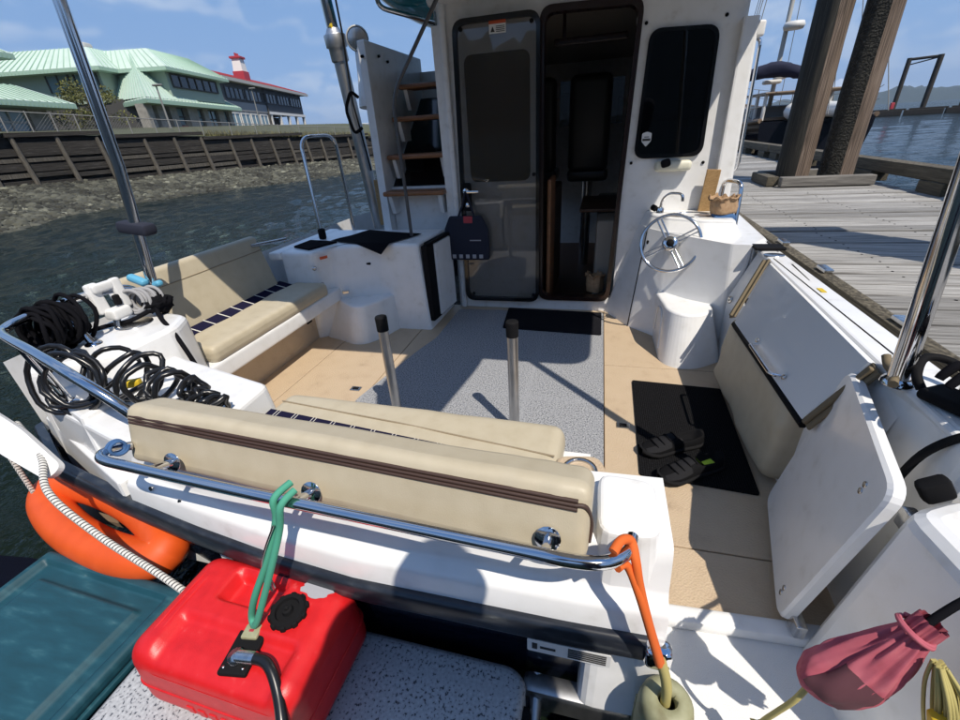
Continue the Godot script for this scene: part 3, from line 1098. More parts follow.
	seam_roof("upper_roof", xf, B, [Vector2(-1.9, -3.2), Vector2(5.5, -3.2), Vector2(5.5, -14), Vector2(-1.9, -14)], [Vector2(0.4, -5.2), Vector2(4.4, -5.2), Vector2(4.4, -12.5), Vector2(0.4, -12.5)], 7.9, 9.6)
	var v := MB.new()
	v.xf = xf
	v.rbox(V(2.2, 9.9, -6.6), V(1.1, 0.7, 0.9), 0.25)
	v.rbox(V(3.2, 9.75, -7.2), V(0.7, 0.35, 0.7), 0.1)
	part("roof_vent", v, M.trim_grey, B)
	# ---- smaller green roofed building on the left
	xf = front(V(-35.4, 0, -26.6))
	var L := thing("harbour_building", "smaller pale green roofed building cut by the left edge", "building", V(-36, g - 0.3, -22))
	lb("ground_floor_wall", xf, M.wall_dark, L, -15, -1.4, g - 0.8, 4.5, -11, -1.6)
	lb("pier", xf, M.stucco, L, -2.4, -1.0, g - 0.6, 4.35, -2.2, -1.2)
	lb("pier", xf, M.stucco, L, -9.5, -8.4, g - 0.6, 4.35, -2.2, -1.2)
	house_window(xf, L, -8.2, -2.5, g - 0.35, 4.2, -1.45, 5, 2, M.house_glass, M.trim_grey)
	house_window(xf, L, -14.4, -9.7, g - 0.35, 4.2, -1.45, 4, 2, M.house_glass, M.trim_grey)
	seam_roof("lower_roof", xf, L, [Vector2(-16, 0.1), Vector2(0.1, 0.1), Vector2(0.1, -11.5), Vector2(-16, -11.5)], [Vector2(-14.5, -1.6), Vector2(-1.9, -1.6), Vector2(-1.9, -10), Vector2(-14.5, -10)], 4.6, 5.62, 0.3)
	lb("upper_wall", xf, M.wall_green, L, -15, -2.3, 5.3, 7.3, -10, -2.4)
	house_window(xf, L, -9.6, -3.4, 6.0, 7.0, -2.3, 4, 1, M.house_glass_dark, M.wall_dark)
	seam_roof("upper_roof", xf, L, [Vector2(-16, -1.6), Vector2(-1.0, -1.6), Vector2(-1.0, -11), Vector2(-16, -11)], [Vector2(-14, -3.6), Vector2(-3.0, -3.6), Vector2(-3.0, -9), Vector2(-14, -9)], 7.4, 8.7, 0.3)
	# ---- red roofed building
	xf = front(V(-42.5, 0, -50.4))
	var R := thing("clapboard_building", "long grey two storey building with red roof and white chimney", "building", V(-46, g, -62))
	lb("upper_wall", xf, M.siding, R, -0.5, 26.6, 5.4, 8.3, -13, -0.9)
	lb("middle_band", xf, M.siding_light, R, -0.4, 11.6, 5.3, 6.25, -12.9, -0.86)
	lb("ground_floor_wall", xf, M.siding_light, R, -0.5, 11.6, g - 0.8, 5.3, -13, -0.95)
	for k in 5: house_window(xf, R, 0.6 + k * 5.2, 5.2 + k * 5.2, 6.55, 7.75, -0.85, 4, 1, M.house_glass_dark, M.siding)
	for k in 4: house_window(xf, R, 0.3 + k * 2.8, 2.6 + k * 2.8, g + 0.3, 5.0, -0.9, 2, 1, M.house_glass, M.white_paint)
	lb("porch_floor_wall", xf, M.wall_dark, R, 11.6, 26, g - 0.8, 5.2, -13, -4.5)
	lb("porch_beam", xf, M.white_paint, R, 11.6, 26.8, 5.15, 5.5, -1.2, -0.7)
	for k in 5: lb("porch_post", xf, M.white_paint, R, 12.2 + k * 3.5, 12.6 + k * 3.5, g - 0.8, 5.15, -1.15, -0.75)
	var mb := MB.new()
	mb.xf = xf
	mb.quad(V(-1.0, 8.62, 0.0), V(28.0, 8.62, 0.0), V(28.0, 10.3, -5.6), V(-1.0, 10.3, -5.6))
	mb.quad(V(-1.0, 10.3, -5.6), V(28.0, 10.3, -5.6), V(28.0, 8.62, -13.5), V(-1.0, 8.62, -13.5))
	mb.tri(V(-1.0, 8.62, 0), V(-1.0, 10.3, -5.6), V(-1.0, 8.62, -13.5))
	mb.tri(V(28.0, 8.62, 0), V(28.0, 10.3, -5.6), V(28.0, 8.62, -13.5))
	var roof := part("roof", mb, M.roof_red, R)
	mb = MB.new()
	mb.xf = xf
	for k in 48: mb.box(V(-0.7 + k * 0.6, 9.49, -2.8), V(0.06, 0.05, 5.85), Basis(Vector3.RIGHT, 0.2916))
	part("roof_seam", mb, M.roof_red, roof).set_meta("kind", "stuff")
	lb("fascia", xf, M.trim_grey, R, -1.0, 28.2, 8.25, 8.6, -0.2, 0.03)
	lb("soffit", xf, M.white_paint, R, -1.0, 28.0, 8.32, 8.4, -13, -0.2)
	mb = MB.new()
	mb.xf = xf
	mb.rbox(V(8.6, 9.5, -1.9), V(1.7, 1.0, 1.4), 0.05)
	var ch := part("chimney", mb, M.red_paint, R)
	mb = MB.new()
	mb.xf = xf
	mb.prism([Vector2(7.85, -2.5), Vector2(9.35, -2.5), Vector2(9.35, -1.3), Vector2(7.85, -1.3)], [Vector2(8.0, -2.4), Vector2(9.2, -2.4), Vector2(9.2, -1.4), Vector2(8.0, -1.4)], 9.95, 11.4, 0.0)
	part("chimney_stack", mb, M.white_paint, ch)
	mb = MB.new()
	mb.xf = xf
	mb.rbox(V(8.6, 11.5, -1.9), V(1.6, 0.25, 1.4), 0.05)
	for k in 3: mb.tube([V(8.2 + k * 0.4, 11.6, -1.9), V(8.2 + k * 0.4, 12.0, -1.9)], 0.1, 6)
	part("chimney_cap", mb, M.red_paint, ch)
	lb("drainpipe", xf, M.wall_dark, R, 11.5, 11.75, g - 0.5, 8.3, -0.9, -0.7)

const DY := 0.50
func build_dock() -> void:
	var D := thing("dock", "weathered grey plank dock running forward beside the boat", "dock", V(2.3, -0.5, -8))
	# planks run across the dock
	var meshes := []
	for i in 6:
		var mb := MB.new()
		var L := 2.02
		mb.rbox(V(0, -0.03, 0), V(L, 0.06, [0.165, 0.16, 0.17, 0.155, 0.168, 0.162][i]), 0.008)
		meshes.append(mb.mesh())
	var nb := MB.new()
	nb.lathe([Vector2(0.007, -0.003), Vector2(0.007, 0.0015), Vector2(0, 0.002)], 7, Transform3D(), true)
	var nail := nb.mesh()
	var z := 3.0
	var i := 0
	while z > -34.0:
		var o := MeshInstance3D.new()
		o.name = "plank"
		o.mesh = meshes[rng.randi() % 6]
		o.material_override = M["deck%d" % (rng.randi() % 5)]
		D.add_child(o, true)
		o.position = V(2.30 + rng.randf_range(-0.012, 0.012), DY + rng.randf_range(-0.006, 0.004), z) - D.position
		o.rotation = V(rng.randf_range(-0.01, 0.01), rng.randf_range(-0.003, 0.003), 0)
		if z < -1.2 and z > -6.0:
			for nx in [-0.62, 0.0, 0.62]:
				for nz in [-0.04, 0.045]:
					var nl := MeshInstance3D.new()
					nl.name = "nail_head"
					nl.mesh = nail
					nl.material_override = M.rubber
					o.add_child(nl, true)
					nl.position = V(nx + rng.randf_range(-0.02, 0.02), 0.0005, nz + rng.randf_range(-0.01, 0.01))
		z -= 0.186
		i += 1
	# edge timbers: low one beside the boat, raised rail on blocks on the far side
	var mb := MB.new()
	mb.rbox(V(1.25, DY - 0.06, -15.5), V(0.08, 0.2, 37), 0.015)
	part("edge_board", mb, M.timber, D)
	var zz := 2.9
	while zz > -33.0:
		mb = MB.new()
		mb.rbox(V(3.38, DY + 0.18, zz - 1.72), V(0.17, 0.14, 3.42), 0.02)
		part("rail_beam", mb, M.timber, D)
		for q in [0.35, 1.7, 3.05]:
			mb = MB.new()
			mb.rbox(V(3.38, DY + 0.055, zz - q), V(0.2, 0.12, 0.4), 0.01)
			part("rail_block", mb, M.timber, D)
		zz -= 3.45
	mb = MB.new()
	for x in [1.4, 2.3, 3.2]: mb.bx(x - 0.1, x + 0.1, DY - 0.36, DY - 0.065, -34, 3)
	part("stringer", mb, M.timber, D)
	mb = MB.new()
	zz = 1.0
	while zz > -33:
		mb.rbox(V(2.3, -0.35, zz), V(1.9, 0.55, 2.2), 0.05)
		zz -= 3.2
	part("float", mb, M.rubber, D)
	# timber collar round the piles
	var col := [[V(2.66, DY + 0.065, -6.47), V(0.98, 0.11, 0.13)], [V(2.11, DY + 0.065, -6.86), V(0.13, 0.11, 0.66)], [V(2.65, DY + 0.065, -7.28), V(1.0, 0.11, 0.13)]]
	for c in col:
		mb = MB.new()
		mb.rbox(c[0], c[1], 0.012)
		part("pile_collar", mb, M.timber_x if c[1].x > 0.5 else M.timber, D)
	# mooring cleat hardware on the near edge
	for q in [-2.0, -2.75, -3.4]:
		mb = MB.new()
		mb.rbox(V(1.255, DY + 0.052, q), V(0.05, 0.025, 0.11), 0.008)
		part("edge_plate", mb, M.steel_worn, D)
	# piles
	pile(V(2.415, -2.0, -6.86), 0.19, 0.172, "pile nearest the cabin, brown split face and dark side", 4.9, M.pile_tar_shade)
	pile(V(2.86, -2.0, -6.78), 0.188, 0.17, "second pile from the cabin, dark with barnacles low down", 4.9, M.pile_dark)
	# added post just out of frame, shaped to shade the dock beside the boat
	var P := thing("added_shade_post", "added grey post right of the frame, unseen, shaped to shade the planks", "added post", V(2.6, DY, -2.85))
	mb = MB.new()
	mb.rbox(V(2.62, DY + 1.1, -2.76), V(0.46, 2.18, 0.44), 0.04)
	var pb := part("cabinet", mb, M.trim_grey, P)
	mb = MB.new()
	mb.rbox(V(2.62, DY + 1.3, -2.535), V(0.32, 0.9, 0.02), 0.008)
	part("door", mb, M.pipe_grey, pb)
	mb = MB.new()
	mb.rbox(V(2.62, DY + 2.22, -2.76), V(0.54, 0.06, 0.52), 0.02)
	part("cap", mb, M.pipe_grey, P)
	# yellow kayak end and ropes further up the dock
	mb = MB.new()
	mb.blob(V(1.75, DY + 0.11, -16.6), V(0.35, 0.13, 1.3), func(d: Vector3): return V(d.x, maxf(d.y, -0.7), d.z))
	obj("kayak", mb, M.yellow, "small yellow kayak lying far up the dock", "kayak")
func pile(at: Vector3, r0: float, r1: float, label: String, h: float, skin: Material) -> void:
	var T := thing("dock_pile", label, "pile", at, "round timber piles standing through the dock")
	var nz := noise(int(at.x * 1000), 1.0, 3)
	var rows := []
	var N := 30
	for i in 60:
		var y := h * i / 59.0
		var row := PackedVector3Array()
		for j in N:
			var a := TAU * j / N
			var rr := lerpf(r0, r1, float(i) / 59) * (1.0 + nz.get_noise_3d(cos(a) * 2.5, y * 0.25, sin(a) * 2.5) * 0.10 + nz.get_noise_3d(cos(a) * 9, y * 0.5, sin(a) * 9) * 0.05)
			row.append(at + V(cos(a) * rr, y, -sin(a) * rr))
		rows.append(row)
	# worn brown and creosoted skins also paint the trunk's sunlit and shaded sides
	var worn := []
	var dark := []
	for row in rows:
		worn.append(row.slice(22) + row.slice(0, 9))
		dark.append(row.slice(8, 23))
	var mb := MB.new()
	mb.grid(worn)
	part("worn_sunlit_face", mb, M.pile, T)
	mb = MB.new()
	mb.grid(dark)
	part("creosoted_shade_face", mb, skin, T)

func build_far() -> void:
	# floating breakwater with piles
	var B := thing("breakwater", "long dark floating breakwater with tall steel piles", "breakwater", V(48, -0.5, -88))
	var f := V(50.0 - 37.0, 0, -86.6 + 92.9).normalized()
	var a := V(37, 0, -92.9)
	for k in 14:
		var p := a + f * (k * 4.6 - 8.0)
		var mb := MB.new()
		mb.rbox(p + V(0, -0.12, 0), V(4.4, 0.75, 2.4), 0.06, Basis(f, Vector3.UP, f.cross(Vector3.UP)))
		part("float", mb, M.wall_wood, B)
		mb = MB.new()
		mb.rbox(p + V(0, 0.36, 1.0), V(4.3, 0.22, 0.3), 0.03, Basis(f, Vector3.UP, f.cross(Vector3.UP)))
		part("rail_beam", mb, M.wall_wood, B)
	var tops := [V(43.25, 7.0, -90.17), V(46.25, 7.05, -88.66), V(50.3, 8.5, -86.9)]
	var feet := [V(42.1, -1.0, -90.7), V(46.2, -1.0, -88.7), V(49.0, -1.0, -87.3)]
	for k in 3:
		var mb := MB.new()
		var foot: Vector3 = V(tops[k].x, -1.0, tops[k].z)
		mb.tube([foot, tops[k]], [0.3, 0.34, 0.62][k], 9)
		part("pile", mb, M.wall_wood, B)
	var mb2 := MB.new()
	mb2.tube([tops[0] + V(0, -0.2, 0), tops[1] + V(0, -0.2, 0)], 0.2, 6)
	mb2.tube([tops[0] + V(0, -0.9, 0), tops[1] + V(0, -0.3, 0)], 0.09, 6)
	part("cross_beam", mb2, M.wall_wood, B)
	mb2 = MB.new()
	mb2.rbox(a + f * 6.6 + V(0, 0.9, 0), V(0.5, 0.9, 0.4), 0.1)
	part("marker", mb2, M.red_paint, B)
	# wooded hills across the water, a snowy range behind
	hill("hills", 1500.0, M.hill, func(az: float): return maxf(0.0, 40.0 + 14.0 * sin(az * 9.0 + 0.8) + 12.0 * sin(az * 23.0)) * smoothstep(0.24, 0.45, az) + 5.0 * sin(az * 71.0) + 12.0, -0.35, 1.5)
	hill("mountains", 5200.0, M.snow, func(az: float): return 190.0 * exp(-pow((az - 0.375) / 0.035, 2.0)) + 90.0 * exp(-pow((az - 0.33) / 0.03, 2.0)), -0.35, 1.5)
	hill("far_shore", 2200.0, M.hill, func(az: float): return 20.0 + 9.0 * sin(az * 17.0), -0.35, 1.5)
	# unseen wooded slope added behind the viewer to darken the cabin glass reflections
	hill("hills", 420.0, M.hill, func(az: float): return (92.0 + 22.0 * sin(az * 5.0) + 9.0 * sin(az * 13.0)) * smoothstep(1.5, 1.9, az) * smoothstep(4.7, 4.3, az), 1.5, 4.7)
func hill(called: String, R: float, m: Material, hf: Callable, az0: float, az1: float) -> void:
	var nz := noise(131, 9.0, 4)
	var mb := MB.new()
	var rows := []
	for k in 6:
		var row := PackedVector3Array()
		for j in 260:
			var az := lerpf(az0, az1, j / 259.0)
			var h: float = maxf(0.0, hf.call(az)) * (1.0 + nz.get_noise_2d(az * 6.0, k * 0.3) * 0.35)
			var t := k / 5.0
			var rr := R * (1.0 + 0.12 * t)
			row.append(V(sin(az) * rr, -2.0 + (h + 2.0) * sin(t * PI * 0.62) / 0.98, -cos(az) * rr))
		rows.append(row)
	mb.grid(rows)
	struct(called, mb, m)

func build_sailboat() -> void:
	# motor sailer on the far side of the dock
	var S := thing("sailing_yacht", "dark hulled motor sailer with blue boom cover moored behind the piles", "sailboat", V(5.9, -0.5, -19))
	var cx := 5.75
	var sec := [[-26.5, 0.12, 1.75], [-25.0, 0.95, 1.5], [-22.5, 1.55, 1.2], [-19.5, 1.8, 1.02], [-17.5, 1.75, 1.0], [-16.3, 1.6, 1.02], [-15.6, 1.4, 1.08]]
	var rows := []
	for s in sec:
		var row := PackedVector3Array()
		for q in [[-1.0, 1.0], [-0.99, 0.75], [-0.93, 0.35], [-0.8, -0.1], [-0.45, -0.8], [0.45, -0.8], [0.8, -0.1], [0.93, 0.35], [0.99, 0.75], [1.0, 1.0]]:
			row.append(V(cx + q[0] * s[1], s[2] * q[1] if q[1] > 0 else q[1], s[0]))
		rows.append(row)
	var mb := MB.new()
	mb.grid(rows)
	var last := []
	for p in rows[-1]: last.append(p)
	for i in last.size() - 2: mb.tri(last[0], last[i + 1], last[i + 2])
	part("hull", mb, M.hull_black, S)
	mb = MB.new()
	var l := []
	var r := []
	for s in sec:
		l.append(V(cx - s[1], s[2] + 0.03, s[0])); r.append(V(cx + s[1], s[2] + 0.03, s[0]))
	mb.grid([PackedVector3Array(l), PackedVector3Array(r)])
	part("deck", mb, M.sail_wood, S)
	for sd in [l, r]:
		mb = MB.new()
		mb.tube(curve(sd, 4), 0.07, 6)
		part("rubbing_strake", mb, M.sail_wood, S)
	mb = MB.new()
	mb.rbox(V(cx, 1.15, -19.6), V(2.0, 0.7, 3.0), 0.1)
	part("deckhouse", mb, M.siding_light, S)
	for k in 4:
		mb = MB.new()
		mb.bx(cx - 1.02, cx - 0.99, 1.15, 1.38, -20.9 + k * 0.72, -20.4 + k * 0.72)
		part("deckhouse_window", mb, M.house_glass_dark, S)
	# wheelhouse canopy frame
	mb = MB.new()
	mb.rbox(V(cx, 1.80, -17.2), V(2.5, 0.06, 2.0), 0.025)
	part("wheelhouse_roof", mb, M.sail_wood, S)
	for q in [[-1, -18.1], [-1, -17.2], [-1, -16.4], [1, -18.1], [1, -16.4]]:
		mb = MB.new()
		mb.tube([V(cx + q[0] * 1.15, 0.8, q[1]), V(cx + q[0] * 1.15, 1.79, q[1])], 0.05, 6)
		part("roof_post", mb, M.sail_white, S)
	mb = MB.new()
	mb.quad(V(cx - 1.16, 1.2, -18.1), V(cx - 1.16, 1.2, -17.2), V(cx - 1.16, 1.77, -17.2), V(cx - 1.16, 1.77, -18.1))
	part("side_screen", mb, M.clear_glass, S)
	mb = MB.new()
	mb.rbox(V(cx, 1.0, -17.4), V(2.4, 0.35, 1.4), 0.08)
	part("cockpit_coaming", mb, M.sail_wood, S)
	# inflatable tender on davits
	mb = MB.new()
	mb.tube(curve([V(cx - 0.35, 1.25, -14.6), V(cx - 0.55, 1.25, -15.2), V(cx - 0.5, 1.3, -16.1), V(cx - 0.1, 1.4, -16.6), V(cx + 0.4, 1.3, -16.1), V(cx + 0.4, 1.25, -14.7)], 6), 0.2, 10)
	part("tender", mb, M.white_plastic, S)
	# masts, boom, radar
	var mp := V(cx - 0.5, 1.2, -18.2)
	mb = MB.new()
	mb.tube([mp, mp + V(0, 11.0, 0)], 0.07, 8, false, 0.05)
	var mast := part("mast", mb, M.trim_grey, S)
	mb = MB.new()
	mb.lathe([Vector2(0.0, -0.09), Vector2(0.25, -0.09), Vector2(0.29, 0.0), Vector2(0.25, 0.1), Vector2(0, 0.13)], 14, Transform3D(Basis(), mp + V(0.1, 2.35, 0.3)))
	part("radar_dome", mb, M.sail_white, mast)
	mb = MB.new()
	mb.rbox(mp + V(0.08, 1.15, 0.2), V(0.4, 0.3, 0.35), 0.12)
	mb.rbox(mp + V(-0.15, 0.95, 0.25), V(0.5, 0.12, 0.3), 0.05)
	part("mast_winch_box", mb, M.sail_white, mast)
	mb = MB.new()
	mb.tube([mp + V(-0.9, 3.6, 0), mp + V(0.9, 3.6, 0)], 0.035, 5)
	part("spreader", mb, M.sail_white, mast)
	mb = MB.new()
	var nz := noise(141, 1.3, 3)
	var path := curve([V(3.9, 2.18, -17.9), V(4.45, 2.38, -17.7), V(5.1, 2.45, -17.5), V(5.7, 2.28, -17.2), V(6.3, 2.05, -16.9)], 8)
	var rws := []
	for i in path.size():
		var t := float(i) / (path.size() - 1)
		var w := 0.06 + 0.2 * sin(PI * clampf(t * 0.85 + 0.12, 0, 1))
		var row := PackedVector3Array()
		for j in 14:
			var an := TAU * j / 14
			var k := 1.0 + 0.25 * nz.get_noise_3d(cos(an), t * 6, sin(an))
			row.append(path[i] + V(0, sin(an) * w * k * 0.75, 0) + V(-0.4, 0, 0.9).normalized() * cos(an) * w * k * 0.6)
		rws.append(row)
	mb.grid(rws, true)
	part("boom_cover", mb, M.sail_blue, S)
	for q in [V(-1.7, -0.05, 0.8), V(1.7, -0.05, 0.8), V(-1.6, -0.05, -0.6), V(1.6, -0.05, -0.6), V(0, 0.2, -8.2), V(-0.6, 0.1, 4.8), V(0.6, 0.1, 4.8), V(-1.7, -0.05, 0.2), V(-1.1, 0.2, -6.0), V(0.9, 0, -3.6)]:
		mb = MB.new()
		mb.tube([mp + V(0, 10.6, 0), V(cx, 1.1, -18.2) + q], 0.012, 4)
		part("stay", mb, M.pipe_grey, S)
	# guard rails
	for sd in [-1, 1]:
		for i in sec.size() - 1:
			mb = MB.new()
			var p := V(cx + sd * sec[i][1] * 0.97, sec[i][2], sec[i][0])
			mb.tube([p, p + V(0, 0.7, 0)], 0.02, 5)
			part("stanchion", mb, M.pipe_grey, S)
		for hh in [0.4, 0.7]:
			var pts := []
			for s in sec: pts.append(V(cx + sd * s[1] * 0.97, s[2] + hh, s[0]))
			mb = MB.new()
			mb.tube(pts, 0.01, 4)
			part("guard_wire", mb, M.pipe_grey, S)

func p2(a: Array) -> Array:
	var o := []
	for i in range(0, a.size(), 2): o.append(Vector2(a[i], a[i + 1]))
	return o
# stern line: z of the transom's edge at x
func stern_z(x: float) -> float:
	var t := [[-2.30, -0.98], [-1.90, -0.79], [-1.45, -0.70], [-1.11, -0.648], [-0.80, -0.609], [-0.55, -0.59], [0.0, -0.592], [0.25, -0.60]]
	for i in t.size() - 1:
		if x <= t[i + 1][0]: return lerpf(t[i][1], t[i + 1][1], clampf((x - t[i][0]) / (t[i + 1][0] - t[i][0]), 0, 1))
	return -0.6
func build_boat() -> void:
	boat = thing("motor_boat", "white cabin motor boat with open cockpit moored at the dock", "motor boat", V(-0.65, -0.7, -3.0))
	var mb: MB
	# ---------- hull
	var out := p2([-0.65, -9.2, 0.15, -8.2, 0.72, -6.4, 1.0, -4.2, 1.0, -2.4, 0.98, -1.0, 0.95, -0.62, 0.22, -0.62, -0.0, -0.615, -0.55, -0.61, -1.1, -0.67, -1.45, -0.72, -1.9, -0.81, -2.28, -1.0, -2.43, -2.0, -2.43, -4.2, -2.02, -6.4, -1.45, -8.2])
	var low := []
	for q in out: low.append(Vector2(-0.65 + (q.x + 0.65) * 0.86, -3.4 + (q.y + 3.4) * 0.93))
	mb = MB.new()
	for i in out.size():
		var j := (i + 1) % out.size()
		var ty := -0.15 if i == 6 else 0.30   # the gate is an opening down to the platform
		mb.quad(V(low[i].x, -0.75, low[i].y), V(low[j].x, -0.75, low[j].y), V(out[j].x, ty, out[j].y), V(out[i].x, ty, out[i].y))
	P("hull", mb, M.navy)
	# white topsides above the rubbing strip, both sides
	mb = MB.new()
	for i in out.size():
		var j := (i + 1) % out.size()
		if i >= 5 and i <= 12: continue
		mb.quad(V(out[i].x, 0.30, out[i].y), V(out[j].x, 0.30, out[j].y), V(out[j].x, 0.64, out[j].y), V(out[i].x, 0.64, out[i].y))
	P("topside", mb, M.gel)
	# rubbing strip round the stern
	mb = MB.new()
	var rows := []
	for k in 40:
		var x := lerpf(-2.28, 0.17, k / 39.0)
		var z := stern_z(x)
		var row := PackedVector3Array()
		for q in [[0.287, -0.03], [0.287, 0.002], [0.290, 0.010], [0.294, 0.0135], [0.300, 0.014], [0.315, 0.012], [0.334, 0.008], [0.342, 0.002], [0.346, -0.006], [0.347, -0.03]]: row.append(V(x, q[0], z + q[1]))
		rows.append(row)
	mb.grid(rows)
	P("rubbing_strip", mb, M.strip)
	mb = MB.new()
	mb.rbox(V(0.19, 0.318, -0.590), V(0.06, 0.064, 0.045), 0.018, Basis(), 3)
	P("strip_end_cap", mb, M.chrome)
	# ---------- transom moulding: from the strip up to the seat back shelf
	mb = MB.new()
	rows = []
	for k in 46:
		var x := lerpf(-1.42, 0.205, k / 45.0)
		var z := stern_z(x)
		var row := PackedVector3Array()
		for q in [[0.34, -0.012], [0.40, -0.018], [0.415, -0.03], [0.425, -0.05], [0.44, -0.06], [0.50, -0.075], [0.53, -0.085], [0.542, -0.10], [0.545, -0.30]]:
			row.append(V(x, q[0], z + q[1]))
		rows.append(row)
	mb.grid(rows)
	P("transom", mb, M.gel)
	# bolt holes
	for q in [[-1.17, 0.41], [-0.64, 0.40], [-0.60, 0.40], [0.085, 0.40], [-1.30, 0.42]]:
		mb = MB.new()
		mb.lathe([Vector2(0.008, 0), Vector2(0.008, 0.004), Vector2(0, 0.004)], 8, ytf(V(q[0], q[1], stern_z(q[0]) - 0.03), V(0, 0.3, 1)), true)
		P("bolt", mb, M.steel_worn)
	# starboard end of the transom seat: moulded corner block beside the gate
	mb = MB.new()
	mb.prism(rp(p2([0.03, -0.60, 0.212, -0.605, 0.222, -0.895, 0.03, -0.905]), 0.04, 4), rp(p2([0.045, -0.665, 0.175, -0.672, 0.178, -0.842, 0.045, -0.852]), 0.04, 4), 0.0, 0.585, 0.012)
	P("stern_corner", mb, M.gel)
	# hull sides of the gate, platform
	mb = MB.new()
	mb.prism(rp(p2([0.24, -0.92, 0.74, -0.96, 0.86, -0.30, 0.86, 0.30, 0.27, 0.30, 0.25, -0.5]), 0.04, 3), rp(p2([0.24, -0.92, 0.74, -0.96, 0.86, -0.30, 0.86, 0.30, 0.27, 0.30, 0.25, -0.5]), 0.04, 3), -0.14, -0.02, 0.012)
	P("swim_platform", mb, M.gel_grip)
	mb = MB.new()
	mb.rbox(V(0.46, 0.0, -0.905), V(0.56, 0.05, 0.06), 0.02, Basis(Vector3.UP, 0.05), 2)
	P("gate_sill", mb, M.gel)
	mb = MB.new()
	mb.tube(bend([V(-0.08, -0.02, -0.66), V(-0.08, -0.1, -0.45), V(0.3, -0.12, -0.4)], 0.05), 0.02, 8)
	mb.rbox(V(0.03, -0.05, -0.63), V(0.3, 0.10, 0.06), 0.02)
	P("platform_bracket", mb, M.alu)
	mb = MB.new()
	mb.rbox(V(0.19, 0.18, -0.645), V(0.07, 0.14, 0.05), 0.015)
	P("gate_bracket", mb, M.gel)
	# warning plate on the dark transom
	mb = MB.new()
	mb.xf = Transform3D(Basis(), V(0, 0, -0.612))
	mb.plate(rrect(-0.10, 0.185, 0.10, 0.235, 0.005), 0.0, 0.003)
	var plate := P("warning_plate", mb, M.white_plastic)
	mb = MB.new()
	for k in 5: mb.bx(-0.0, 0.09, 0.194 + k * 0.008, 0.197 + k * 0.008, -0.609, -0.607)
	mb.bx(-0.088, -0.075, 0.20, 0.222, -0.609, -0.607)
	mb.bx(-0.068, -0.03, 0.206, 0.213, -0.609, -0.607)
	part("print", mb, M.ink, plate)
	# ---------- cockpit floor panels
	for q in [[-1.27, 0.10, -3.42, -0.86], [0.105, 0.85, -3.42, -2.485], [0.105, 0.85, -2.48, -1.165], [0.105, 0.85, -1.16, -0.90], [-1.79, -1.275, -3.42, -0.95], [-2.1, -1.795, -3.42, -0.95]]:
		mb = MB.new()
		mb.rbox(V((q[0] + q[1]) / 2, -0.012, (q[2] + q[3]) / 2), V(q[1] - q[0], 0.024, q[3] - q[2]), 0.004)
		P("floor_panel", mb, M.tan)
	mb = MB.new()
	mb.bx(-2.2, 0.9, -0.05, -0.026, -3.45, -0.85)
	P("floor_base", mb, M.seam)
	for q in [V(-1.36, 0.002, -1.967), V(0.195, 0.002, -1.852)]:
		mb = MB.new()
		mb.rbox(q, V(0.065, 0.008, 0.045), 0.003)
		var lt := P("hatch_latch", mb, M.steel_worn)
		mb = MB.new()
		mb.rbox(q + V(0, 0.005, 0), V(0.035, 0.006, 0.02), 0.002)
		part("latch_ring", mb, M.rubber, lt)
	port_side()
	starboard_side()
	stern_seat()
	cabin()
	fittings()

func P(called: String, m: MB, mat: Material, lab := "") -> MeshInstance3D: return part(called, m, mat, boat, lab)

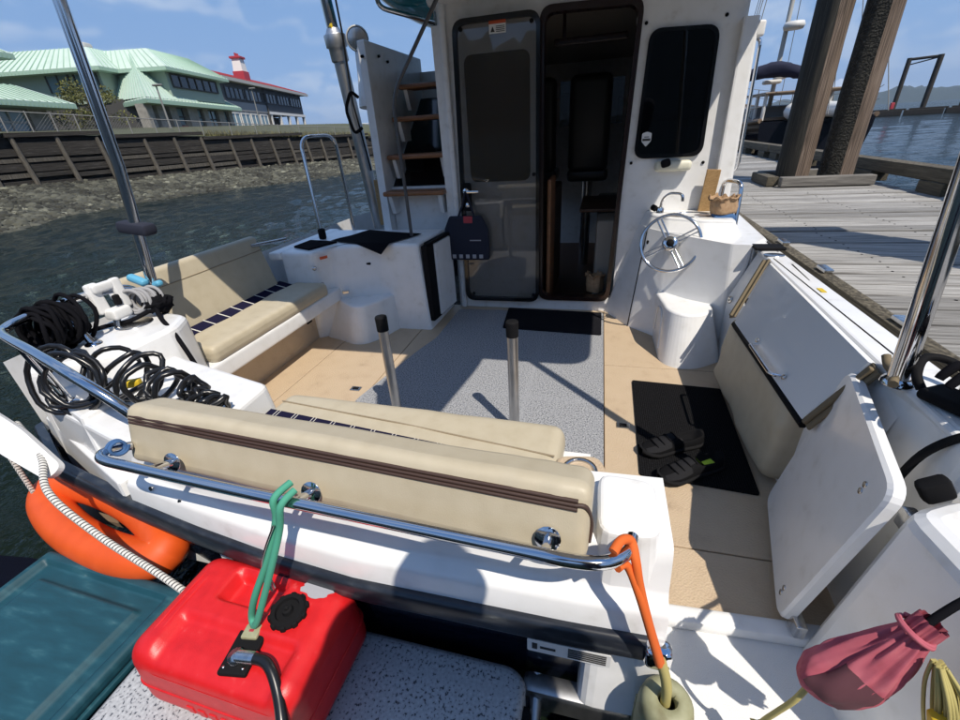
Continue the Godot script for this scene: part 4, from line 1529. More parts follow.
func port_side() -> void:
	var mb := MB.new()
	# toe kick and front strip of the bench
	mb.bx(-2.10, -2.03, 0.0, 0.27, -2.75, -1.30)
	P("bench_kick", mb, M.tan)
	mb = MB.new()
	mb.rbox(V(-1.95, 0.315, -2.10), V(0.20, 0.10, 1.50), 0.02, Basis(), 2)
	P("bench_front", mb, M.gel)
	mb = MB.new()
	mb.rbox(V(-2.14, 0.335, -2.15), V(0.30, 0.06, 1.30), 0.015)
	P("bench_top", mb, M.gel)
	# cushion of the bench, its back, and the cloth between
	var nz := noise(201, 2.2, 2)
	mb = MB.new()
	mb.rbox(V(-1.985, 0.405, -2.09), V(0.27, 0.10, 1.08), 0.035, Basis(), 3, 8, func(p: Vector3): return p + V(0, nz.get_noise_2d(p.x * 2, p.z * 2) * 0.008, 0))
	P("bench_cushion", mb, M.vinyl)
	var bb := Basis(V(0, 0, 1), 0.24)
	mb = MB.new()
	mb.rbox(V(-2.305, 0.60, -2.08), V(0.085, 0.39, 1.02), 0.032, bb, 4, 6)
	var back := P("bench_back", mb, M.vinyl)
	mb = MB.new()
	mb.rbox(V(-2.305, 0.60, -2.08) + bb * V(-0.053, 0.01, 0), V(0.025, 0.37, 1.03), 0.01, bb)
	part("back_board", mb, M.gel, back)
	mb = MB.new()
	mb.tube([V(-2.305, 0.60, -1.58) + bb * V(0.043, 0.09, 0), V(-2.305, 0.60, -2.58) + bb * V(0.043, 0.09, 0)], 0.003, 5)
	part("seam", mb, M.vinyl_dark, back)
	mb = MB.new()
	mb.quad(V(-2.12, 0.425, -1.60), V(-2.12, 0.425, -2.62), V(-2.245, 0.455, -2.62), V(-2.245, 0.455, -1.66))
	var cl := P("bench_cloth", mb, M.navy_cloth)
	for k in 9:
		var z := -1.66 - k * 0.11
		mb = MB.new()
		mb.box(V(-2.183, 0.4425, z), V(0.126, 0.002, 0.007), Basis(V(0, 0, 1), -0.236))
		part("stripe", mb, M.thread, cl)
	mb = MB.new()
	mb.tube([V(-2.20, 0.40, -2.60), V(-2.12, 0.50, -2.95)], 0.016, 8)
	P("bench_stay", mb, M.steel_worn)
	mb = MB.new()
	mb.tube([V(-2.30, 0.74, -2.5), V(-2.24, 0.72, -2.8)], 0.012, 8)
	P("bench_stay", mb, M.steel_worn)
	# ---- aft port quarter block and coaming
	mb = MB.new()
	mb.prism(rp(p2([-2.27, -1.02, -2.29, -1.60, -1.74, -1.42, -1.62, -1.30, -1.58, -1.12, -1.92, -0.95, -2.05, -0.88]), 0.05, 3), rp(p2([-2.22, -1.04, -2.23, -1.58, -1.88, -1.52, -1.80, -1.38, -1.80, -1.14, -1.95, -0.98, -2.05, -0.93]), 0.04, 3), 0.0, 0.655, 0.03)
	P("port_quarter", mb, M.gel)
	mb = MB.new()
	mb.prism(rp(p2([-1.98, -1.40, -1.16, -1.20, -1.16, -0.75, -1.45, -0.755, -2.05, -0.90]), 0.03, 3), rp(p2([-1.95, -1.36, -1.18, -1.16, -1.16, -0.765, -1.45, -0.765, -1.98, -0.90]), 0.03, 3), 0.0, 0.545, 0.02)
	P("port_locker", mb, M.gel)
	# stepped stern corner: low shelf outside the locker
	mb = MB.new()
	mb.prism(rp(p2([-2.24, -0.98, -1.44, -0.70, -1.44, -0.90, -2.15, -1.06]), 0.02, 2), rp(p2([-2.20, -0.98, -1.46, -0.715, -1.44, -0.90, -2.15, -1.04]), 0.02, 2), 0.28, 0.40, 0.012)
	P("stern_shelf", mb, M.gel)
	mb = MB.new()
	mb.prism(rp(p2([-2.2, -0.99, -1.62, -0.79, -1.62, -0.99, -2.12, -1.1]), 0.02, 2), rp(p2([-2.18, -0.99, -1.66, -0.82, -1.66, -0.99, -2.12, -1.08]), 0.02, 2), 0.4, 0.565, 0.015)
	P("stern_step", mb, M.gel)
	mb = MB.new()
	mb.bx(-2.29, -2.24, 0.3, 0.44, -2.62, -1.5)
	mb.rbox(V(-2.24, 0.63, -3.05), V(0.11, 0.06, 0.84), 0.02, Basis(), 2)
	P("port_coaming", mb, M.gel)
	# drink holders / plates on the quarter
	mb = MB.new()
	mb.lathe([Vector2(0.075, 0.0), Vector2(0.075, 0.004), Vector2(0.06, 0.005), Vector2(0, 0.005)], 24, Transform3D(Basis(), V(-2.04, 0.656, -1.38)))
	P("deck_plate", mb, M.steel_worn)
	mb = MB.new()
	mb.lathe([Vector2(0.07, 0.0), Vector2(0.07, 0.006), Vector2(0, 0.008)], 20, Transform3D(Basis(), V(-2.12, 0.656, -1.10)))
	P("deck_plate", mb, M.black_gloss)
	# ---- forward port console
	mb = MB.new()
	mb.prism(rp(p2([-2.2, -3.42, -1.17, -3.42, -1.19, -2.87, -1.52, -2.87, -1.93, -2.70, -2.02, -2.62, -2.2, -2.62]), 0.03, 3), rp(p2([-2.2, -3.42, -1.19, -3.42, -1.225, -2.90, -1.55, -2.90, -1.87, -2.80, -1.93, -2.64, -2.2, -2.64]), 0.03, 3), 0.0, 0.66, 0.025)
	P("port_console", mb, M.gel)
	mb = MB.new()
	mb.prism(rp(p2([-1.44, -2.92, -1.51, -2.70, -1.595, -2.56, -1.69, -2.545, -1.84, -2.61, -1.98, -2.65, -2.03, -2.92]), 0.05, 4), rp(p2([-1.45, -2.95, -1.52, -2.74, -1.60, -2.61, -1.68, -2.60, -1.80, -2.69, -1.93, -2.79, -1.99, -2.95]), 0.05, 4), 0.0, 0.28, 0.018, 4)
	P("port_step", mb, M.gel)
	# fridge front on the console's inboard face
	var fb := Basis(Vector3.UP, -0.10)
	mb = MB.new()
	mb.rbox(V(-1.165, 0.355, -3.10), V(0.05, 0.58, 0.42), 0.008, fb)
	var fr := P("fridge", mb, M.rubber)
	mb = MB.new()
	mb.rbox(V(-1.135, 0.36, -3.145), V(0.03, 0.555, 0.30), 0.006, fb)
	part("door", mb, M.gel, fr)
	mb = MB.new()
	mb.rbox(V(-1.15, 0.655, -3.09), V(0.05, 0.02, 0.36), 0.006, fb)
	part("handle", mb, M.rubber, fr)
	# small hardware on the console
	mb = MB.new()
	mb.rbox(V(-1.64, 0.52, -2.872), V(0.05, 0.018, 0.02), 0.006)
	mb.lathe([Vector2(0.018, 0), Vector2(0.018, 0.012), Vector2(0, 0.014)], 10, ytf(V(-1.63, 0.52, -2.885), V(0, 0, 1)))
	P("latch", mb, M.rubber)
	mb = MB.new()
	mb.rbox(V(-1.80, 0.335, -2.755), V(0.05, 0.03, 0.02), 0.006, Basis(Vector3.UP, 0.35))
	P("switch_panel", mb, M.steel_worn)
	for q in [V(-1.905, 0.43, -2.64), V(-1.90, 0.36, -2.64), V(-1.93, 0.55, -2.63)]:
		mb = MB.new()
		mb.lathe([Vector2(0.016, 0), Vector2(0.016, 0.006), Vector2(0, 0.008)], 10, ytf(q, V(0.7, 0, 0.6)))
		P("fastener", mb, M.steel_worn)
	mb = MB.new()
	mb.rbox(V(-1.885, 0.61, -2.70), V(0.06, 0.02, 0.006), 0.002, Basis(Vector3.UP, 1.1))
	P("label_plate", mb, M.red_ink)
	mb = MB.new()
	mb.rbox(V(-2.035, 0.17, -2.55), V(0.03, 0.03, 0.06), 0.008)
	P("drain_plug", mb, M.rubber)

func starboard_side() -> void:
	var mb := MB.new()
	# coaming
	mb.prism(rp(p2([0.92, -0.98, 1.0, -0.98, 1.005, -3.0, 0.93, -2.72]), 0.02, 3), rp(p2([0.825, -0.98, 0.985, -0.98, 0.99, -2.95, 0.888, -2.72]), 0.02, 3), 0.3, 0.672, 0.014)
	P("starboard_coaming", mb, M.gel)
	mb = MB.new()
	mb.prism(rp(p2([0.88, -2.73, 1.0, -2.9, 1.06, -4.0, 0.95, -6.0, 0.72, -6.0, 0.74, -3.3]), 0.02, 3), rp(p2([0.87, -2.73, 0.985, -2.9, 1.05, -4.0, 0.94, -6.0, 0.72, -6.0, 0.74, -3.3]), 0.02, 3), 0.3, 0.69, 0.02)
	P("side_deck", mb, M.gel)
	mb = MB.new()
	mb.bx(0.903, 0.908, 0.668, 0.6735, -2.52, -1.18)
	P("coaming_groove", mb, M.rubber)
	mb = MB.new()
	mb.box(V(0.935, 0.6738, -2.02), V(0.02, 0.002, 0.05))
	P("yellow_tag", mb, M.yellow)
	# inner face: glossy hinged panel leaning inboard, between two folded cloth sides
	mb = MB.new()
	mb.quad(V(0.895, 0.66, -2.72), V(0.79, 0.38, -2.72), V(0.79, 0.38, -1.2), V(0.845, 0.66, -1.2))
	mb.quad(V(0.79, 0.38, -2.72), V(0.79, 0.0, -2.72), V(0.79, 0.0, -1.2), V(0.79, 0.38, -1.2))
	P("side_liner", mb, M.gel)
	var c4 := [V(0.742, 0.395, -1.43), V(0.731, 0.395, -2.30), V(0.884, 0.664, -2.47), V(0.836, 0.664, -1.37)]
	var pz: Vector3 = (c4[1] - c4[0]).cross(c4[3] - c4[0]).normalized()
	if pz.x > 0: pz = -pz
	mb = MB.new()
	var inn := []
	var mid4: Vector3 = (c4[0] + c4[1] + c4[2] + c4[3]) / 4.0
	for q in c4: inn.append((q as Vector3).lerp(mid4, 0.03) + pz * 0.012)
	mb.quad(inn[0], inn[1], inn[2], inn[3])
	for k in 4: mb.quad(c4[k], c4[(k + 1) % 4], inn[(k + 1) % 4], inn[k])
	for k in 4: mb.quad(c4[k] - pz * 0.02, c4[(k + 1) % 4] - pz * 0.02, c4[(k + 1) % 4], c4[k])
	var panel := P("seat_panel", mb, M.gel_shiny)
	mb = MB.new()
	mb.tube([c4[0] + V(-0.004, -0.008, 0.0), c4[1] + V(-0.004, -0.008, 0.0)], 0.016, 6)
	part("hinge_strip", mb, M.rubber, panel)
	var hp := func(u: float, w: float, o: float) -> Vector3: return (inn[1] as Vector3).lerp(inn[0], u).lerp((inn[2] as Vector3).lerp(inn[3], u), w) + pz * o
	mb = MB.new()
	mb.tube(bend([hp.call(0.38, 0.10, 0.0), hp.call(0.385, 0.07, 0.035), hp.call(0.70, 0.07, 0.035), hp.call(0.705, 0.10, 0.0)], 0.03), 0.007, 8)
	part("handle", mb, M.chrome, panel)
	for u in [0.35, 0.73]:
		mb = MB.new()
		mb.lathe([Vector2(0.011, 0), Vector2(0.011, 0.004), Vector2(0, 0.006)], 10, ytf(hp.call(u, 0.13, 0.0), pz))
		part("screw", mb, M.steel_worn, panel)
	for e in [[c4[1], c4[2], -0.035], [c4[0], c4[3], 0.03]]:
		var a: Vector3 = e[0] + V(0, 0.01, e[2]) + pz * 0.012
		var b: Vector3 = e[1] + V(0, 0.0, e[2]) + pz * 0.012
		var dy := (b - a).normalized()
		mb = MB.new()
		mb.rbox((a + b) / 2, V(0.055, (b - a).length(), 0.012), 0.005, Basis(dy.cross(pz), dy, pz).orthonormalized())
		mb.rbox((a + b) / 2 + pz * 0.012, V(0.02, (b - a).length() * 0.97, 0.016), 0.006, Basis(dy.cross(pz), dy, pz).orthonormalized())
		P("seat_strap", mb, M.strap)
	mb = MB.new()
	mb.rbox(V(0.79, 0.475, -2.38), V(0.03, 0.05, 0.035), 0.008)
	P("buckle", mb, M.steel_worn)
	# thick cushion below
	var nz := noise(211, 2.5, 2)
	mb = MB.new()
	mb.rbox(V(0.775, 0.215, -1.955), V(0.135, 0.37, 0.87), 0.05, Basis(V(0, 0, 1), -0.10), 4, 8, func(p: Vector3): return p + V(nz.get_noise_2d(p.y * 2, p.z * 2) * 0.012, 0, 0))
	P("side_cushion", mb, M.vinyl)
	# step beside the console, with a moulded groove
	mb = MB.new()
	mb.prism(rp(p2([0.432, -2.98, 0.435, -2.60, 0.465, -2.53, 0.54, -2.487, 0.64, -2.50, 0.80, -2.62, 0.83, -2.98]), 0.04, 4), rp(p2([0.415, -3.02, 0.45, -2.69, 0.485, -2.62, 0.545, -2.575, 0.63, -2.585, 0.715, -2.66, 0.75, -3.02]), 0.04, 4), 0.0, 0.315, 0.018, 4)
	P("starboard_step", mb, M.gel)
	mb = MB.new()
	mb.tube(curve([V(0.434, 0.05, -2.66), V(0.441, 0.16, -2.71), V(0.440, 0.26, -2.76), V(0.430, 0.25, -2.86), V(0.430, 0.08, -2.9)], 5), 0.006, 6)
	P("step_moulding", mb, M.gel_shiny)
	# console with sink and wheel: angled front
	mb = MB.new()
	mb.prism(rp(p2([0.10, -3.405, 0.275, -3.105, 0.44, -2.95, 0.80, -2.72, 0.84, -2.72, 0.84, -3.405]), 0.02, 3), rp(p2([0.30, -3.405, 0.345, -3.22, 0.46, -3.06, 0.76, -2.75, 0.87, -2.73, 0.87, -3.405]), 0.02, 3), 0.0, 0.69, 0.0)
	mb.prism(rp(p2([0.30, -3.405, 0.345, -3.22, 0.44, -3.09, 0.66, -2.96, 0.86, -2.93, 0.88, -3.405]), 0.02, 3), rp(p2([0.33, -3.405, 0.365, -3.26, 0.45, -3.14, 0.66, -3.03, 0.83, -3.0, 0.85, -3.405]), 0.02, 3), 0.68, 0.775, 0.02)
	var cons := P("starboard_console", mb, M.gel)
	mb = MB.new()
	mb.tube([V(0.272, 0.0, -3.108), V(0.345, 0.69, -3.22)], 0.004, 5)
	part("edge_seam", mb, M.rubber, cons)
	mb = MB.new()
	mb.lathe([Vector2(0.0, -0.06), Vector2(0.085, -0.055), Vector2(0.10, 0.0), Vector2(0.115, 0.004), Vector2(0.115, 0.0)], 24, Transform3D(Basis().scaled(V(1.2, 1, 0.8)), V(0.60, 0.778, -3.2)))
	part("sink", mb, M.steel, cons)
	mb = MB.new()
	mb.tube(bend([V(0.42, 0.775, -3.30), V(0.425, 0.86, -3.30), V(0.46, 0.905, -3.27), V(0.535, 0.905, -3.22), V(0.54, 0.86, -3.215)], 0.03), 0.010, 8)
	mb.lathe([Vector2(0.026, 0), Vector2(0.024, 0.03), Vector2(0.012, 0.04)], 12, Transform3D(Basis(), V(0.42, 0.775, -3.30)))
	part("faucet", mb, M.chrome, cons)
	mb = MB.new()
	mb.lathe([Vector2(0.02, 0), Vector2(0.02, 0.03), Vector2(0, 0.032)], 12, ytf(V(0.39, 0.80, -3.32), V(-0.6, 0.4, 0.6)))
	part("tap_knob", mb, M.rubber, cons)
	# gauge
	mb = MB.new()
	mb.rbox(V(0.655, 0.60, -2.875), V(0.105, 0.085, 0.02), 0.008, look_basis(V(-0.65, 0.18, 0.75)))
	var gg := part("gauge", mb, M.black_gloss, cons)
	mb = MB.new()
	mb.rbox(V(0.653, 0.604, -2.868), V(0.075, 0.045, 0.014), 0.004, look_basis(V(-0.65, 0.18, 0.75)))
	part("display", mb, M.house_glass_dark, cons)
	mb = MB.new()
	mb.rbox(V(0.37, 0.60, -3.19), V(0.05, 0.03, 0.03), 0.01)
	part("throttle_base", mb, M.rubber, cons)
	# steering wheel
	var wc := V(0.462, 0.648, -2.955)
	var wb := look_basis(V(-0.22, 0.40, 1.0))
	mb = MB.new()
	var ring := []
	for k in 48: ring.append(wc + wb * V(cos(TAU * k / 48) * 0.175, sin(TAU * k / 48) * 0.175, 0))
	mb.tube(ring, 0.0105, 8, true)
	var wh := P("steering_wheel", mb, M.steel)
	for a in [0.55, 0.55 + PI * 0.5, 0.55 + PI, 0.55 + PI * 1.5]:
		mb = MB.new()
		for s in [-1, 1]:
			var o := wb * V(-sin(a) * 0.012 * s, cos(a) * 0.012 * s, 0)
			mb.tube([wc + wb * V(cos(a) * 0.03, sin(a) * 0.03, -0.02) + o, wc + wb * V(cos(a) * 0.172, sin(a) * 0.172, 0) + o], 0.0055, 6)
		part("spoke", mb, M.steel, wh)
	mb = MB.new()
	mb.lathe([Vector2(0.05, -0.035), Vector2(0.05, -0.005), Vector2(0.042, 0.008), Vector2(0.03, 0.012), Vector2(0, 0.014)], 20, ytf(wc, wb.z))
	part("hub", mb, M.chrome, wh)
	mb = MB.new()
	mb.lathe([Vector2(0.024, 0.0), Vector2(0.024, 0.016), Vector2(0, 0.018)], 16, ytf(wc, wb.z))
	part("hub_cap", mb, M.rubber, wh)
	mb = MB.new()
	mb.tube([wc - wb.z * 0.03, wc - wb.z * 0.16], 0.036, 12, false, 0.05)
	part("column", mb, M.steel_worn, wh)
	# black pad and speaker on the coaming
	mb = MB.new()
	mb.rbox(V(0.935, 0.683, -2.715), V(0.15, 0.016, 0.10), 0.006, Basis(), 2)
	P("coaming_pad", mb, M.rubber)
	mb = MB.new()
	mb.lathe([Vector2(0.05, 0), Vector2(0.05, 0.004), Vector2(0, 0.005)], 20, Transform3D(Basis().scaled(V(1.0, 1, 0.7)), V(0.925, 0.673, -2.58)))
	P("deck_plate", mb, M.steel_worn)
	mb = MB.new()
	mb.lathe([Vector2(0.022, 0), Vector2(0.022, 0.008), Vector2(0.012, 0.01), Vector2(0, 0.004)], 16, ytf(V(0.79, 0.39, -2.66), V(-1, 0.1, 0.25)))
	P("socket", mb, M.steel_worn)
	# grab rail outside the sink
	mb = MB.new()
	mb.tube(bend([V(0.80, 0.77, -3.36), V(0.80, 0.965, -3.36), V(0.872, 0.965, -3.22), V(0.865, 0.70, -3.16)], 0.05), 0.014, 10)
	P("grab_rail", mb, M.steel)
	# aft quarter: bulkhead behind the gate door, gate post
	mb = MB.new()
	mb.prism(rp(p2([0.64, -0.90, 0.70, -0.52, 1.0, -0.46, 1.0, -0.95, 0.80, -0.95]), 0.03, 3), rp(p2([0.685, -0.86, 0.72, -0.56, 0.98, -0.50, 0.98, -0.92, 0.80, -0.92]), 0.04, 3), -0.12, 0.585, 0.04)
	P("gate_post", mb, M.gel)
	mb = MB.new()
	mb.prism(rp(p2([0.78, -0.95, 1.0, -0.9, 1.0, -1.36, 0.80, -1.36]), 0.03, 3), rp(p2([0.82, -0.94, 0.985, -0.9, 0.985, -1.36, 0.845, -1.36]), 0.03, 3), 0.0, 0.674, 0.025)
	P("starboard_quarter", mb, M.gel)
	# open gate door, standing fore and aft
	mb = MB.new()
	var c0 := [V(0.705, 0.03, -1.435), V(0.585, 0.035, -0.92), V(0.690, 0.60, -0.872), V(0.793, 0.63, -1.41)]
	var nn: Vector3 = (c0[1] - c0[0]).cross(c0[3] - c0[0]).normalized()
	if nn.x > 0: nn = -nn
	var ux: Vector3 = (c0[1] - c0[0]).normalized()
	var gx := Transform3D(Basis(ux, nn.cross(ux), nn), c0[0])
	var loc := []
	for q in c0:
		var w := gx.affine_inverse() * (q as Vector3)
		loc.append(Vector2(w.x, w.y))
	var o1 := rp(loc, 0.05, 5)
	var ctr := Vector2.ZERO
	for q in o1: ctr += q / o1.size()
	var o2 := []
	for q in o1: o2.append(ctr + (q - ctr) * 0.975)
	mb.xf = gx
	for i in o1.size():
		var j := (i + 1) % o1.size()
		mb.quad(V(o1[i].x, o1[i].y, -0.03), V(o1[j].x, o1[j].y, -0.03), V(o1[j].x, o1[j].y, -0.008), V(o1[i].x, o1[i].y, -0.008))
		mb.quad(V(o1[i].x, o1[i].y, -0.008), V(o1[j].x, o1[j].y, -0.008), V(o2[j].x, o2[j].y, 0.0), V(o2[i].x, o2[i].y, 0.0))
	mb.plate(o2, -0.0302, 0.0)
	var gate := P("gate_door", mb, M.gel)
	for q in [Vector2(0.07, 0.055), Vector2(0.46, 0.495)]:
		for s in [-1, 1]:
			mb = MB.new()
			mb.xf = gx
			mb.lathe([Vector2(0.0085, 0), Vector2(0.0085, 0.003), Vector2(0.004, 0.003), Vector2(0, 0.001)], 10, ytf(V(0.53 - q.x if q.y < 0.2 else q.x, q.y + s * 0.011, 0.0), V(0, 0, 1)))
			part("hinge_screw", mb, M.steel_worn, gate)
	for q in [V(0.625, 0.06, -0.905), V(0.715, 0.53, -0.865)]:
		mb = MB.new()
		mb.rbox(q, V(0.03, 0.05, 0.06), 0.006)
		part("hinge", mb, M.steel_worn, gate)
	mb = MB.new()
	mb.rbox(V(0.77, 0.585, -0.925), V(0.06, 0.06, 0.035), 0.012, Basis(V(0, 0, 1), 0.6))
	P("gate_latch", mb, M.rubber)

func stern_seat() -> void:
	var yaw := Basis(Vector3.UP, -0.035)
	var mb := MB.new()
	mb.bx(-1.14, 0.03, 0.0, 0.41, -1.12, -0.70)
	P("stern_seat_base", mb, M.gel)
	var nz := noise(221, 1.8, 2)
	mb = MB.new()
	mb.rbox(V(-0.59, 0.445, -1.03), V(1.07, 0.11, 0.30), 0.045, yaw, 4, 9, func(p: Vector3): return p + V(0, nz.get_noise_2d(p.x * 1.6, p.z) * 0.006, 0))
	var sc := P("stern_seat_cushion", mb, M.vinyl)
	mb = MB.new()
	var nv := [V(-1.10, 0.501, -1.058), V(-0.07, 0.501, -0.935), V(-0.075, 0.501, -0.88), V(-1.10, 0.501, -0.925)]
	mb.prism([Vector2(nv[0].x, nv[0].z), Vector2(nv[1].x, nv[1].z), Vector2(nv[2].x, nv[2].z), Vector2(nv[3].x, nv[3].z)], [Vector2(nv[0].x, nv[0].z), Vector2(nv[1].x, nv[1].z), Vector2(nv[2].x, nv[2].z), Vector2(nv[3].x, nv[3].z)], 0.494, 0.505, 0.0)
	var cl := part("cloth_strip", mb, M.navy_cloth, sc)
	for k in 13:
		for s in [-1, 1]:
			var a: Vector3 = nv[0].lerp(nv[1], (k + 0.5) / 13.0 + s * 0.006)
			var b: Vector3 = nv[3].lerp(nv[2], (k + 0.5) / 13.0 + s * 0.006)
			mb = MB.new()
			mb.tube([a + V(0, 0.0035, 0), b + V(0, 0.0035, 0)], 0.0018, 4)
			part("stitch", mb, M.thread, cl)
	mb = MB.new()
	mb.tube([V(-1.10, 0.498, -1.12), V(-0.6, 0.501, -1.06), V(-0.075, 0.500, -0.985)], 0.003, 5)
	part("seam", mb, M.vinyl_dark, sc)
	# back rest: long bolster with brown piping
	var L := V(-1.29, 0.612, -0.772)
	var R := V(0.03, 0.612, -0.682)
	var dx := (R - L).normalized()
	var bz := dx.cross(Vector3.UP).normalized()
	var bb := Basis(dx, Vector3.UP, bz) * Basis(V(1, 0, 0), -0.34)
	mb = MB.new()
	mb.rbox((L + R) / 2, V((R - L).length(), 0.178, 0.125), 0.030, bb, 4, 90, func(p: Vector3): return V(p.x, p.y + nz.get_noise_2d(p.x * 1.2, 4.0) * 0.0025, p.z + nz.get_noise_2d(p.x * 1.2, p.y * 2.0) * 0.004 + 0.0016 * sin(p.x * 70.0 + 3.0 * sin(p.x * 9.0)) * smoothstep(0.03, 0.06, absf(p.y)) * smoothstep(0.2, 0.65, absf(p.x))))
	var br := P("stern_backrest", mb, M.vinyl)
	for k in 3:
		mb = MB.new()
		var o := bb * V(0, 0.056 - k * 0.009, 0.0632 + (0.0 if k else -0.0006))
		mb.tube([(L + R) / 2 + o - dx * 0.635, (L + R) / 2 + o, (L + R) / 2 + o + dx * 0.635], 0.0046, 6)
		part("piping", mb, M.piping, br)
	mb = MB.new()
	mb.tube(curve([R + bb * V(-0.032, 0.047, 0.0632), R + bb * V(-0.010, 0.043, 0.056), R + bb * V(0.0015, 0.0, 0.03), R + bb * V(0.0, -0.045, 0.03)], 5), 0.005, 6)
	part("piping", mb, M.piping, br)
	mb = MB.new()
	mb.tube([R + bb * V(-0.06, 0.080, -0.05), R + bb * V(-0.055, 0.0875, 0.0), R + bb * V(-0.05, 0.080, 0.045)], 0.0025, 5)
	part("seam", mb, M.vinyl_dark, br)
	# cup holder
	mb = MB.new()
	mb.lathe([Vector2(0.0, -0.08), Vector2(0.034, -0.08), Vector2(0.036, 0.0), Vector2(0.047, 0.003), Vector2(0.049, -0.002)], 24, Transform3D(Basis(), V(0.0, 0.498, -0.945)))
	P("cup_holder", mb, M.steel)
	mb = MB.new()
	mb.prism(rp(p2([-0.07, -1.0, 0.05, -1.02, 0.075, -0.96, 0.06, -0.86, -0.07, -0.86]), 0.03, 3), rp(p2([-0.07, -1.0, 0.05, -1.02, 0.075, -0.96, 0.06, -0.86, -0.07, -0.86]), 0.03, 3), 0.0, 0.494, 0.01)
	P("cup_shelf", mb, M.tan)
	# rail across the stern with its brackets
	mb = MB.new()
	var rail := curve([V(-1.272, 0.60, -0.70), V(-1.285, 0.622, -0.645), V(-1.25, 0.628, -0.612), V(-1.13, 0.630, -0.60), V(-0.8, 0.632, -0.580), V(-0.4, 0.633, -0.562), V(-0.1, 0.633, -0.550), V(0.0, 0.631, -0.548), V(0.06, 0.628, -0.560), V(0.098, 0.615, -0.600), V(0.112, 0.60, -0.65)], 6)
	mb.tube(rail, 0.0135, 12)
	var rl := P("stern_rail", mb, M.steel)
	for q in [[-1.075, -0.597], [-0.625, -0.571], [-0.055, -0.549]]:
		mb = MB.new()
		var bk: Vector3 = V(q[0], 0.604, q[1] - 0.062)
		mb.tube([V(q[0], 0.631, q[1]), bk], 0.010, 10)
		mb.lathe([Vector2(0.027, 0), Vector2(0.027, 0.003), Vector2(0.012, 0.006), Vector2(0, 0.006)], 16, ytf(bk, V(0, 0.35, 1)))
		part("bracket", mb, M.steel, rl)

func rect_wall(mb: MB, x0: float, x1: float, y0: float, y1: float) -> void:
	mb.bx(x0, x1, y0, y1, -3.46, -3.40)

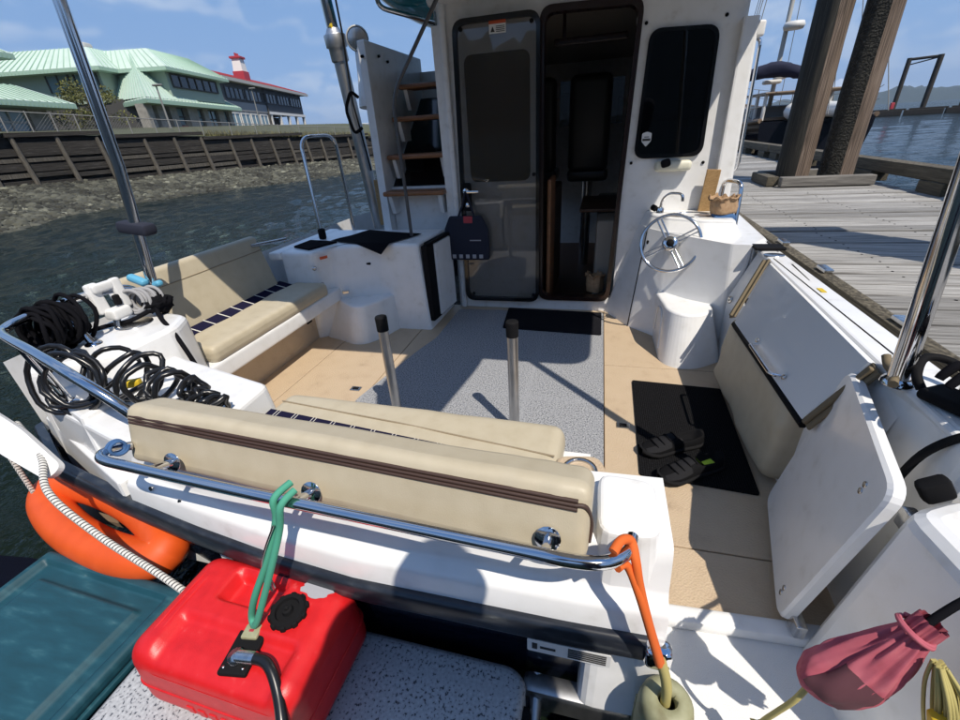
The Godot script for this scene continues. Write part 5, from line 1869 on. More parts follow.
func cabin() -> void:
	var mb := MB.new()
	# rear wall round the doorway and the starboard window
	rect_wall(mb, -1.09, -0.40, -0.02, 2.16)
	rect_wall(mb, -0.40, 0.16, -0.02, 0.11)
	rect_wall(mb, -0.40, 0.16, 1.985, 2.16)
	rect_wall(mb, 0.16, 0.26, -0.02, 2.16)
	rect_wall(mb, 0.26, 0.61, -0.02, 1.15)
	rect_wall(mb, 0.26, 0.61, 1.79, 2.16)
	rect_wall(mb, 0.61, 0.755, -0.02, 2.16)
	P("rear_wall", mb, M.gel)
	# wall trims left of the door: two moulded ribs
	mb = MB.new()
	mb.rbox(V(-1.065, 1.05, -3.385), V(0.045, 2.1, 0.05), 0.015, Basis(), 2)
	P("door_side_rib", mb, M.gel)
	# doorway frame
	mb = MB.new()
	mb.xf = Transform3D(Basis(), V(0, 0, -3.41))
	mb.frame(rp(p2([-0.425, 0.085, 0.135, 0.085, 0.195, 1.995, -0.425, 2.01]), 0.085, 6), rp(p2([-0.395, 0.115, 0.105, 0.115, 0.163, 1.955, -0.395, 1.97]), 0.07, 6), -0.05, 0.035)
	P("doorway_frame", mb, M.frame_brown)
	# sliding door pushed open to port: tinted pane in a black frame, the wall's own window behind it
	mb = MB.new()
	mb.xf = Transform3D(Basis(), V(0, 0, -3.40))
	mb.plate(rrect(-0.94, 1.005, -0.49, 1.80, 0.06), 0.0, 0.006)
	P("port_window", mb, M.dark_glass)
	mb = MB.new()
	mb.xf = Transform3D(Basis(), V(0, 0, -3.335))
	var od := rp(p2([-1.03, 0.085, -0.415, 0.085, -0.415, 1.985, -0.985, 1.985]), 0.08, 6)
	var idr := rp(p2([-1.0, 0.115, -0.44, 0.115, -0.44, 1.955, -0.957, 1.955]), 0.065, 6)
	mb.frame(od, idr, -0.02, 0.015)
	var dr := P("sliding_door", mb, M.black_gloss)
	mb = MB.new()
	mb.xf = Transform3D(Basis(), V(0, 0, -3.337))
	mb.plate(idr, -0.003, 0.003)
	part("door_pane", mb, M.tint, dr)
	mb = MB.new()
	mb.rbox(V(-0.955, 0.91, -3.312), V(0.065, 0.20, 0.03), 0.012, Basis(), 2)
	var lk := part("lock", mb, M.rubber, dr)
	mb = MB.new()
	mb.lathe([Vector2(0.024, 0), Vector2(0.022, 0.02), Vector2(0, 0.022)], 14, ytf(V(-0.955, 0.955, -3.298), V(0, 0, 1)))
	mb.rbox(V(-0.905, 0.952, -3.272), V(0.10, 0.018, 0.014), 0.006)
	part("lever", mb, M.chrome, lk)
	mb = MB.new()
	mb.lathe([Vector2(0.022, 0), Vector2(0.022, 0.008), Vector2(0, 0.01)], 14, ytf(V(-0.955, 0.855, -3.298), V(0, 0, 1)))
	part("key_cylinder", mb, M.chrome, lk)
	for q in [V(-0.93, 1.93, -3.33), V(-0.47, 1.93, -3.33), V(-0.46, 0.145, -3.33), V(-0.96, 0.145, -3.33), V(-0.455, 1.05, -3.33)]:
		mb = MB.new()
		mb.lathe([Vector2(0.013, 0), Vector2(0.013, 0.006), Vector2(0, 0.007)], 10, ytf(q, V(0, 0, 1)))
		part("pane_bolt", mb, M.rubber, dr)
	# stickers
	mb = MB.new()
	mb.bx(-0.742, -0.633, 1.888, 1.938, -3.3335, -3.3325)
	var st := part("sticker", mb, M.white_plastic, dr)
	mb = MB.new()
	mb.bx(-0.742, -0.633, 1.9385, 1.955, -3.3335, -3.3325)
	part("red_band", mb, M.red_ink, st)
	mb = MB.new()
	mb.xf = Transform3D(Basis(), V(0, 0, -3.3323))
	mb.plate(p2([-0.733, 1.897, -0.705, 1.897, -0.719, 1.927]), 0.0, 0.0005)
	for k in 4: mb.bx(-0.697, -0.64, 1.896 + k * 0.009, 1.900 + k * 0.009, 0.0, 0.0005)
	part("print", mb, M.ink, st)
	# starboard window: black framed dark pane
	mb = MB.new()
	mb.xf = Transform3D(Basis(), V(0, 0, -3.41))
	var ow := rp(p2([0.215, 1.115, 0.645, 1.115, 0.63, 1.815, 0.24, 1.83]), 0.075, 6)
	var iw := rp(p2([0.238, 1.137, 0.622, 1.137, 0.608, 1.793, 0.262, 1.808]), 0.06, 6)
	mb.frame(ow, iw, -0.03, 0.03)
	var sw := P("starboard_window", mb, M.black_gloss)
	mb = MB.new()
	mb.xf = Transform3D(Basis(), V(0, 0, -3.395))
	mb.plate(iw, -0.004, 0.004)
	part("window_pane", mb, M.dark_glass, sw)
	mb = MB.new()
	mb.xf = Transform3D(Basis(), V(0.287, 1.232, -3.389))
	mb.plate(rp(p2([-0.03, 0.035, 0.0, 0.045, 0.03, 0.035, 0.03, -0.012, 0.0, -0.045, -0.03, -0.012]), 0.006, 2), 0.0, 0.001)
	var sh := part("shield_sticker", mb, M.white_plastic, sw)
	mb = MB.new()
	mb.bx(0.262, 0.312, 1.222, 1.236, -3.3878, -3.3873)
	mb.bx(0.272, 0.302, 1.243, 1.248, -3.3878, -3.3873)
	part("print", mb, M.ink, sh)
	for q in [V(0.215, 1.86, -3.4), V(0.655, 1.855, -3.4), V(0.205, 1.09, -3.4), V(0.66, 1.075, -3.4)]:
		mb = MB.new()
		mb.lathe([Vector2(0.01, 0), Vector2(0.01, 0.006), Vector2(0, 0.007)], 10, ytf(q, V(0, 0, 1)))
		P("snap_stud", mb, M.rubber)
	# cockpit lamp under the window
	mb = MB.new()
	mb.rbox(V(0.47, 1.065, -3.365), V(0.23, 0.065, 0.07), 0.025, Basis(), 3)
	var lp := P("cockpit_lamp", mb, M.cream_plastic)
	mb = MB.new()
	mb.rbox(V(0.42, 1.085, -3.335), V(0.06, 0.05, 0.05), 0.015, Basis(V(0, 0, 1), 0.3))
	part("switch", mb, M.rubber, lp)
	# starboard corner wing with chrome edge, side wall with window
	mb = MB.new()
	mb.prism(rp(p2([0.745, -3.42, 0.745, -3.34, 0.86, -3.36, 0.875, -3.46, 0.80, -3.7]), 0.015, 2), rp(p2([0.745, -3.42, 0.735, -3.34, 0.825, -3.36, 0.84, -3.46, 0.78, -3.7]), 0.015, 2), 0.66, 1.83, 0.0)
	P("corner_wing", mb, M.gel)
	mb = MB.new()
	mb.tube(bend([V(0.868, 1.0, -3.48), V(0.885, 1.04, -3.44), V(0.865, 1.72, -3.42), V(0.84, 1.74, -3.47)], 0.06), 0.010, 8)
	P("wing_rail", mb, M.chrome)
	mb = MB.new()
	mb.rbox(V(0.835, 1.77, -3.40), V(0.06, 0.08, 0.08), 0.015, Basis(), 2)
	P("wing_block", mb, M.gel)
	mb = MB.new()
	mb.bx(0.74, 0.79, 0.6, 1.15, -6.9, -3.5)
	mb.bx(0.74, 0.79, 1.78, 2.14, -6.9, -3.5)
	for z in [-3.55, -4.6, -5.7, -6.85]: mb.bx(0.742, 0.788, 1.15, 1.78, z - 0.06, z + 0.06)
	mb.bx(-1.13, -1.09, 0.6, 1.2, -6.9, -4.3)
	mb.bx(-1.13, -1.09, -0.3, 2.14, -4.4, -3.47)
	mb.bx(-1.13, -1.09, 1.75, 2.14, -6.9, -4.4)
	for z in [-5.3, -6.2]: mb.bx(-1.128, -1.092, 1.2, 1.75, z - 0.06, z + 0.06)
	mb.bx(-1.13, 0.79, -0.3, 1.33, -6.95, -6.9)
	mb.bx(-1.13, 0.79, 1.86, 2.14, -6.95, -6.9)
	for x in [-1.1, -0.62, -0.17, 0.28, 0.76]: mb.bx(x - 0.035, x + 0.035, 1.33, 1.86, -6.948, -6.902)
	P("cabin_side", mb, M.gel)
	for q in [[-1.1, -0.655], [-0.585, -0.205], [-0.135, 0.245], [0.315, 0.76]]:
		mb = MB.new()
		mb.bx(q[0], q[1], 1.33, 1.86, -6.93, -6.925)
		P("windscreen_pane", mb, M.tint_window)
	for q in [[0.765, -6.79, -5.76], [0.765, -5.64, -4.66], [0.765, -4.54, -3.61], [-1.11, -6.9, -6.26], [-1.11, -6.14, -5.36], [-1.11, -5.24, -4.4]]:
		mb = MB.new()
		mb.bx(q[0] - 0.003, q[0] + 0.003, 1.151 if q[0] > 0 else 1.201, 1.779 if q[0] > 0 else 1.749, q[1], q[2])
		P("side_pane", mb, M.tint_window)
	# inside
	mb = MB.new()
	mb.bx(-1.09, 0.74, -0.32, -0.28, -6.9, -3.46)
	P("cabin_floor", mb, M.interior_dark)
	mb = MB.new()
	mb.bx(-1.088, 0.738, 2.06, 2.09, -6.9, -3.47)
	P("cabin_ceiling", mb, M.interior)
	mb = MB.new()
	mb.rbox(V(-0.12, 1.86, -3.75), V(0.5, 0.045, 0.03), 0.012)
	mb.tube([V(-0.30, 1.86, -3.75), V(-0.30, 2.06, -3.75)], 0.012, 6)
	P("overhead_rail", mb, M.frame_brown)
	for x in [-0.72, -0.14]:
		mb = MB.new()
		mb.rbox(V(x, 1.33, -5.5), V(0.44, 0.95, 0.16), 0.07, Basis(V(1, 0, 0), 0.08), 3)
		var hs := P("helm_seat", mb, M.seat_cover)
		mb = MB.new()
		mb.rbox(V(x, 0.82, -5.75), V(0.46, 0.14, 0.5), 0.05, Basis(), 2)
		part("seat_pad", mb, M.seat_cover, hs)
		mb = MB.new()
		mb.tube([V(x, -0.28, -5.75), V(x, 0.8, -5.75)], 0.06, 8)
		part("pedestal", mb, M.steel_worn, hs)
	mb = MB.new()
	mb.rbox(V(-0.36, 0.42, -3.66), V(0.03, 1.15, 0.35), 0.008)
	P("galley_side", mb, M.teak)
	mb = MB.new()
	mb.rbox(V(-0.75, 0.25, -4.4), V(0.7, 1.1, 1.7), 0.02)
	P("galley", mb, M.interior_dark)
	mb = MB.new()
	mb.rbox(V(0.36, 0.18, -4.5), V(0.72, 0.95, 1.6), 0.03)
	P("settee", mb, M.interior)
	mb = MB.new()
	mb.rbox(V(0.1, 0.68, -4.4), V(0.5, 0.03, 0.8), 0.01)
	P("cabin_table", mb, M.interior_dark)
	# roof and its cockpit canopy
	mb = MB.new()
	mb.rbox(V(-0.17, 2.135, -5.3), V(2.06, 0.09, 3.7), 0.04, Basis(), 2)
	P("cabin_roof", mb, M.gel)
	mb = MB.new()
	var cn := rp(p2([-1.75, -1.32, 1.06, -1.32, 1.06, -3.2, 0.7, -3.7, -1.0, -3.7, -1.75, -2.9]), 0.18, 5)
	mb.prism(cn, cn, 2.28, 2.33, 0.015, 2, true)
	P("canopy", mb, M.gel)
	mb = MB.new()
	for x in [-0.9, 0.6]: mb.rbox(V(x, 2.22, -3.6), V(0.3, 0.14, 0.2), 0.02)
	P("canopy_bracket", mb, M.gel)
	mb = MB.new()
	mb.rbox(V(-0.2, 2.11, -3.32), V(1.75, 0.06, 0.16), 0.02, Basis(), 2)
	P("eyebrow", mb, M.gel)
	# ---- ladder recess to port
	mb = MB.new()
	mb.prism(p2([-1.735, -3.42, -1.66, -3.40, -1.66, -4.5, -1.735, -4.5]), p2([-1.72, -3.42, -1.655, -3.40, -1.655, -4.5, -1.72, -4.5]), 0.6, 1.96, 0.01)
	mb.bx(-1.155, -1.09, 0.6, 1.98, -3.46, -3.405)
	mb.bx(-1.655, -1.1, 1.62, 1.85, -4.5, -4.45)
	mb.bx(-1.655, -1.1, 0.6, 0.98, -3.55, -3.5)
	mb.bx(-1.13, -1.1, 0.6, 1.98, -4.5, -3.46)
	P("ladder_recess", mb, M.gel)
	mb = MB.new()
	mb.quad(V(-1.655, 0.98, -3.54), V(-1.1, 0.98, -3.54), V(-1.1, 1.64, -4.4), V(-1.655, 1.64, -4.4))
	P("recess_back", mb, M.black_gloss)
	for q in [[0.945, -3.36, -1.66, -1.15], [1.20, -3.50, -1.645, -1.15], [1.465, -3.66, -1.63, -1.15], [1.69, -3.80, -1.60, -1.15]]:
		mb = MB.new()
		mb.rbox(V((q[2] + q[3]) / 2, q[0], q[1] - 0.08), V(q[3] - q[2], 0.035, 0.22), 0.012, Basis(), 2)
		var sp := P("ladder_step", mb, M.teak)
		mb = MB.new()
		mb.prism(p2([q[2] + 0.03, q[1] - 0.19, q[2] + 0.03, q[1] - 0.05, q[2] + 0.06, q[1] - 0.05, q[2] + 0.06, q[1] - 0.19]), p2([q[2] + 0.03, q[1] - 0.19, q[2] + 0.03, q[1] + 0.0, q[2] + 0.06, q[1] + 0.0, q[2] + 0.06, q[1] - 0.19]), q[0] - 0.16, q[0] - 0.018)
		part("step_bracket", mb, M.gel, sp)
		mb = MB.new()
		mb.prism(p2([q[3] - 0.06, q[1] - 0.19, q[3] - 0.06, q[1] - 0.05, q[3] - 0.03, q[1] - 0.05, q[3] - 0.03, q[1] - 0.19]), p2([q[3] - 0.06, q[1] - 0.19, q[3] - 0.06, q[1] + 0.0, q[3] - 0.03, q[1] + 0.0, q[3] - 0.03, q[1] - 0.19]), q[0] - 0.16, q[0] - 0.018)
		part("step_bracket", mb, M.gel, sp)
	for q in [V(-1.69, 1.86, -3.395), V(-1.66, 1.88, -3.6), V(-1.66, 1.86, -3.75)]:
		mb = MB.new()
		mb.lathe([Vector2(0.010, 0), Vector2(0.010, 0.02), Vector2(0, 0.02)], 8, ytf(q, V(1, 0, 0.4)))
		P("snap_stud", mb, M.rubber)

func fittings() -> void:
	var mb := MB.new()
	# poles that carry the canopy
	mb.tube([V(0.829, 0.665, -1.252), V(0.78, 1.27, -1.256), V(0.697, 2.29, -1.33)], 0.0255, 14)
	var cp := P("canopy_pole", mb, M.steel)
	mb = MB.new()
	mb.lathe([Vector2(0.04, 0), Vector2(0.038, 0.012), Vector2(0.028, 0.02)], 16, Transform3D(Basis(), V(0.829, 0.670, -1.252)))
	part("pole_foot", mb, M.steel, cp)
	mb = MB.new()
	mb.tube([V(-2.085, 0.66, -1.555), V(-2.05, 1.3, -1.62), V(-2.02, 2.28, -1.66)], 0.0235, 14)
	cp = P("canopy_pole", mb, M.steel)
	mb = MB.new()
	mb.lathe([Vector2(0.04, 0), Vector2(0.038, 0.012), Vector2(0.028, 0.02)], 16, Transform3D(Basis(), V(-2.085, 0.656, -1.555)))
	part("pole_foot", mb, M.steel, cp)
	mb = MB.new()
	mb.rbox(V(-2.065, 1.045, -1.595), V(0.17, 0.055, 0.075), 0.02, Basis(V(0, 0, 1), -0.12), 2)
	part("strap", mb, M.bag_navy, cp)
	# rail round the port quarter
	mb = MB.new()
	mb.tube(curve([V(-1.31, 0.56, -0.80), V(-1.36, 0.68, -0.775), V(-1.50, 0.78, -0.775), V(-1.72, 0.815, -0.83), V(-1.96, 0.825, -0.90), V(-2.03, 0.825, -0.95), V(-2.07, 0.825, -1.03), V(-2.13, 0.82, -1.25), V(-2.16, 0.80, -1.42), V(-2.13, 0.78, -1.50), V(-2.06, 0.70, -1.52)], 6), 0.0165, 12)
	var rl := P("quarter_rail", mb, M.steel)
	for q in [[V(-2.01, 0.655, -1.17), V(-2.105, 0.822, -1.17)], [V(-1.82, 0.56, -0.90), V(-1.80, 0.818, -0.85)]]:
		mb = MB.new()
		mb.tube([q[0], q[1]], 0.0145, 10)
		mb.lathe([Vector2(0.032, 0), Vector2(0.03, 0.006), Vector2(0.016, 0.014)], 14, Transform3D(Basis(), q[0]))
		part("stanchion", mb, M.steel, rl)
	# stump of a rail on the starboard quarter
	mb = MB.new()
	mb.tube(curve([V(0.93, 0.67, -1.18), V(0.925, 0.76, -1.16), V(0.94, 0.82, -1.05), V(0.97, 0.80, -0.85), V(0.96, 0.62, -0.7)], 6), 0.0155, 10)
	P("quarter_rail", mb, M.steel)
	# grey hand rail by the ladder
	mb = MB.new()
	mb.tube(bend([V(-1.37, 0.66, -3.13), V(-1.385, 1.59, -3.15), V(-1.0, 2.10, -3.18)], 0.12, 7), 0.0125, 10)
	P("hand_rail", mb, M.grey_tube)
	# rails at the top of the ladder
	mb = MB.new()
	mb.tube(bend([V(-1.62, 2.4, -3.7), V(-1.66, 2.19, -3.7), V(-1.30, 2.10, -3.95), V(-1.18, 2.06, -4.2)], 0.08), 0.018, 8)
	mb.tube([V(-1.28, 2.5, -3.85), V(-1.30, 1.95, -4.0)], 0.016, 8)
	mb.tube([V(-1.15, 2.3, -3.55), V(-0.98, 2.09, -3.42)], 0.016, 8)
	P("roof_rail", mb, M.steel)
	# boarding rail: upside-down U on the port side deck
	mb = MB.new()
	mb.tube(bend([V(-2.10, 0.65, -3.05), V(-2.17, 1.385, -3.15), V(-2.06, 1.385, -3.45), V(-2.02, 0.66, -3.42)], 0.10, 7), 0.0135, 10)
	var br := P("boarding_rail", mb, M.steel)
	mb = MB.new()
	mb.rbox(V(-2.10, 0.70, -3.06), V(0.055, 0.09, 0.05), 0.02, Basis(), 2)
	part("clamp", mb, M.rubber, br)
	# davit post with fitting, lamp
	mb = MB.new()
	var d0 := V(-1.93, 0.62, -3.72)
	var d1 := V(-1.98, 2.0, -3.60)
	mb.tube([d0, d1], 0.052, 16)
	var dv := P("davit_post", mb, M.alu)
	mb = MB.new()
	mb.tube([d1, d1 + (d1 - d0).normalized() * 0.7], 0.042, 14)
	part("upper_tube", mb, M.steel, dv)
	mb = MB.new()
	mb.lathe([Vector2(0.054, -0.13), Vector2(0.066, -0.12), Vector2(0.066, -0.04), Vector2(0.08, -0.035), Vector2(0.08, 0.04), Vector2(0.062, 0.05), Vector2(0.046, 0.08)], 16, ytf(d1, d1 - d0))
	part("collar", mb, M.alu, dv)
	mb = MB.new()
	mb.tube([d1 + V(0.0, 0.085, 0.03), d1 + V(0.02, 0.085, 0.04)], 0.022, 8)
	part("pin", mb, M.yellow, dv)
	mb = MB.new()
	mb.tube([d1 + V(0.07, 0.6, 0.05), d1 + V(0.09, 0.05, 0.05), d1 + V(0.075, -0.4, 0.04), d0.lerp(d1, 0.35) + V(0.06, 0, 0.03)], 0.007, 6)
	part("cable", mb, M.rubber, dv)
	mb = MB.new()
	var lx := ytf(V(-1.775, 1.99, -3.55), V(0.35, 0.0, 0.95))
	mb.lathe([Vector2(0.0, -0.09), Vector2(0.05, -0.085), Vector2(0.075, -0.03), Vector2(0.082, 0.01), Vector2(0.08, 0.03), Vector2(0.072, 0.03)], 20, lx)
	var sl := P("spotlight", mb, M.trim_grey)
	mb = MB.new()
	mb.lathe([Vector2(0.072, 0.022), Vector2(0.04, 0.027), Vector2(0.0, 0.028)], 18, lx)
	part("lens", mb, M.steel_worn, sl)
	mb = MB.new()
	mb.tube([V(-1.77, 1.96, -3.58), V(-1.745, 1.75, -3.52), V(-1.745, 1.55, -3.48)], 0.05, 10, false, 0.062)
	part("mount", mb, M.gel, sl)
	mb = MB.new()
	mb.tube(bend([V(-1.78, 1.62, -3.42), V(-1.80, 1.66, -3.36), V(-1.89, 1.55, -3.40), V(-1.88, 1.38, -3.46), V(-1.80, 1.42, -3.44)], 0.05), 0.012, 8)
	P("cable_loop", mb, M.rubber)
	mb = MB.new()
	mb.rbox(V(-1.80, 0.85, -3.585), V(0.09, 0.37, 0.03), 0.006)
	P("wood_pad", mb, M.ply)
	# table posts standing in the floor
	for q in [V(-0.33, 0, -1.71), V(-0.955, 0, -1.70)]:
		mb = MB.new()
		mb.tube([q, q + V(0, 0.545, 0)], 0.0245, 14)
		var tp := P("table_post", mb, M.alu)
		mb = MB.new()
		mb.lathe([Vector2(0.028, 0.535), Vector2(0.029, 0.60), Vector2(0.026, 0.607), Vector2(0.0, 0.608)], 16, Transform3D(Basis(), q))
		part("cap", mb, M.rubber, tp)
		mb = MB.new()
		mb.lathe([Vector2(0.06, 0.0), Vector2(0.058, 0.012), Vector2(0.026, 0.02)], 16, Transform3D(Basis(), q))
		part("socket", mb, M.steel_worn, tp)

# sheet of cloth or carpet: outline (x, z), follows height function
func sheet(o: Array, y: float, th: float) -> MB:
	var mb := MB.new()
	mb.prism(o, o, y, y + th, 0.0, 1, true)
	return mb
func coil(c: Vector3, n: Vector3, r: float, turns: float, pitch: Vector3, jit: float) -> Array:
	var b := look_basis(n, V(0.1, 1, 0.2))
	var pts := []
	var N := int(turns * 22)
	for i in N:
		var t := float(i) / N
		var a := TAU * turns * t
		var rr := r * (1.0 + jit * sin(a * 0.37 + 1.0))
		pts.append(c + b * V(cos(a) * rr, sin(a) * rr, 0) + pitch * (t - 0.5) + b.z * sin(a * 0.71) * jit * r)
	return pts
func build_cockpit_things() -> void:
	var mb: MB
	# grey speckled carpet, fitted to the console
	mb = sheet(rp(p2([0.10, -3.33, 0.10, -1.28, -1.27, -1.28, -1.29, -1.86, -1.16, -2.5, -1.10, -2.72, -1.09, -3.30]), 0.03, 3), 0.001, 0.008)
	obj("carpet", mb, M.carpet, "large grey speckled carpet covering the middle of the cockpit floor", "carpet")
	# black door mat
	mb = sheet(rp(p2([-0.67, -3.345, 0.085, -3.31, 0.085, -2.895, -0.64, -2.94]), 0.015, 2), 0.010, 0.009)
	obj("door_mat", mb, M.mat_plain, "plain black mat in front of the cabin doorway", "mat")
	# ribbed black mat
	mb = sheet(rp(p2([0.262, -2.30, 0.725, -2.275, 0.70, -1.47, 0.25, -1.505]), 0.01, 2), 0.001, 0.008)
	obj("ribbed_mat", mb, M.black_mat, "black ribbed mat on the starboard floor under the shoes", "mat")
	# black cloth over the port console, its corner hanging
	mb = MB.new()
	var rows := []
	for i in 15:
		var row := PackedVector3Array()
		for j in 15:
			var u := i / 14.0
			var w := j / 14.0
			var a := Vector2(-1.98, -2.97).lerp(Vector2(-1.48, -2.80), w)
			var b := Vector2(-1.84, -3.36).lerp(Vector2(-1.31, -3.20), w)
			var p := a.lerp(b, u)
			var y := 0.668 + sin(u * 9.0 + w * 4.0) * 0.002
			var over := maxf(0.0, (p.y + 2.885) * 1.0)
			if p.x > -1.9 and over > 0: y -= over * 0.7
			row.append(V(p.x, y, p.y))
		rows.append(row)
	mb.grid(rows)
	var cl := obj("black_cloth", mb, M.black_cloth, "black cloth draped over the port console top", "cloth")
	mb = sheet(p2([-2.17, -2.78, -1.99, -2.70, -1.90, -2.93, -2.16, -2.98]), 0.661, 0.012)
	obj("black_pad", mb, M.black_cloth, "small black pad at the outer end of the port console", "pad")
	# shoes
	shoe(V(0.40, 0.010, -1.70), V(-0.27, 0, 0.13), "black sneaker with grey top, the one further forward on the ribbed mat", false)
	shoe(V(0.455, 0.010, -1.545), V(-0.26, 0, 0.15), "black sneaker with lime green lining, nearer the stern", true)
	# bag hanging on the door
	var bag := thing("hanging_bag", "dark navy bag hanging beside the sliding door lock", "bag", V(-0.97, 0.43, -3.3))
	mb = MB.new()
	mb.rbox(V(-0.975, 0.61, -3.285), V(0.36, 0.34, 0.05), 0.024, Basis(), 3, 4, func(p: Vector3): return V(p.x * (1.0 - 0.42 * smoothstep(0.05, 0.17, p.y) * 0.6), p.y, p.z))
	var body := part("bag_body", mb, M.bag_navy, bag)
	mb = MB.new()
	for k in 5: mb.rbox(V(-1.08 + k * 0.055, 0.475, -3.257), V(0.03, 0.03, 0.004), 0.0015)
	mb.rbox(V(-0.90, 0.60, -3.257), V(0.09, 0.008, 0.004), 0.0015)
	part("print", mb, M.bag_light, body)
	mb = MB.new()
	mb.tube(curve([V(-1.04, 0.76, -3.285), V(-0.99, 0.86, -3.285), V(-0.955, 0.955, -3.27), V(-0.93, 0.86, -3.285), V(-0.90, 0.76, -3.285)], 5), 0.008, 6)
	part("strap", mb, M.bag_navy, bag)
	mb = MB.new()
	mb.rbox(V(-0.95, 0.755, -3.262), V(0.07, 0.05, 0.006), 0.002)
	part("patch", mb, M.red_paint, bag)
	# brown paper bag in a blue rimmed tub by the sink, board behind
	var nz := noise(301, 3.2, 3)
	mb = crumple_bag(V(0.78, 0.792, -3.15), V(0.15, 0.105, 0.115), 401, 0.5)
	obj("paper_bag", mb, M.paper, "crumpled brown paper bag standing by the sink", "paper bag")
	mb = MB.new()
	mb.rbox(V(0.78, 0.772, -3.14), V(0.13, 0.045, 0.11), 0.02, Basis(), 3)
	obj("tub", mb, M.blue_rope, "small dark blue tub under the paper bag", "tub")
	mb = MB.new()
	mb.rbox(V(0.715, 0.90, -3.34), V(0.085, 0.27, 0.02), 0.005, Basis(V(0, 0, 1), -0.06))
	obj("wooden_board", mb, M.ply, "small upright plywood board beside the grab rail", "board")
	# things just inside the doorway
	mb = crumple_bag(V(0.02, 0.095, -3.60), V(0.13, 0.15, 0.11), 402, -0.5)
	obj("paper_bag", mb, M.paper, "tan crumpled bag just inside the cabin doorway", "paper bag")
	# ---- port quarter clutter
	# black hose in loops on the locker
	mb = MB.new()
	var pts := coil(V(-1.76, 0.655, -0.905), V(0.25, 0.35, 1.0), 0.105, 5.0, V(0.10, 0.02, 0.03), 0.12)
	pts += coil(V(-1.60, 0.64, -0.985), V(0.8, 0.15, 0.7), 0.085, 2.6, V(0.16, -0.01, -0.01), 0.1)
	pts += coil(V(-1.41, 0.615, -0.975), V(1.0, 0.1, 0.35), 0.06, 4.5, V(0.20, -0.02, 0.0), 0.1)
	pts += coil(V(-1.25, 0.585, -0.955), V(1.0, 0.1, 0.3), 0.040, 4.5, V(0.14, -0.03, 0.02), 0.1)
	var nk := noise(304, 1.0, 2)
	for i in pts.size(): pts[i] += V(nk.get_noise_1d(i * 0.11), nk.get_noise_1d(i * 0.11 + 50.0) * 0.7, nk.get_noise_1d(i * 0.11 + 90.0)) * 0.035
	mb.tube(pts, 0.0095, 8)
	var h := obj("coiled_hose", mb, M.hose_black, "black spiral hose piled on the port locker behind the stern backrest", "hose")
	mb = MB.new()
	mb.rbox(V(-1.66, 0.585, -1.02), V(0.06, 0.03, 0.03), 0.008, Basis(Vector3.UP, 0.5))
	obj("hose_nozzle", mb, M.yellow, "small yellow nozzle lying among the black hose loops", "nozzle")
	# black line on the rail
	mb = MB.new()
	pts = coil(V(-2.10, 0.755, -1.13), V(0.15, 0.1, 1.0), 0.075, 26.0, V(-0.03, 0.0, -0.17), 0.16)
	var nj := noise(303, 1.6, 3)
	for i in pts.size(): pts[i] += V(nj.get_noise_2d(i * 0.025, 0), nj.get_noise_2d(i * 0.025, 7) * 0.8, nj.get_noise_2d(i * 0.025, 14) * 1.4) * 0.05
	mb.tube(pts, 0.0085, 7)
	obj("rope_coil", mb, M.black_cloth, "thick black rope coil hung on the port quarter rail", "rope")
	# white clamp and grey line
	var wc := thing("rail_clamp", "white plastic outboard bracket clamped on the port rail", "bracket", V(-2.1, 0.66, -1.38))
	mb = MB.new()
	mb.rbox(V(-2.125, 0.79, -1.335), V(0.03, 0.14, 0.055), 0.012, Basis(V(0, 0, 1), 0.1), 2)
	mb.rbox(V(-2.105, 0.79, -1.425), V(0.03, 0.14, 0.045), 0.012, Basis(V(0, 0, 1), 0.1), 2)
	mb.rbox(V(-2.115, 0.835, -1.38), V(0.035, 0.04, 0.12), 0.012, Basis(), 2)
	mb.rbox(V(-2.09, 0.715, -1.37), V(0.07, 0.05, 0.09), 0.015, Basis(), 2)
	part("jaw", mb, M.white_plastic, wc)
	mb = MB.new()
	mb.rbox(V(-2.085, 0.77, -1.385), V(0.02, 0.05, 0.03), 0.008)
	part("screw", mb, M.rubber, wc)
	mb = MB.new()
	mb.tube([V(-2.09, 0.715, -1.36), V(-2.09, 0.66, -1.34)], 0.014, 8)
	part("foot", mb, M.steel_worn, wc)
	mb = MB.new()
	mb.tube(coil(V(-2.06, 0.735, -1.475), V(0.3, 0.25, 1.0), 0.05, 9.0, V(0.02, -0.01, -0.09), 0.12), 0.0085, 7)
	obj("rope_coil", mb, M.rope_grey, "grey braided rope coil beside the white bracket", "rope")
	var nb := noise(305, 4.0, 3)
	mb = MB.new()
	mb.blob(V(-2.02, 0.705, -1.51), V(0.055, 0.045, 0.06), func(d: Vector3): return d * (1.0 + nb.get_noise_3dv(d * 2.0) * 0.6), 26, 18)
	obj("mooring_knot", mb, M.black_cloth, "black bunched line at the foot of the port canopy pole", "rope")
	mb = MB.new()
	mb.tube(curve([V(-2.0, 0.70, -1.48), V(-1.92, 0.672, -1.42), V(-1.79, 0.60, -1.36), V(-1.68, 0.35, -1.33), V(-1.60, 0.06, -1.32)], 6), 0.010, 8)
	mb.tube(curve([V(-2.02, 0.69, -1.46), V(-2.06, 0.67, -1.38), V(-2.12, 0.668, -1.32), V(-2.16, 0.666, -1.22)], 6), 0.010, 8)
	obj("mooring_line", mb, M.black_cloth, "thin black line running from the port pole down into the cockpit", "rope")
	mb = MB.new()
	mb.rbox(V(-2.11, 0.815, -1.53), V(0.10, 0.035, 0.04), 0.016, Basis(V(0, 0, 1), -0.35), 3)
	mb.rbox(V(-2.03, 0.79, -1.555), V(0.05, 0.03, 0.035), 0.014, Basis(V(0, 0, 1), 0.3), 3)
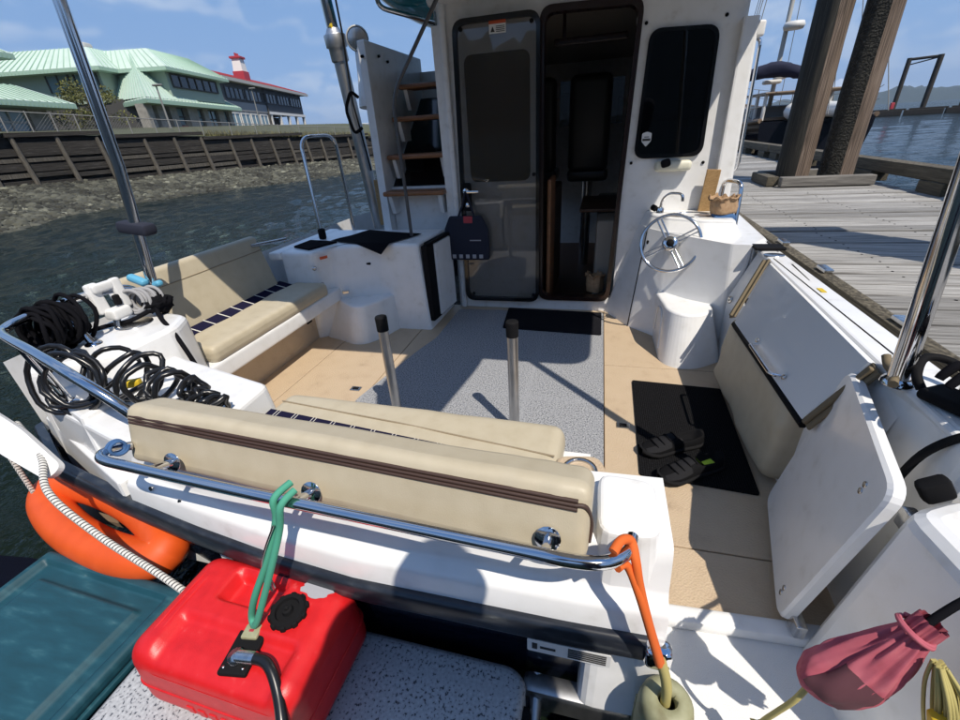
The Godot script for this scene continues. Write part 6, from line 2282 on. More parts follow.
	obj("blue_clip", mb, M.blue_plastic, "light blue plastic clip on the port canopy pole", "clip")
	# blue rope knot at the rail end
	mb = MB.new()
	mb.tube(coil(V(-1.268, 0.622, -0.665), V(1.0, 0.0, 0.3), 0.019, 3.0, V(0.02, 0, 0), 0.1), 0.0045, 7)
	obj("rail_lashing", mb, M.blue_rope, "blue rope lashing at the port end of the stern rail", "rope")
	# ---- starboard quarter clutter
	glove(V(0.93, 0.80, -1.10), 0.4, "black work glove draped forward over the starboard quarter rail")
	glove(V(0.985, 0.815, -1.00), -0.3, "black work glove behind the other on the starboard quarter rail")
	mb = MB.new()
	mb.tube(curve([V(0.845, 0.69, -1.19), V(0.84, 0.72, -1.22), V(0.88, 0.745, -1.27), V(0.94, 0.735, -1.25), V(0.965, 0.70, -1.14), V(0.93, 0.69, -1.08)], 6), 0.011, 8)
	mb.rbox(V(0.895, 0.692, -1.12), V(0.09, 0.03, 0.16), 0.014, Basis(Vector3.UP, 0.5), 3)
	obj("strap_loop", mb, M.rubber, "black looped rubber strap on the starboard quarter top", "strap")
	mb = MB.new()
	mb.tube(curve([V(0.99, 0.69, -0.96), V(0.90, 0.70, -0.985), V(0.835, 0.685, -1.0), V(0.795, 0.60, -1.03), V(0.765, 0.48, -1.03)], 6), 0.010, 8)
	obj("cable", mb, M.rubber, "black cable bent over the edge beside the gate door", "cable")
	mb = MB.new()
	mb.tube(curve([V(0.845, 0.70, -1.36), V(0.84, 0.685, -1.33), V(0.825, 0.69, -1.27), V(0.80, 0.683, -1.22)], 6), 0.012, 8)
	obj("dark_strap", mb, M.strap, "brown webbing strap leading to the starboard canopy pole", "strap")
	# ---- ropes at the stern
	mb = MB.new()
	mb.tube(curve([V(-0.64, 0.665, -0.60), V(-0.655, 0.655, -0.555), V(-0.66, 0.60, -0.545), V(-0.69, 0.50, -0.51), V(-0.735, 0.40, -0.48), V(-0.765, 0.325, -0.47), V(-0.745, 0.316, -0.455), V(-0.715, 0.38, -0.468), V(-0.675, 0.49, -0.50), V(-0.65, 0.58, -0.535), V(-0.635, 0.645, -0.548), V(-0.62, 0.66, -0.585)], 6), 0.0085, 8)
	obj("rope_loop", mb, M.rope_green, "green rope loop tied to the stern rail above the red tank", "rope")
	mb = MB.new()
	mb.tube(curve([V(-0.655, 0.60, -0.53), V(-0.69, 0.52, -0.505), V(-0.715, 0.44, -0.50), V(-0.70, 0.41, -0.50)], 6), 0.003, 6)
	mb.rbox(V(-0.70, 0.425, -0.498), V(0.02, 0.035, 0.012), 0.004)
	obj("snap_hook", mb, M.steel_worn, "small metal snap hook on the green rope loop", "hook")
	mb = MB.new()
	mb.tube(curve([V(0.070, 0.640, -0.575), V(0.085, 0.645, -0.60), V(0.105, 0.63, -0.615), V(0.115, 0.605, -0.59), V(0.125, 0.56, -0.575), V(0.15, 0.47, -0.565), V(0.178, 0.38, -0.56), V(0.190, 0.34, -0.562)], 6), 0.0095, 8)
	mb.tube(curve([V(0.08, 0.61, -0.565), V(0.10, 0.595, -0.585), V(0.128, 0.535, -0.565), V(0.165, 0.42, -0.553), V(0.186, 0.345, -0.555)], 6), 0.0085, 8)
	obj("fender_lanyard", mb, M.rope_orange, "orange rope from the stern rail end down to the fender", "rope")
	var fe := thing("fender", "pale green yellow cylindrical fender hanging at the gate corner", "fender", V(0.222, -0.3, -0.56))
	mb = MB.new()
	mb.lathe([Vector2(0.012, -0.30), Vector2(0.045, -0.29), Vector2(0.060, -0.22), Vector2(0.060, 0.17), Vector2(0.056, 0.195), Vector2(0.045, 0.208), Vector2(0.022, 0.212), Vector2(0.018, 0.19)], 24, Transform3D(Basis(), V(0.222, 0, -0.56)))
	var fb := part("fender_body", mb, M.fender, fe)
	for k in 6:
		var a := TAU * k / 6 + 0.3
		mb = MB.new()
		mb.tube([V(0.222 + cos(a) * 0.0605, -0.2, -0.56 + sin(a) * 0.0605), V(0.222 + cos(a) * 0.0605, 0.16, -0.56 + sin(a) * 0.0605)], 0.003, 5)
		part("rib", mb, M.fender, fb)
	mb = MB.new()
	mb.tube(curve([V(0.190, 0.345, -0.562), V(0.204, 0.30, -0.56), V(0.214, 0.25, -0.558), V(0.22, 0.18, -0.56)], 6), 0.011, 8)
	part("eye_rope", mb, M.rope_yellow, fe)
	# red drawstring bag with yellow line
	var rb := thing("drawstring_bag", "faded red drawstring bag hanging on the gate post", "bag", V(0.55, 0.2, -0.58))
	var nr := noise(311, 2.5, 3)
	mb = MB.new()
	rows = []
	var ax := [V(0.468, 0.33, -0.585), V(0.605, 0.56, -0.605)]
	var dirv: Vector3 = (ax[1] - ax[0])
	var bb := ytf(ax[0], dirv).basis
	for i in 41:
		var t := i / 40.0
		var rr := 0.076 * pow(sin(PI * clampf(t * 0.93 + 0.03, 0, 1)), 0.6) * (1.0 - 0.50 * t)
		if t > 0.86: rr = maxf(rr, 0.024)
		var row := PackedVector3Array()
		for j in 90:
			var a := TAU * j / 90
			var pl := 1.0 + 0.10 * (sin(a * 11.0 + 2.5 * sin(t * 5.0)) + 0.6 * sin(a * 19.0 - 4.0 * t)) * smoothstep(0.05, 0.9, t) * 0.9 + nr.get_noise_3d(cos(a) * 0.55, t * 0.7, sin(a) * 0.55) * 0.2
			var sag := V(0.0, -0.05, 0.0) * sin(PI * t)
			row.append(ax[0] + dirv * t + bb * V(cos(a) * rr * pl, 0, sin(a) * rr * pl * 0.85) + sag)
		rows.append(row)
	mb.grid(rows, true)
	part("bag_body", mb, M.bag_red, rb)
	mb = MB.new()
	rows = []
	for i in 10:
		var t := lerpf(0.16, 0.56, i / 9.0)
		var rr := 0.0795 * pow(sin(PI * clampf(t * 0.93 + 0.03, 0, 1)), 0.6) * (1.0 - 0.50 * t)
		var row := PackedVector3Array()
		for j in 10:
			var a := lerpf(-1.9, -0.35, j / 9.0)
			var pl := 1.0 + 0.10 * (sin(a * 11.0 + 2.5 * sin(t * 5.0)) + 0.6 * sin(a * 19.0 - 4.0 * t)) * smoothstep(0.05, 0.9, t) * 0.9 + nr.get_noise_3d(cos(a) * 0.55, t * 0.7, sin(a) * 0.55) * 0.2
			row.append(ax[0] + dirv * t + bb * V(cos(a) * rr * pl, 0, sin(a) * rr * pl * 0.85) + V(0.0, -0.05, 0.0) * sin(PI * t))
		rows.append(row)
	mb.grid(rows)
	part("mesh_panel", mb, M.bag_mesh, rb)
	mb = MB.new()
	mb.tube(coil(ax[0] + dirv * 0.88, dirv, 0.027, 2.0, dirv * 0.03, 0.05), 0.004, 6)
	part("drawstring", mb, M.bag_red, rb)
	mb = MB.new()
	mb.tube(curve([ax[1] + V(-0.01, -0.02, 0), ax[1] + V(0.05, 0.03, -0.03), V(0.73, 0.63, -0.66), V(0.80, 0.66, -0.70)], 6), 0.007, 8)
	obj("black_strap", mb, M.black_cloth, "black strap holding the red bag to the gate post", "strap")
	mb = MB.new()
	mb.tube(curve([V(0.472, 0.34, -0.585), V(0.455, 0.29, -0.575), V(0.44, 0.22, -0.58), V(0.432, 0.15, -0.59), V(0.44, 0.10, -0.60)], 6), 0.006, 6)
	mb.blob(V(0.436, 0.11, -0.595), V(0.018, 0.015, 0.016), func(d: Vector3): return d * (1.0 + nr.get_noise_3dv(d * 1.0) * 0.7), 16, 10)
	obj("yellow_line", mb, M.rope_yellow, "frayed yellow line hanging below the red bag's tip", "rope")
	mb = MB.new()
	for k in 26:
		var o := V(rng.randf_range(-0.014, 0.014), 0, rng.randf_range(-0.014, 0.016))
		mb.tube(curve([V(0.606, 0.515, -0.56) + o * 0.5, V(0.622, 0.47, -0.54) + o * 1.6, V(0.645, 0.40, -0.535) + o * 1.8, V(0.664, 0.345 + rng.randf_range(-0.015, 0.015), -0.545) + o * 1.2], 5), 0.0032, 5)
	obj("rope_bundle", mb, M.rope_yellow, "frayed yellow white rope bundle beside the red bag", "rope")
	mb = MB.new()
	mb.rbox(V(0.628, 0.40, -0.522), V(0.03, 0.07, 0.03), 0.008, Basis(V(0, 0, 1), 0.35))
	obj("yellow_tab", mb, M.yellow, "bright yellow tab tied into the rope bundle", "tag")
	# striped mooring rope from the port quarter down past the orange ring
	mb = MB.new()
	rope(mb, curve([V(-2.02, 0.50, -0.82), V(-1.80, 0.455, -0.735), V(-1.66, 0.40, -0.64), V(-1.47, 0.285, -0.605), V(-1.22, 0.21, -0.57), V(-1.06, 0.17, -0.54)], 14), 0.0105)
	obj("mooring_rope", mb, M.rope_white, "white rope with black flecks slanting over the orange ring", "rope")
	mb = MB.new()
	rope(mb, curve([V(-2.14, 0.42, -0.80), V(-2.13, 0.30, -0.79), V(-2.12, 0.12, -0.78)], 12), 0.009)
	obj("mooring_rope", mb, M.rope_white, "short white flecked rope hanging left of the orange ring", "rope")
	# white oar blade across the stern shelf
	var oar := thing("oar", "white oar blade lying over the port stern corner", "oar", V(-1.95, 0.4, -0.78))
	mb = MB.new()
	var od := V(-0.90, 0.34, -0.16).normalized()
	var on := V(0.22, 0.72, 0.66)
	on = (on - od * on.dot(od)).normalized()
	var ox := Transform3D(Basis(od.cross(on), od, on), V(-1.665, 0.39, -0.70))
	mb.xf = ox
	mb.plate(rp(p2([-0.03, 0.06, 0.03, 0.05, 0.048, 0.28, 0.04, 0.5, -0.04, 0.5, -0.048, 0.28]), 0.03, 5), -0.011, 0.011)
	part("blade", mb, M.white_plastic, oar)
	mb = MB.new()
	mb.xf = ox
	mb.tube([V(0, 0.5, 0), V(0, 1.5, 0)], 0.018, 8)
	part("shaft", mb, M.white_plastic, oar)
# open paper bag: rounded square walls with sharp random creases, rim rolled over
func crumple_bag(c: Vector3, s: Vector3, seed_: int, yaw: float) -> MB:
	var mb := MB.new()
	var nz := noise(seed_, 1.0, 3)
	nz.fractal_type = FastNoiseLite.FRACTAL_RIDGED
	var b := Basis(Vector3.UP, yaw)
	var rows := []
	for q in [[0.0, 0.82], [0.02, 0.95], [0.2, 1.0], [0.4, 1.04], [0.6, 1.0], [0.8, 0.95], [0.95, 0.98], [1.02, 1.06], [1.0, 1.12], [0.9, 1.12], [0.95, 0.99], [0.75, 0.86], [0.4, 0.85]]:
		var row := PackedVector3Array()
		for j in 44:
			var a := TAU * j / 44
			var d := Vector2(cos(a), sin(a))
			var m := pow(pow(absf(d.x), 3.2) + pow(absf(d.y), 3.2), -1.0 / 3.2)
			var k: float = (nz.get_noise_3d(d.x * 1.3, q[0] * 1.9, d.y * 1.3) - 0.3) * 0.22 * (0.3 + q[0])
			var lean: float = 0.12 * q[0] * s.x * sin(seed_)
			row.append(c + b * V(d.x * m * s.x * 0.5 * q[1] * (1.0 + k) + lean, s.y * q[0] * (1.0 + 0.25 * nz.get_noise_2d(d.x, d.y + 5.0) - 0.08), d.y * m * s.z * 0.5 * q[1] * (1.0 + k)))
		rows.append(row)
	mb.grid(rows, true)
	return mb
func rope(mb: MB, pts: Array, r: float) -> void:
	mb.tube(pts, r, 10)
	# braid runs with length
	var L := 0.0
	var n := pts.size()
	for i in n:
		if i > 0: L += (pts[i] - pts[i - 1]).length()
		for j in 10: mb.uv[i * 10 + j] = Vector2(j / 10.0, L * 40.0)
func shoe(at: Vector3, d: Vector3, label: String, lime: bool) -> void:
	var T := thing("sneaker", label, "shoe", at, "pair of sneakers on the ribbed mat")
	var f := d.normalized()
	var xf := Transform3D(Basis(f, Vector3.UP, f.cross(Vector3.UP)), at)
	# along the foot: [x, half width, top height, open collar 0..1]
	var st := [[-0.148, 0.012, 0.060, 0.0], [-0.143, 0.024, 0.078, 0.0], [-0.130, 0.032, 0.088, 0.3], [-0.115, 0.036, 0.082, 1.0], [-0.09, 0.038, 0.074, 1.0], [-0.06, 0.038, 0.070, 1.0], [-0.035, 0.038, 0.072, 1.0], [-0.02, 0.039, 0.078, 0.4], [0.0, 0.041, 0.082, 0.0], [0.03, 0.045, 0.074, 0.0], [0.06, 0.049, 0.063, 0.0], [0.09, 0.050, 0.054, 0.0], [0.12, 0.044, 0.047, 0.0], [0.14, 0.030, 0.040, 0.0], [0.150, 0.012, 0.033, 0.0]]
	var sole := []
	var upper := []
	for q in st:
		var r := PackedVector3Array()
		for p in [[-0.92, 0.0], [-1.10, 0.010], [-1.08, 0.026], [1.08, 0.026], [1.10, 0.010], [0.92, 0.0]]: r.append(V(q[0] * 1.03, p[1] + 0.012 * smoothstep(0.09, 0.15, q[0]), p[0] * q[1]))
		sole.append(r)
		r = PackedVector3Array()
		for k in 19:
			var a := PI * k / 18.0
			var yy: float = 0.024 + pow(sin(a), 0.75) * (q[2] - 0.024)
			var zz: float = -cos(a) * q[1]
			if k > 4 and k < 14: yy = lerpf(yy, 0.034 + 0.012 * absf(k - 9) / 4.5, q[3] * smoothstep(0.0, 1.0, (4.9 - absf(k - 9.0)) * 0.8))
			r.append(V(q[0], yy, zz))
		upper.append(r)
	var mb := MB.new()
	mb.xf = xf
	mb.grid(sole, true)
	part("sole", mb, M.shoe_sole, T)
	mb = MB.new()
	mb.xf = xf
	mb.grid(upper)
	var up := part("upper", mb, M.shoe_black, T)
	# grey overlay panels on the toe and side
	mb = MB.new()
	mb.xf = xf
	var ov := []
	for i in range(9, 14):
		var r := PackedVector3Array()
		for k in range(2, 8): r.append(upper[i][k] + V(0, 0.0015, -0.002))
		ov.append(r)
	mb.grid(ov)
	part("side_panel", mb, M.shoe_grey, up)
	mb = MB.new()
	mb.xf = xf
	ov = []
	for i in range(8, 12):
		var r := PackedVector3Array()
		for k in range(6, 13): r.append(upper[i][k] + V(0, 0.002, 0))
		ov.append(r)
	mb.grid(ov)
	part("tongue", mb, M.shoe_grey, up)
	for k in 4:
		mb = MB.new()
		mb.xf = xf
		var u: PackedVector3Array = upper[8 + k]
		mb.tube([u[5] + V(0, 0.003, 0), u[7] + V(0.004, 0.005, 0), u[9] + V(0.006, 0.005, 0), u[11] + V(0.004, 0.005, 0), u[13] + V(0, 0.003, 0)], 0.0028, 5)
		part("lace", mb, M.shoe_black, up)
	mb = MB.new()
	mb.xf = xf
	if lime:
		mb.quad(V(-0.105, 0.040, -0.014), V(-0.105, 0.040, 0.014), V(-0.055, 0.040, 0.010), V(-0.055, 0.040, -0.010))
		mb.quad(V(-0.038, 0.045, -0.015), V(-0.038, 0.045, 0.016), V(-0.024, 0.070, 0.014), V(-0.024, 0.070, -0.013))
	else:
		mb.quad(V(-0.05, 0.041, -0.010), V(-0.05, 0.041, 0.010), V(-0.038, 0.045, 0.010), V(-0.038, 0.045, -0.010))
	part("lining", mb, M.shoe_lime if lime else M.shoe_grey, up)
func glove(at: Vector3, yaw: float, label: String) -> void:
	var b := Basis(Vector3.UP, yaw)
	var nz := noise(int(at.z * 1000), 5.0, 2)
	var mb := MB.new()
	mb.blob(at, V(0.05, 0.028, 0.06), func(d: Vector3): return d * (1.0 + nz.get_noise_3dv(d * 1.5) * 0.35), 20, 14, b)
	for k in 4:
		var o := b * V(-0.045, -0.005, -0.042 + k * 0.028)
		var l: float = [0.055, 0.07, 0.068, 0.05][k]
		mb.tube(curve([at + o, at + o + b * V(-l * 0.55, 0.004, -0.01 + k * 0.004), at + o + b * V(-l, -0.016, -0.012 + k * 0.006), at + o + b * V(-l * 1.15, -0.028, -0.012 + k * 0.006)], 4), 0.0125, 8, false, 0.009)
	mb.tube(curve([at + b * V(-0.01, 0, 0.05), at + b * V(-0.045, -0.005, 0.075), at + b * V(-0.075, -0.02, 0.075)], 4), 0.0135, 8, false, 0.009)
	mb.tube([at + b * V(0.03, -0.002, 0.0), at + b * V(0.10, -0.03, 0.01)], 0.036, 12, false, 0.042)
	obj("work_glove", mb, M.black_cloth, label, "glove", "black work gloves on the starboard quarter rail")

func build_dinghy() -> void:
	# small open boat lying across the stern, its bench just below the camera
	var D := thing("dinghy", "dark hulled dinghy with speckled grey bench lying behind the stern", "dinghy", V(-1.1, -0.6, 0.0))
	var mb := MB.new()
	var rows := []
	for q in [[-3.3, 0.30], [-2.8, 0.62], [-2.0, 0.72], [-1.0, 0.74], [-0.25, 0.70], [-0.09, 0.68]]:
		var row := PackedVector3Array()
		for k in 13:
			var a := PI * k / 12.0
			var zz: float = -cos(a) * q[1]
			row.append(V(q[0], 0.02 - pow(sin(a), 0.5) * 0.56 + (0.0 if k in [0, 12] else 0.0), 0.10 + zz))
		rows.append(row)
	mb.grid(rows)
	part("hull", mb, M.navy, D)
	mb = MB.new()
	mb.prism(p2([-2.9, -0.35, -0.2, -0.42, -0.2, 0.6, -2.9, 0.55]), p2([-2.9, -0.35, -0.2, -0.42, -0.2, 0.6, -2.9, 0.55]), -0.42, -0.36, 0.0)
	part("floor", mb, M.rubber, D)
	mb = MB.new()
	mb.rbox(V(-0.10, -0.2, 0.1), V(0.04, 0.5, 1.3), 0.015)
	part("stern_board", mb, M.rubber, D)
	mb = MB.new()
	mb.prism(rp(p2([-1.19, -0.46, -1.12, -0.585, -0.62, -0.625, -0.14, -0.622, -0.10, -0.595, -0.11, -0.05, -1.19, 0.02]), 0.04, 4), rp(p2([-1.19, -0.46, -1.12, -0.585, -0.62, -0.625, -0.14, -0.622, -0.10, -0.595, -0.11, -0.05, -1.19, 0.02]), 0.04, 4), -0.06, 0.078, 0.025, 4)
	part("bench", mb, M.speckle, D)
	# ---- red fuel tank on the bench
	var T := thing("fuel_tank", "bright red portable fuel tank standing on the speckled bench", "fuel tank", V(-0.80, 0.08, -0.48))
	var tb := Basis(Vector3.UP, -0.03)
	var c := V(-0.805, 0.19, -0.475)
	mb = MB.new()
	# moulded body: rounded box with recessed grip channel and dished deck
	var shape := func(p: Vector3) -> Vector3:
		var q := p
		# broad taper toward the top
		var t := clampf((p.y + 0.11) / 0.22, 0, 1)
		q.x *= 1.0 - 0.045 * t * t
		q.z *= 1.0 - 0.06 * t * t
		if p.y > 0.06:
			# sunken field in the middle of the top, with a raised bar across it
			var ex := smoothstep(0.19, 0.165, absf(p.x + 0.03))
			var f1 := smoothstep(-0.115, -0.095, p.x) * smoothstep(0.07, 0.045, p.x) * smoothstep(-0.118, -0.10, p.z) * smoothstep(-0.02, -0.04, p.z)
			var f2 := smoothstep(-0.175, -0.15, p.x) * smoothstep(0.205, 0.185, p.x) * smoothstep(0.02, 0.045, p.z) * smoothstep(0.18, 0.12, p.z)
			q.y -= 0.040 * f1 + 0.018 * f2
		return q
	mb.rbox(c, V(0.50, 0.23, 0.31), 0.05, tb, 5, 40, shape)
	var body := part("tank_body", mb, M.tank_red, T)
	# moulded ribs and the parting seam
	for e in [[-0.205, 0.0042], [-0.185, 0.0036]]:
		mb = MB.new()
		mb.tube(curve([c + tb * V(e[0] * 0.955, 0.109, -0.10), c + tb * V(e[0] * 0.955, 0.1135, -0.05), c + tb * V(e[0] * 0.955, 0.1135, 0.05), c + tb * V(e[0] * 0.955, 0.108, 0.105)], 5), e[1], 6)
		part("rib", mb, M.tank_red, body)
	mb = MB.new()
	var seam := rp(p2([-0.2475, -0.152, 0.2475, -0.152, 0.2475, 0.152, -0.2475, 0.152]), 0.05, 6)
	var sp := []
	for q in seam: sp.append(c + tb * V(q.x, -0.01, q.y))
	mb.tube(sp, 0.004, 6, true)
	part("parting_seam", mb, M.tank_red, body)
	for k in 5:
		mb = MB.new()
		mb.rbox(c + tb * V(-0.08 + k * 0.035, -0.055, 0.154), V(0.02, 0.028, 0.006), 0.002, tb)
		part("moulded_mark", mb, M.tank_red, body)
	var cap := c + tb * V(0.105, 0.106, 0.0)
	cap = V(-0.688, 0.303, -0.505)
	mb = MB.new()
	mb.lathe([Vector2(0.043, -0.02), Vector2(0.045, 0.012), Vector2(0.040, 0.020), Vector2(0.030, 0.020), Vector2(0.028, 0.012), Vector2(0.014, 0.012), Vector2(0.012, 0.022), Vector2(0.006, 0.024), Vector2(0, 0.018)], 28, Transform3D(Basis(V(1, 0, 0), 0.08), cap), true)
	var cp := part("filler_cap", mb, M.rubber, T)
	for k in 10:
		var a := TAU * k / 10
		mb = MB.new()
		mb.rbox(cap + V(cos(a) * 0.043, 0.004, sin(a) * 0.043), V(0.012, 0.024, 0.014), 0.004, Basis(Vector3.UP, -a))
		part("lug", mb, M.rubber, cp)
	# gauge and hose fitting
	var gp := V(-0.748, 0.290, -0.415)
	var gb := Basis(Vector3.UP, 0.15)
	mb = MB.new()
	mb.rbox(gp, V(0.072, 0.016, 0.122), 0.006, gb, 2)
	var gg := part("gauge_plate", mb, M.rubber, T)
	mb = MB.new()
	mb.rbox(gp + gb * V(0, 0.010, -0.032), V(0.042, 0.012, 0.036), 0.005, gb, 2)
	part("gauge_window", mb, M.fender, gg)
	mb = MB.new()
	mb.rbox(gp + gb * V(0.0, 0.0095, -0.032), V(0.018, 0.014, 0.012), 0.004, gb)
	part("gauge_needle", mb, M.red_paint, gg)
	for k in 4:
		mb = MB.new()
		mb.lathe([Vector2(0.004, 0), Vector2(0.004, 0.003), Vector2(0, 0.004)], 8, Transform3D(Basis(), gp + gb * V(0.024 * (1 if k & 1 else -1), 0.007, 0.048 * (1 if k & 2 else -1))))
		part("screw", mb, M.steel_worn, gg)
	mb = MB.new()
	mb.tube([gp + gb * V(0.005, 0.022, 0.03), gp + gb * V(0.05, 0.024, 0.032)], 0.014, 10)
	mb.lathe([Vector2(0.018, 0), Vector2(0.018, 0.02), Vector2(0, 0.022)], 12, Transform3D(Basis(), gp + gb * V(0.0, 0.006, 0.03)))
	part("hose_fitting", mb, M.steel_worn, T)
	mb = MB.new()
	mb.tube(curve([gp + gb * V(0.045, 0.024, 0.032), gp + gb * V(0.09, 0.028, 0.045), V(-0.61, 0.29, -0.35), V(-0.565, 0.245, -0.29), V(-0.55, 0.16, -0.24), V(-0.56, 0.09, -0.15)], 7), 0.0125, 10)
	part("fuel_hose", mb, M.hose_black, T)
	# worn label patch
	mb = MB.new()
	var nz := noise(331, 0.9, 3)
	var pp := []
	for k in 28:
		var a := TAU * k / 28
		var rr := 1.0 + nz.get_noise_2d(cos(a), sin(a)) * 0.55
		pp.append(Vector2(-0.655 + cos(a) * 0.045 * rr, -0.578 + sin(a) * 0.022 * rr))
	mb.prism(pp, pp, 0.3035, 0.3062, 0.0)
	part("worn_label", mb, M.bag_light, T)
	# ---- teal storage tote
	var B := thing("storage_tote", "dark teal plastic storage tote with scuffed lid", "storage tote", V(-1.62, -0.36, -0.42))
	var sb := Basis(Vector3.UP, -0.04)
	var cc := V(-1.545, 0.075, -0.355)
	mb = MB.new()
	mb.rbox(cc + V(0, -0.20, 0), V(0.56, 0.36, 0.44), 0.05, sb, 3)
	part("tub", mb, M.teal, B)
	mb = MB.new()
	var lid_shape := func(p: Vector3) -> Vector3:
		var q := p
		if p.y > 0.0:
			var f := smoothstep(0.285, 0.277, absf(p.x)) * smoothstep(0.225, 0.217, absf(p.z))
			q.y -= 0.020 * f
			q.y += 0.014 * smoothstep(0.235, 0.222, absf(p.x)) * smoothstep(0.175, 0.162, absf(p.z))
		return q
	mb.rbox(cc, V(0.64, 0.05, 0.52), 0.018, sb, 4, 84, lid_shape)
	mb.rbox(cc + V(0, -0.03, 0), V(0.655, 0.02, 0.535), 0.006, sb)
	part("lid", mb, M.teal, B)
	# ---- orange ring buoy
	mb = MB.new()
	var ring := []
	var rbz := Basis(Vector3.UP, -0.20) * Basis(V(1, 0, 0), 0.35)
	for k in 56:
		var a := TAU * k / 56
		ring.append(V(-1.755, 0.125, -0.765) + rbz * V(cos(a) * 0.385, 0, sin(a) * 0.085))
	mb.tube(ring, 0.070, 20, true)
	obj("ring_buoy", mb, M.orange, "orange ring buoy wedged between the stern and the tote", "ring buoy")

func build_rest() -> void:
	# teal hull of a kayak stowed on the cabin roof by the ladder
	var mb := MB.new()
	mb.blob(V(-1.42, 2.36, -4.25), V(0.34, 0.20, 1.1), func(d: Vector3): return V(d.x, d.y * 1.0, d.z), 26, 16)
	obj("roof_kayak", mb, M.teal_glass, "glossy teal kayak bottom above the ladder at the frame's top", "kayak")
	# board added above the canopy, out of sight, to shade a strip of carpet
	mb = MB.new()
	var pb := rp(p2([-0.12, -3.2, 0.36, -3.2, 0.40, -1.2, 0.30, -0.55, 0.04, -0.5, -0.12, -0.75]), 0.12, 5)
	mb.prism(pb, pb, 2.345, 2.42, 0.02, 2, true)
	obj("added_shade_board", mb, M.white_plastic, "added white board above the frame, unseen, placed to shade the carpet", "added board")
	person()

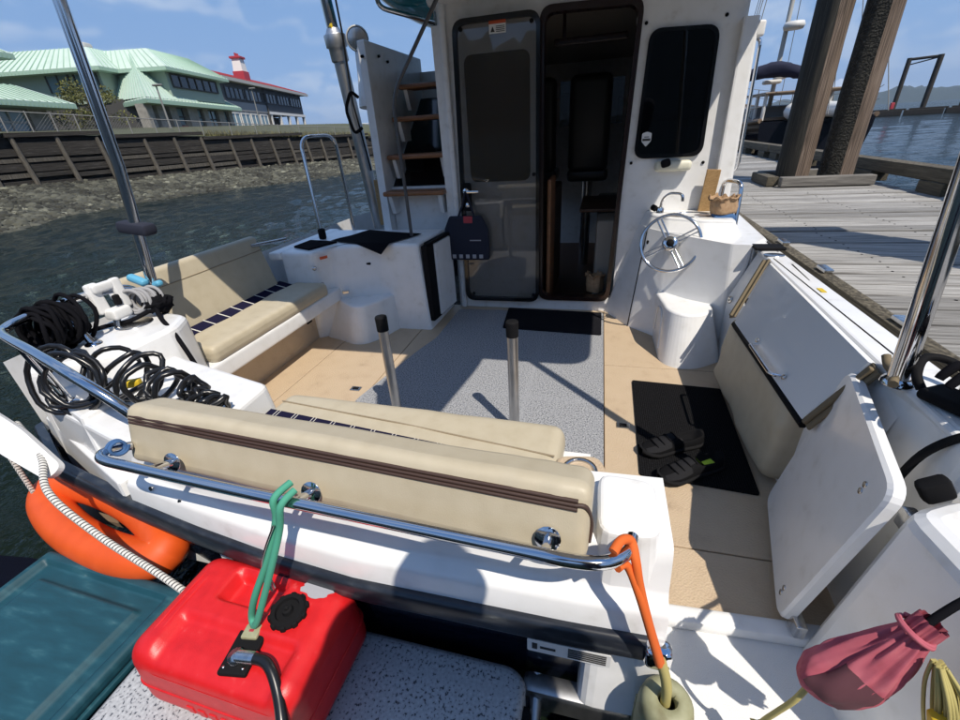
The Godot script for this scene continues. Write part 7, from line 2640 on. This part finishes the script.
# smooth body from tapered bones, meshed as surface nets
func person() -> void:
	var J := {
		"pel": [V(0.36, 0.86, 0.26), 0.135], "bel": [V(0.36, 1.05, 0.25), 0.135], "che": [V(0.33, 1.30, 0.18), 0.16], "nek": [V(0.32, 1.44, 0.13), 0.065], "hed": [V(0.31, 1.55, 0.09), 0.09], "top": [V(0.31, 1.62, 0.09), 0.088],
		"ls": [V(0.14, 1.43, 0.15), 0.085], "le": [V(0.02, 1.20, 0.36), 0.05], "lw": [V(0.10, 1.20, 0.22), 0.032],
		"rs": [V(0.55, 1.43, 0.13), 0.085], "re": [V(0.56, 1.12, 0.22), 0.05], "rw": [V(0.30, 1.20, 0.14), 0.032],
		"lh": [V(0.27, 0.82, 0.26), 0.085], "lk": [V(0.27, 0.46, 0.24), 0.06], "la": [V(0.28, 0.08, 0.28), 0.042], "lt": [V(0.27, 0.02, 0.12), 0.038],
		"rh": [V(0.45, 0.82, 0.26), 0.085], "rk": [V(0.47, 0.46, 0.24), 0.06], "ra": [V(0.47, 0.08, 0.28), 0.042], "rt": [V(0.48, 0.02, 0.12), 0.038],
	}
	for k in J: J[k][0] = V((J[k][0].x - 0.36) * 1.12 + 0.33, J[k][0].y * 1.065 - 0.03, (J[k][0].z - 0.25) * 1.0 + 0.20)
	for k in J: J[k][1] *= 1.12
	var bones := [["pel", "bel"], ["bel", "che"], ["che", "nek"], ["nek", "hed"], ["hed", "top"], ["che", "ls"], ["ls", "le"], ["le", "lw"], ["che", "rs"], ["rs", "re"], ["re", "rw"], ["pel", "lh"], ["lh", "lk"], ["lk", "la"], ["la", "lt"], ["pel", "rh"], ["rh", "rk"], ["rk", "ra"], ["ra", "rt"]]
	var B := []
	for b in bones: B.append([J[b[0]][0], J[b[1]][0], J[b[0]][1], J[b[1]][1]])
	# fingers of both hands, curled round a phone
	for h in [["lw", V(0.0, 0.02, -0.05), 1.0], ["rw", V(-0.03, 0.02, -0.045), -1.0]]:
		var w: Vector3 = J[h[0]][0]
		var palm: Vector3 = w + h[1] * 1.2
		B.append([w, palm, 0.028, 0.03])
		for k in 4:
			var o := V(0, 0.026 - k * 0.017, -0.02)
			var m: Vector3 = palm + o + V(-0.01 * h[2], 0, -0.035)
			B.append([palm + o * 0.6, m, 0.010, 0.009])
			B.append([m, m + V(0.022 * h[2], 0, -0.012), 0.009, 0.008])
		B.append([palm + V(0, 0.02, 0.0), palm + V(0.02 * h[2], 0.05, -0.01), 0.011, 0.009])
	var lo := V(-0.16, -0.08, -0.16)
	var cell := 0.026
	var N := Vector3i(32, 80, 24)
	var val := PackedFloat32Array()
	val.resize(N.x * N.y * N.z)
	val.fill(1.0)
	for b in B:
		var pad: float = maxf(b[2], b[3]) + 0.08
		var a0 := ((b[0] as Vector3).min(b[1]) - Vector3.ONE * pad - lo) / cell
		var a1 := ((b[0] as Vector3).max(b[1]) + Vector3.ONE * pad - lo) / cell
		var ab: Vector3 = b[1] - b[0]
		var l2 := maxf(ab.length_squared(), 1e-6)
		for z in range(maxi(0, int(a0.z)), mini(N.z, int(a1.z) + 2)):
			for y in range(maxi(0, int(a0.y)), mini(N.y, int(a1.y) + 2)):
				for x in range(maxi(0, int(a0.x)), mini(N.x, int(a1.x) + 2)):
					var p := lo + V(x, y, z) * cell
					var t: float = clampf((p - b[0]).dot(ab) / l2, 0, 1)
					var d: float = (p - b[0] - ab * t).length() - lerpf(b[2], b[3], t)
					var k := (z * N.y + y) * N.x + x
					var h := clampf(0.5 + 0.5 * (val[k] - d) / 0.035, 0, 1)
					val[k] = lerpf(val[k], d, h) - 0.035 * h * (1 - h) * 0.6
	var idx := PackedInt32Array()
	idx.resize(val.size())
	idx.fill(-1)
	var vs := PackedVector3Array()
	for z in N.z - 1:
		for y in N.y - 1:
			for x in N.x - 1:
				var s := V(0, 0, 0)
				var cnt := 0
				for e in [[0, 0, 0, 1, 0, 0], [0, 0, 0, 0, 1, 0], [0, 0, 0, 0, 0, 1], [1, 0, 0, 1, 1, 0], [1, 0, 0, 1, 0, 1], [0, 1, 0, 1, 1, 0], [0, 1, 0, 0, 1, 1], [0, 0, 1, 1, 0, 1], [0, 0, 1, 0, 1, 1], [1, 1, 0, 1, 1, 1], [1, 0, 1, 1, 1, 1], [0, 1, 1, 1, 1, 1]]:
					var va := val[((z + e[2]) * N.y + y + e[1]) * N.x + x + e[0]]
					var vb := val[((z + e[5]) * N.y + y + e[4]) * N.x + x + e[3]]
					if (va < 0) != (vb < 0):
						s += V(e[0], e[1], e[2]).lerp(V(e[3], e[4], e[5]), va / (va - vb))
						cnt += 1
				if cnt:
					idx[(z * N.y + y) * N.x + x] = vs.size()
					vs.append(lo + (V(x, y, z) + s / cnt) * cell)
	var st := SurfaceTool.new()
	st.begin(Mesh.PRIMITIVE_TRIANGLES)
	var base := V(0.33, -0.02, 0.18)
	st.set_smooth_group(0)
	for p in vs: st.add_vertex(p - base)
	for z in range(1, N.z - 1):
		for y in range(1, N.y - 1):
			for x in range(1, N.x - 1):
				var k := (z * N.y + y) * N.x + x
				var ins := val[k] < 0
				for ax in 3:
					var k2: int = k + [1, N.x, N.x * N.y][ax]
					if ins == (val[k2] < 0): continue
					var u: int = [N.x, N.x * N.y, 1][ax]
					var w: int = [N.x * N.y, 1, N.x][ax]
					var q := [idx[k], idx[k - u], idx[k - u - w], idx[k - w]]
					if -1 in q: continue
					var order := [0, 1, 2, 0, 2, 3] if not ins else [0, 2, 1, 0, 3, 2]
					for o in order: st.add_index(q[o])
	st.generate_normals()
	var T := Node3D.new()
	T.name = "person"
	add_child(T)
	T.position = base
	tag(T, "person standing on the swim platform behind the camera, shadow on the transom", "person")
	var o := MeshInstance3D.new()
	o.name = "body"
	o.mesh = st.commit()
	o.material_override = M.bag_navy
	T.add_child(o)
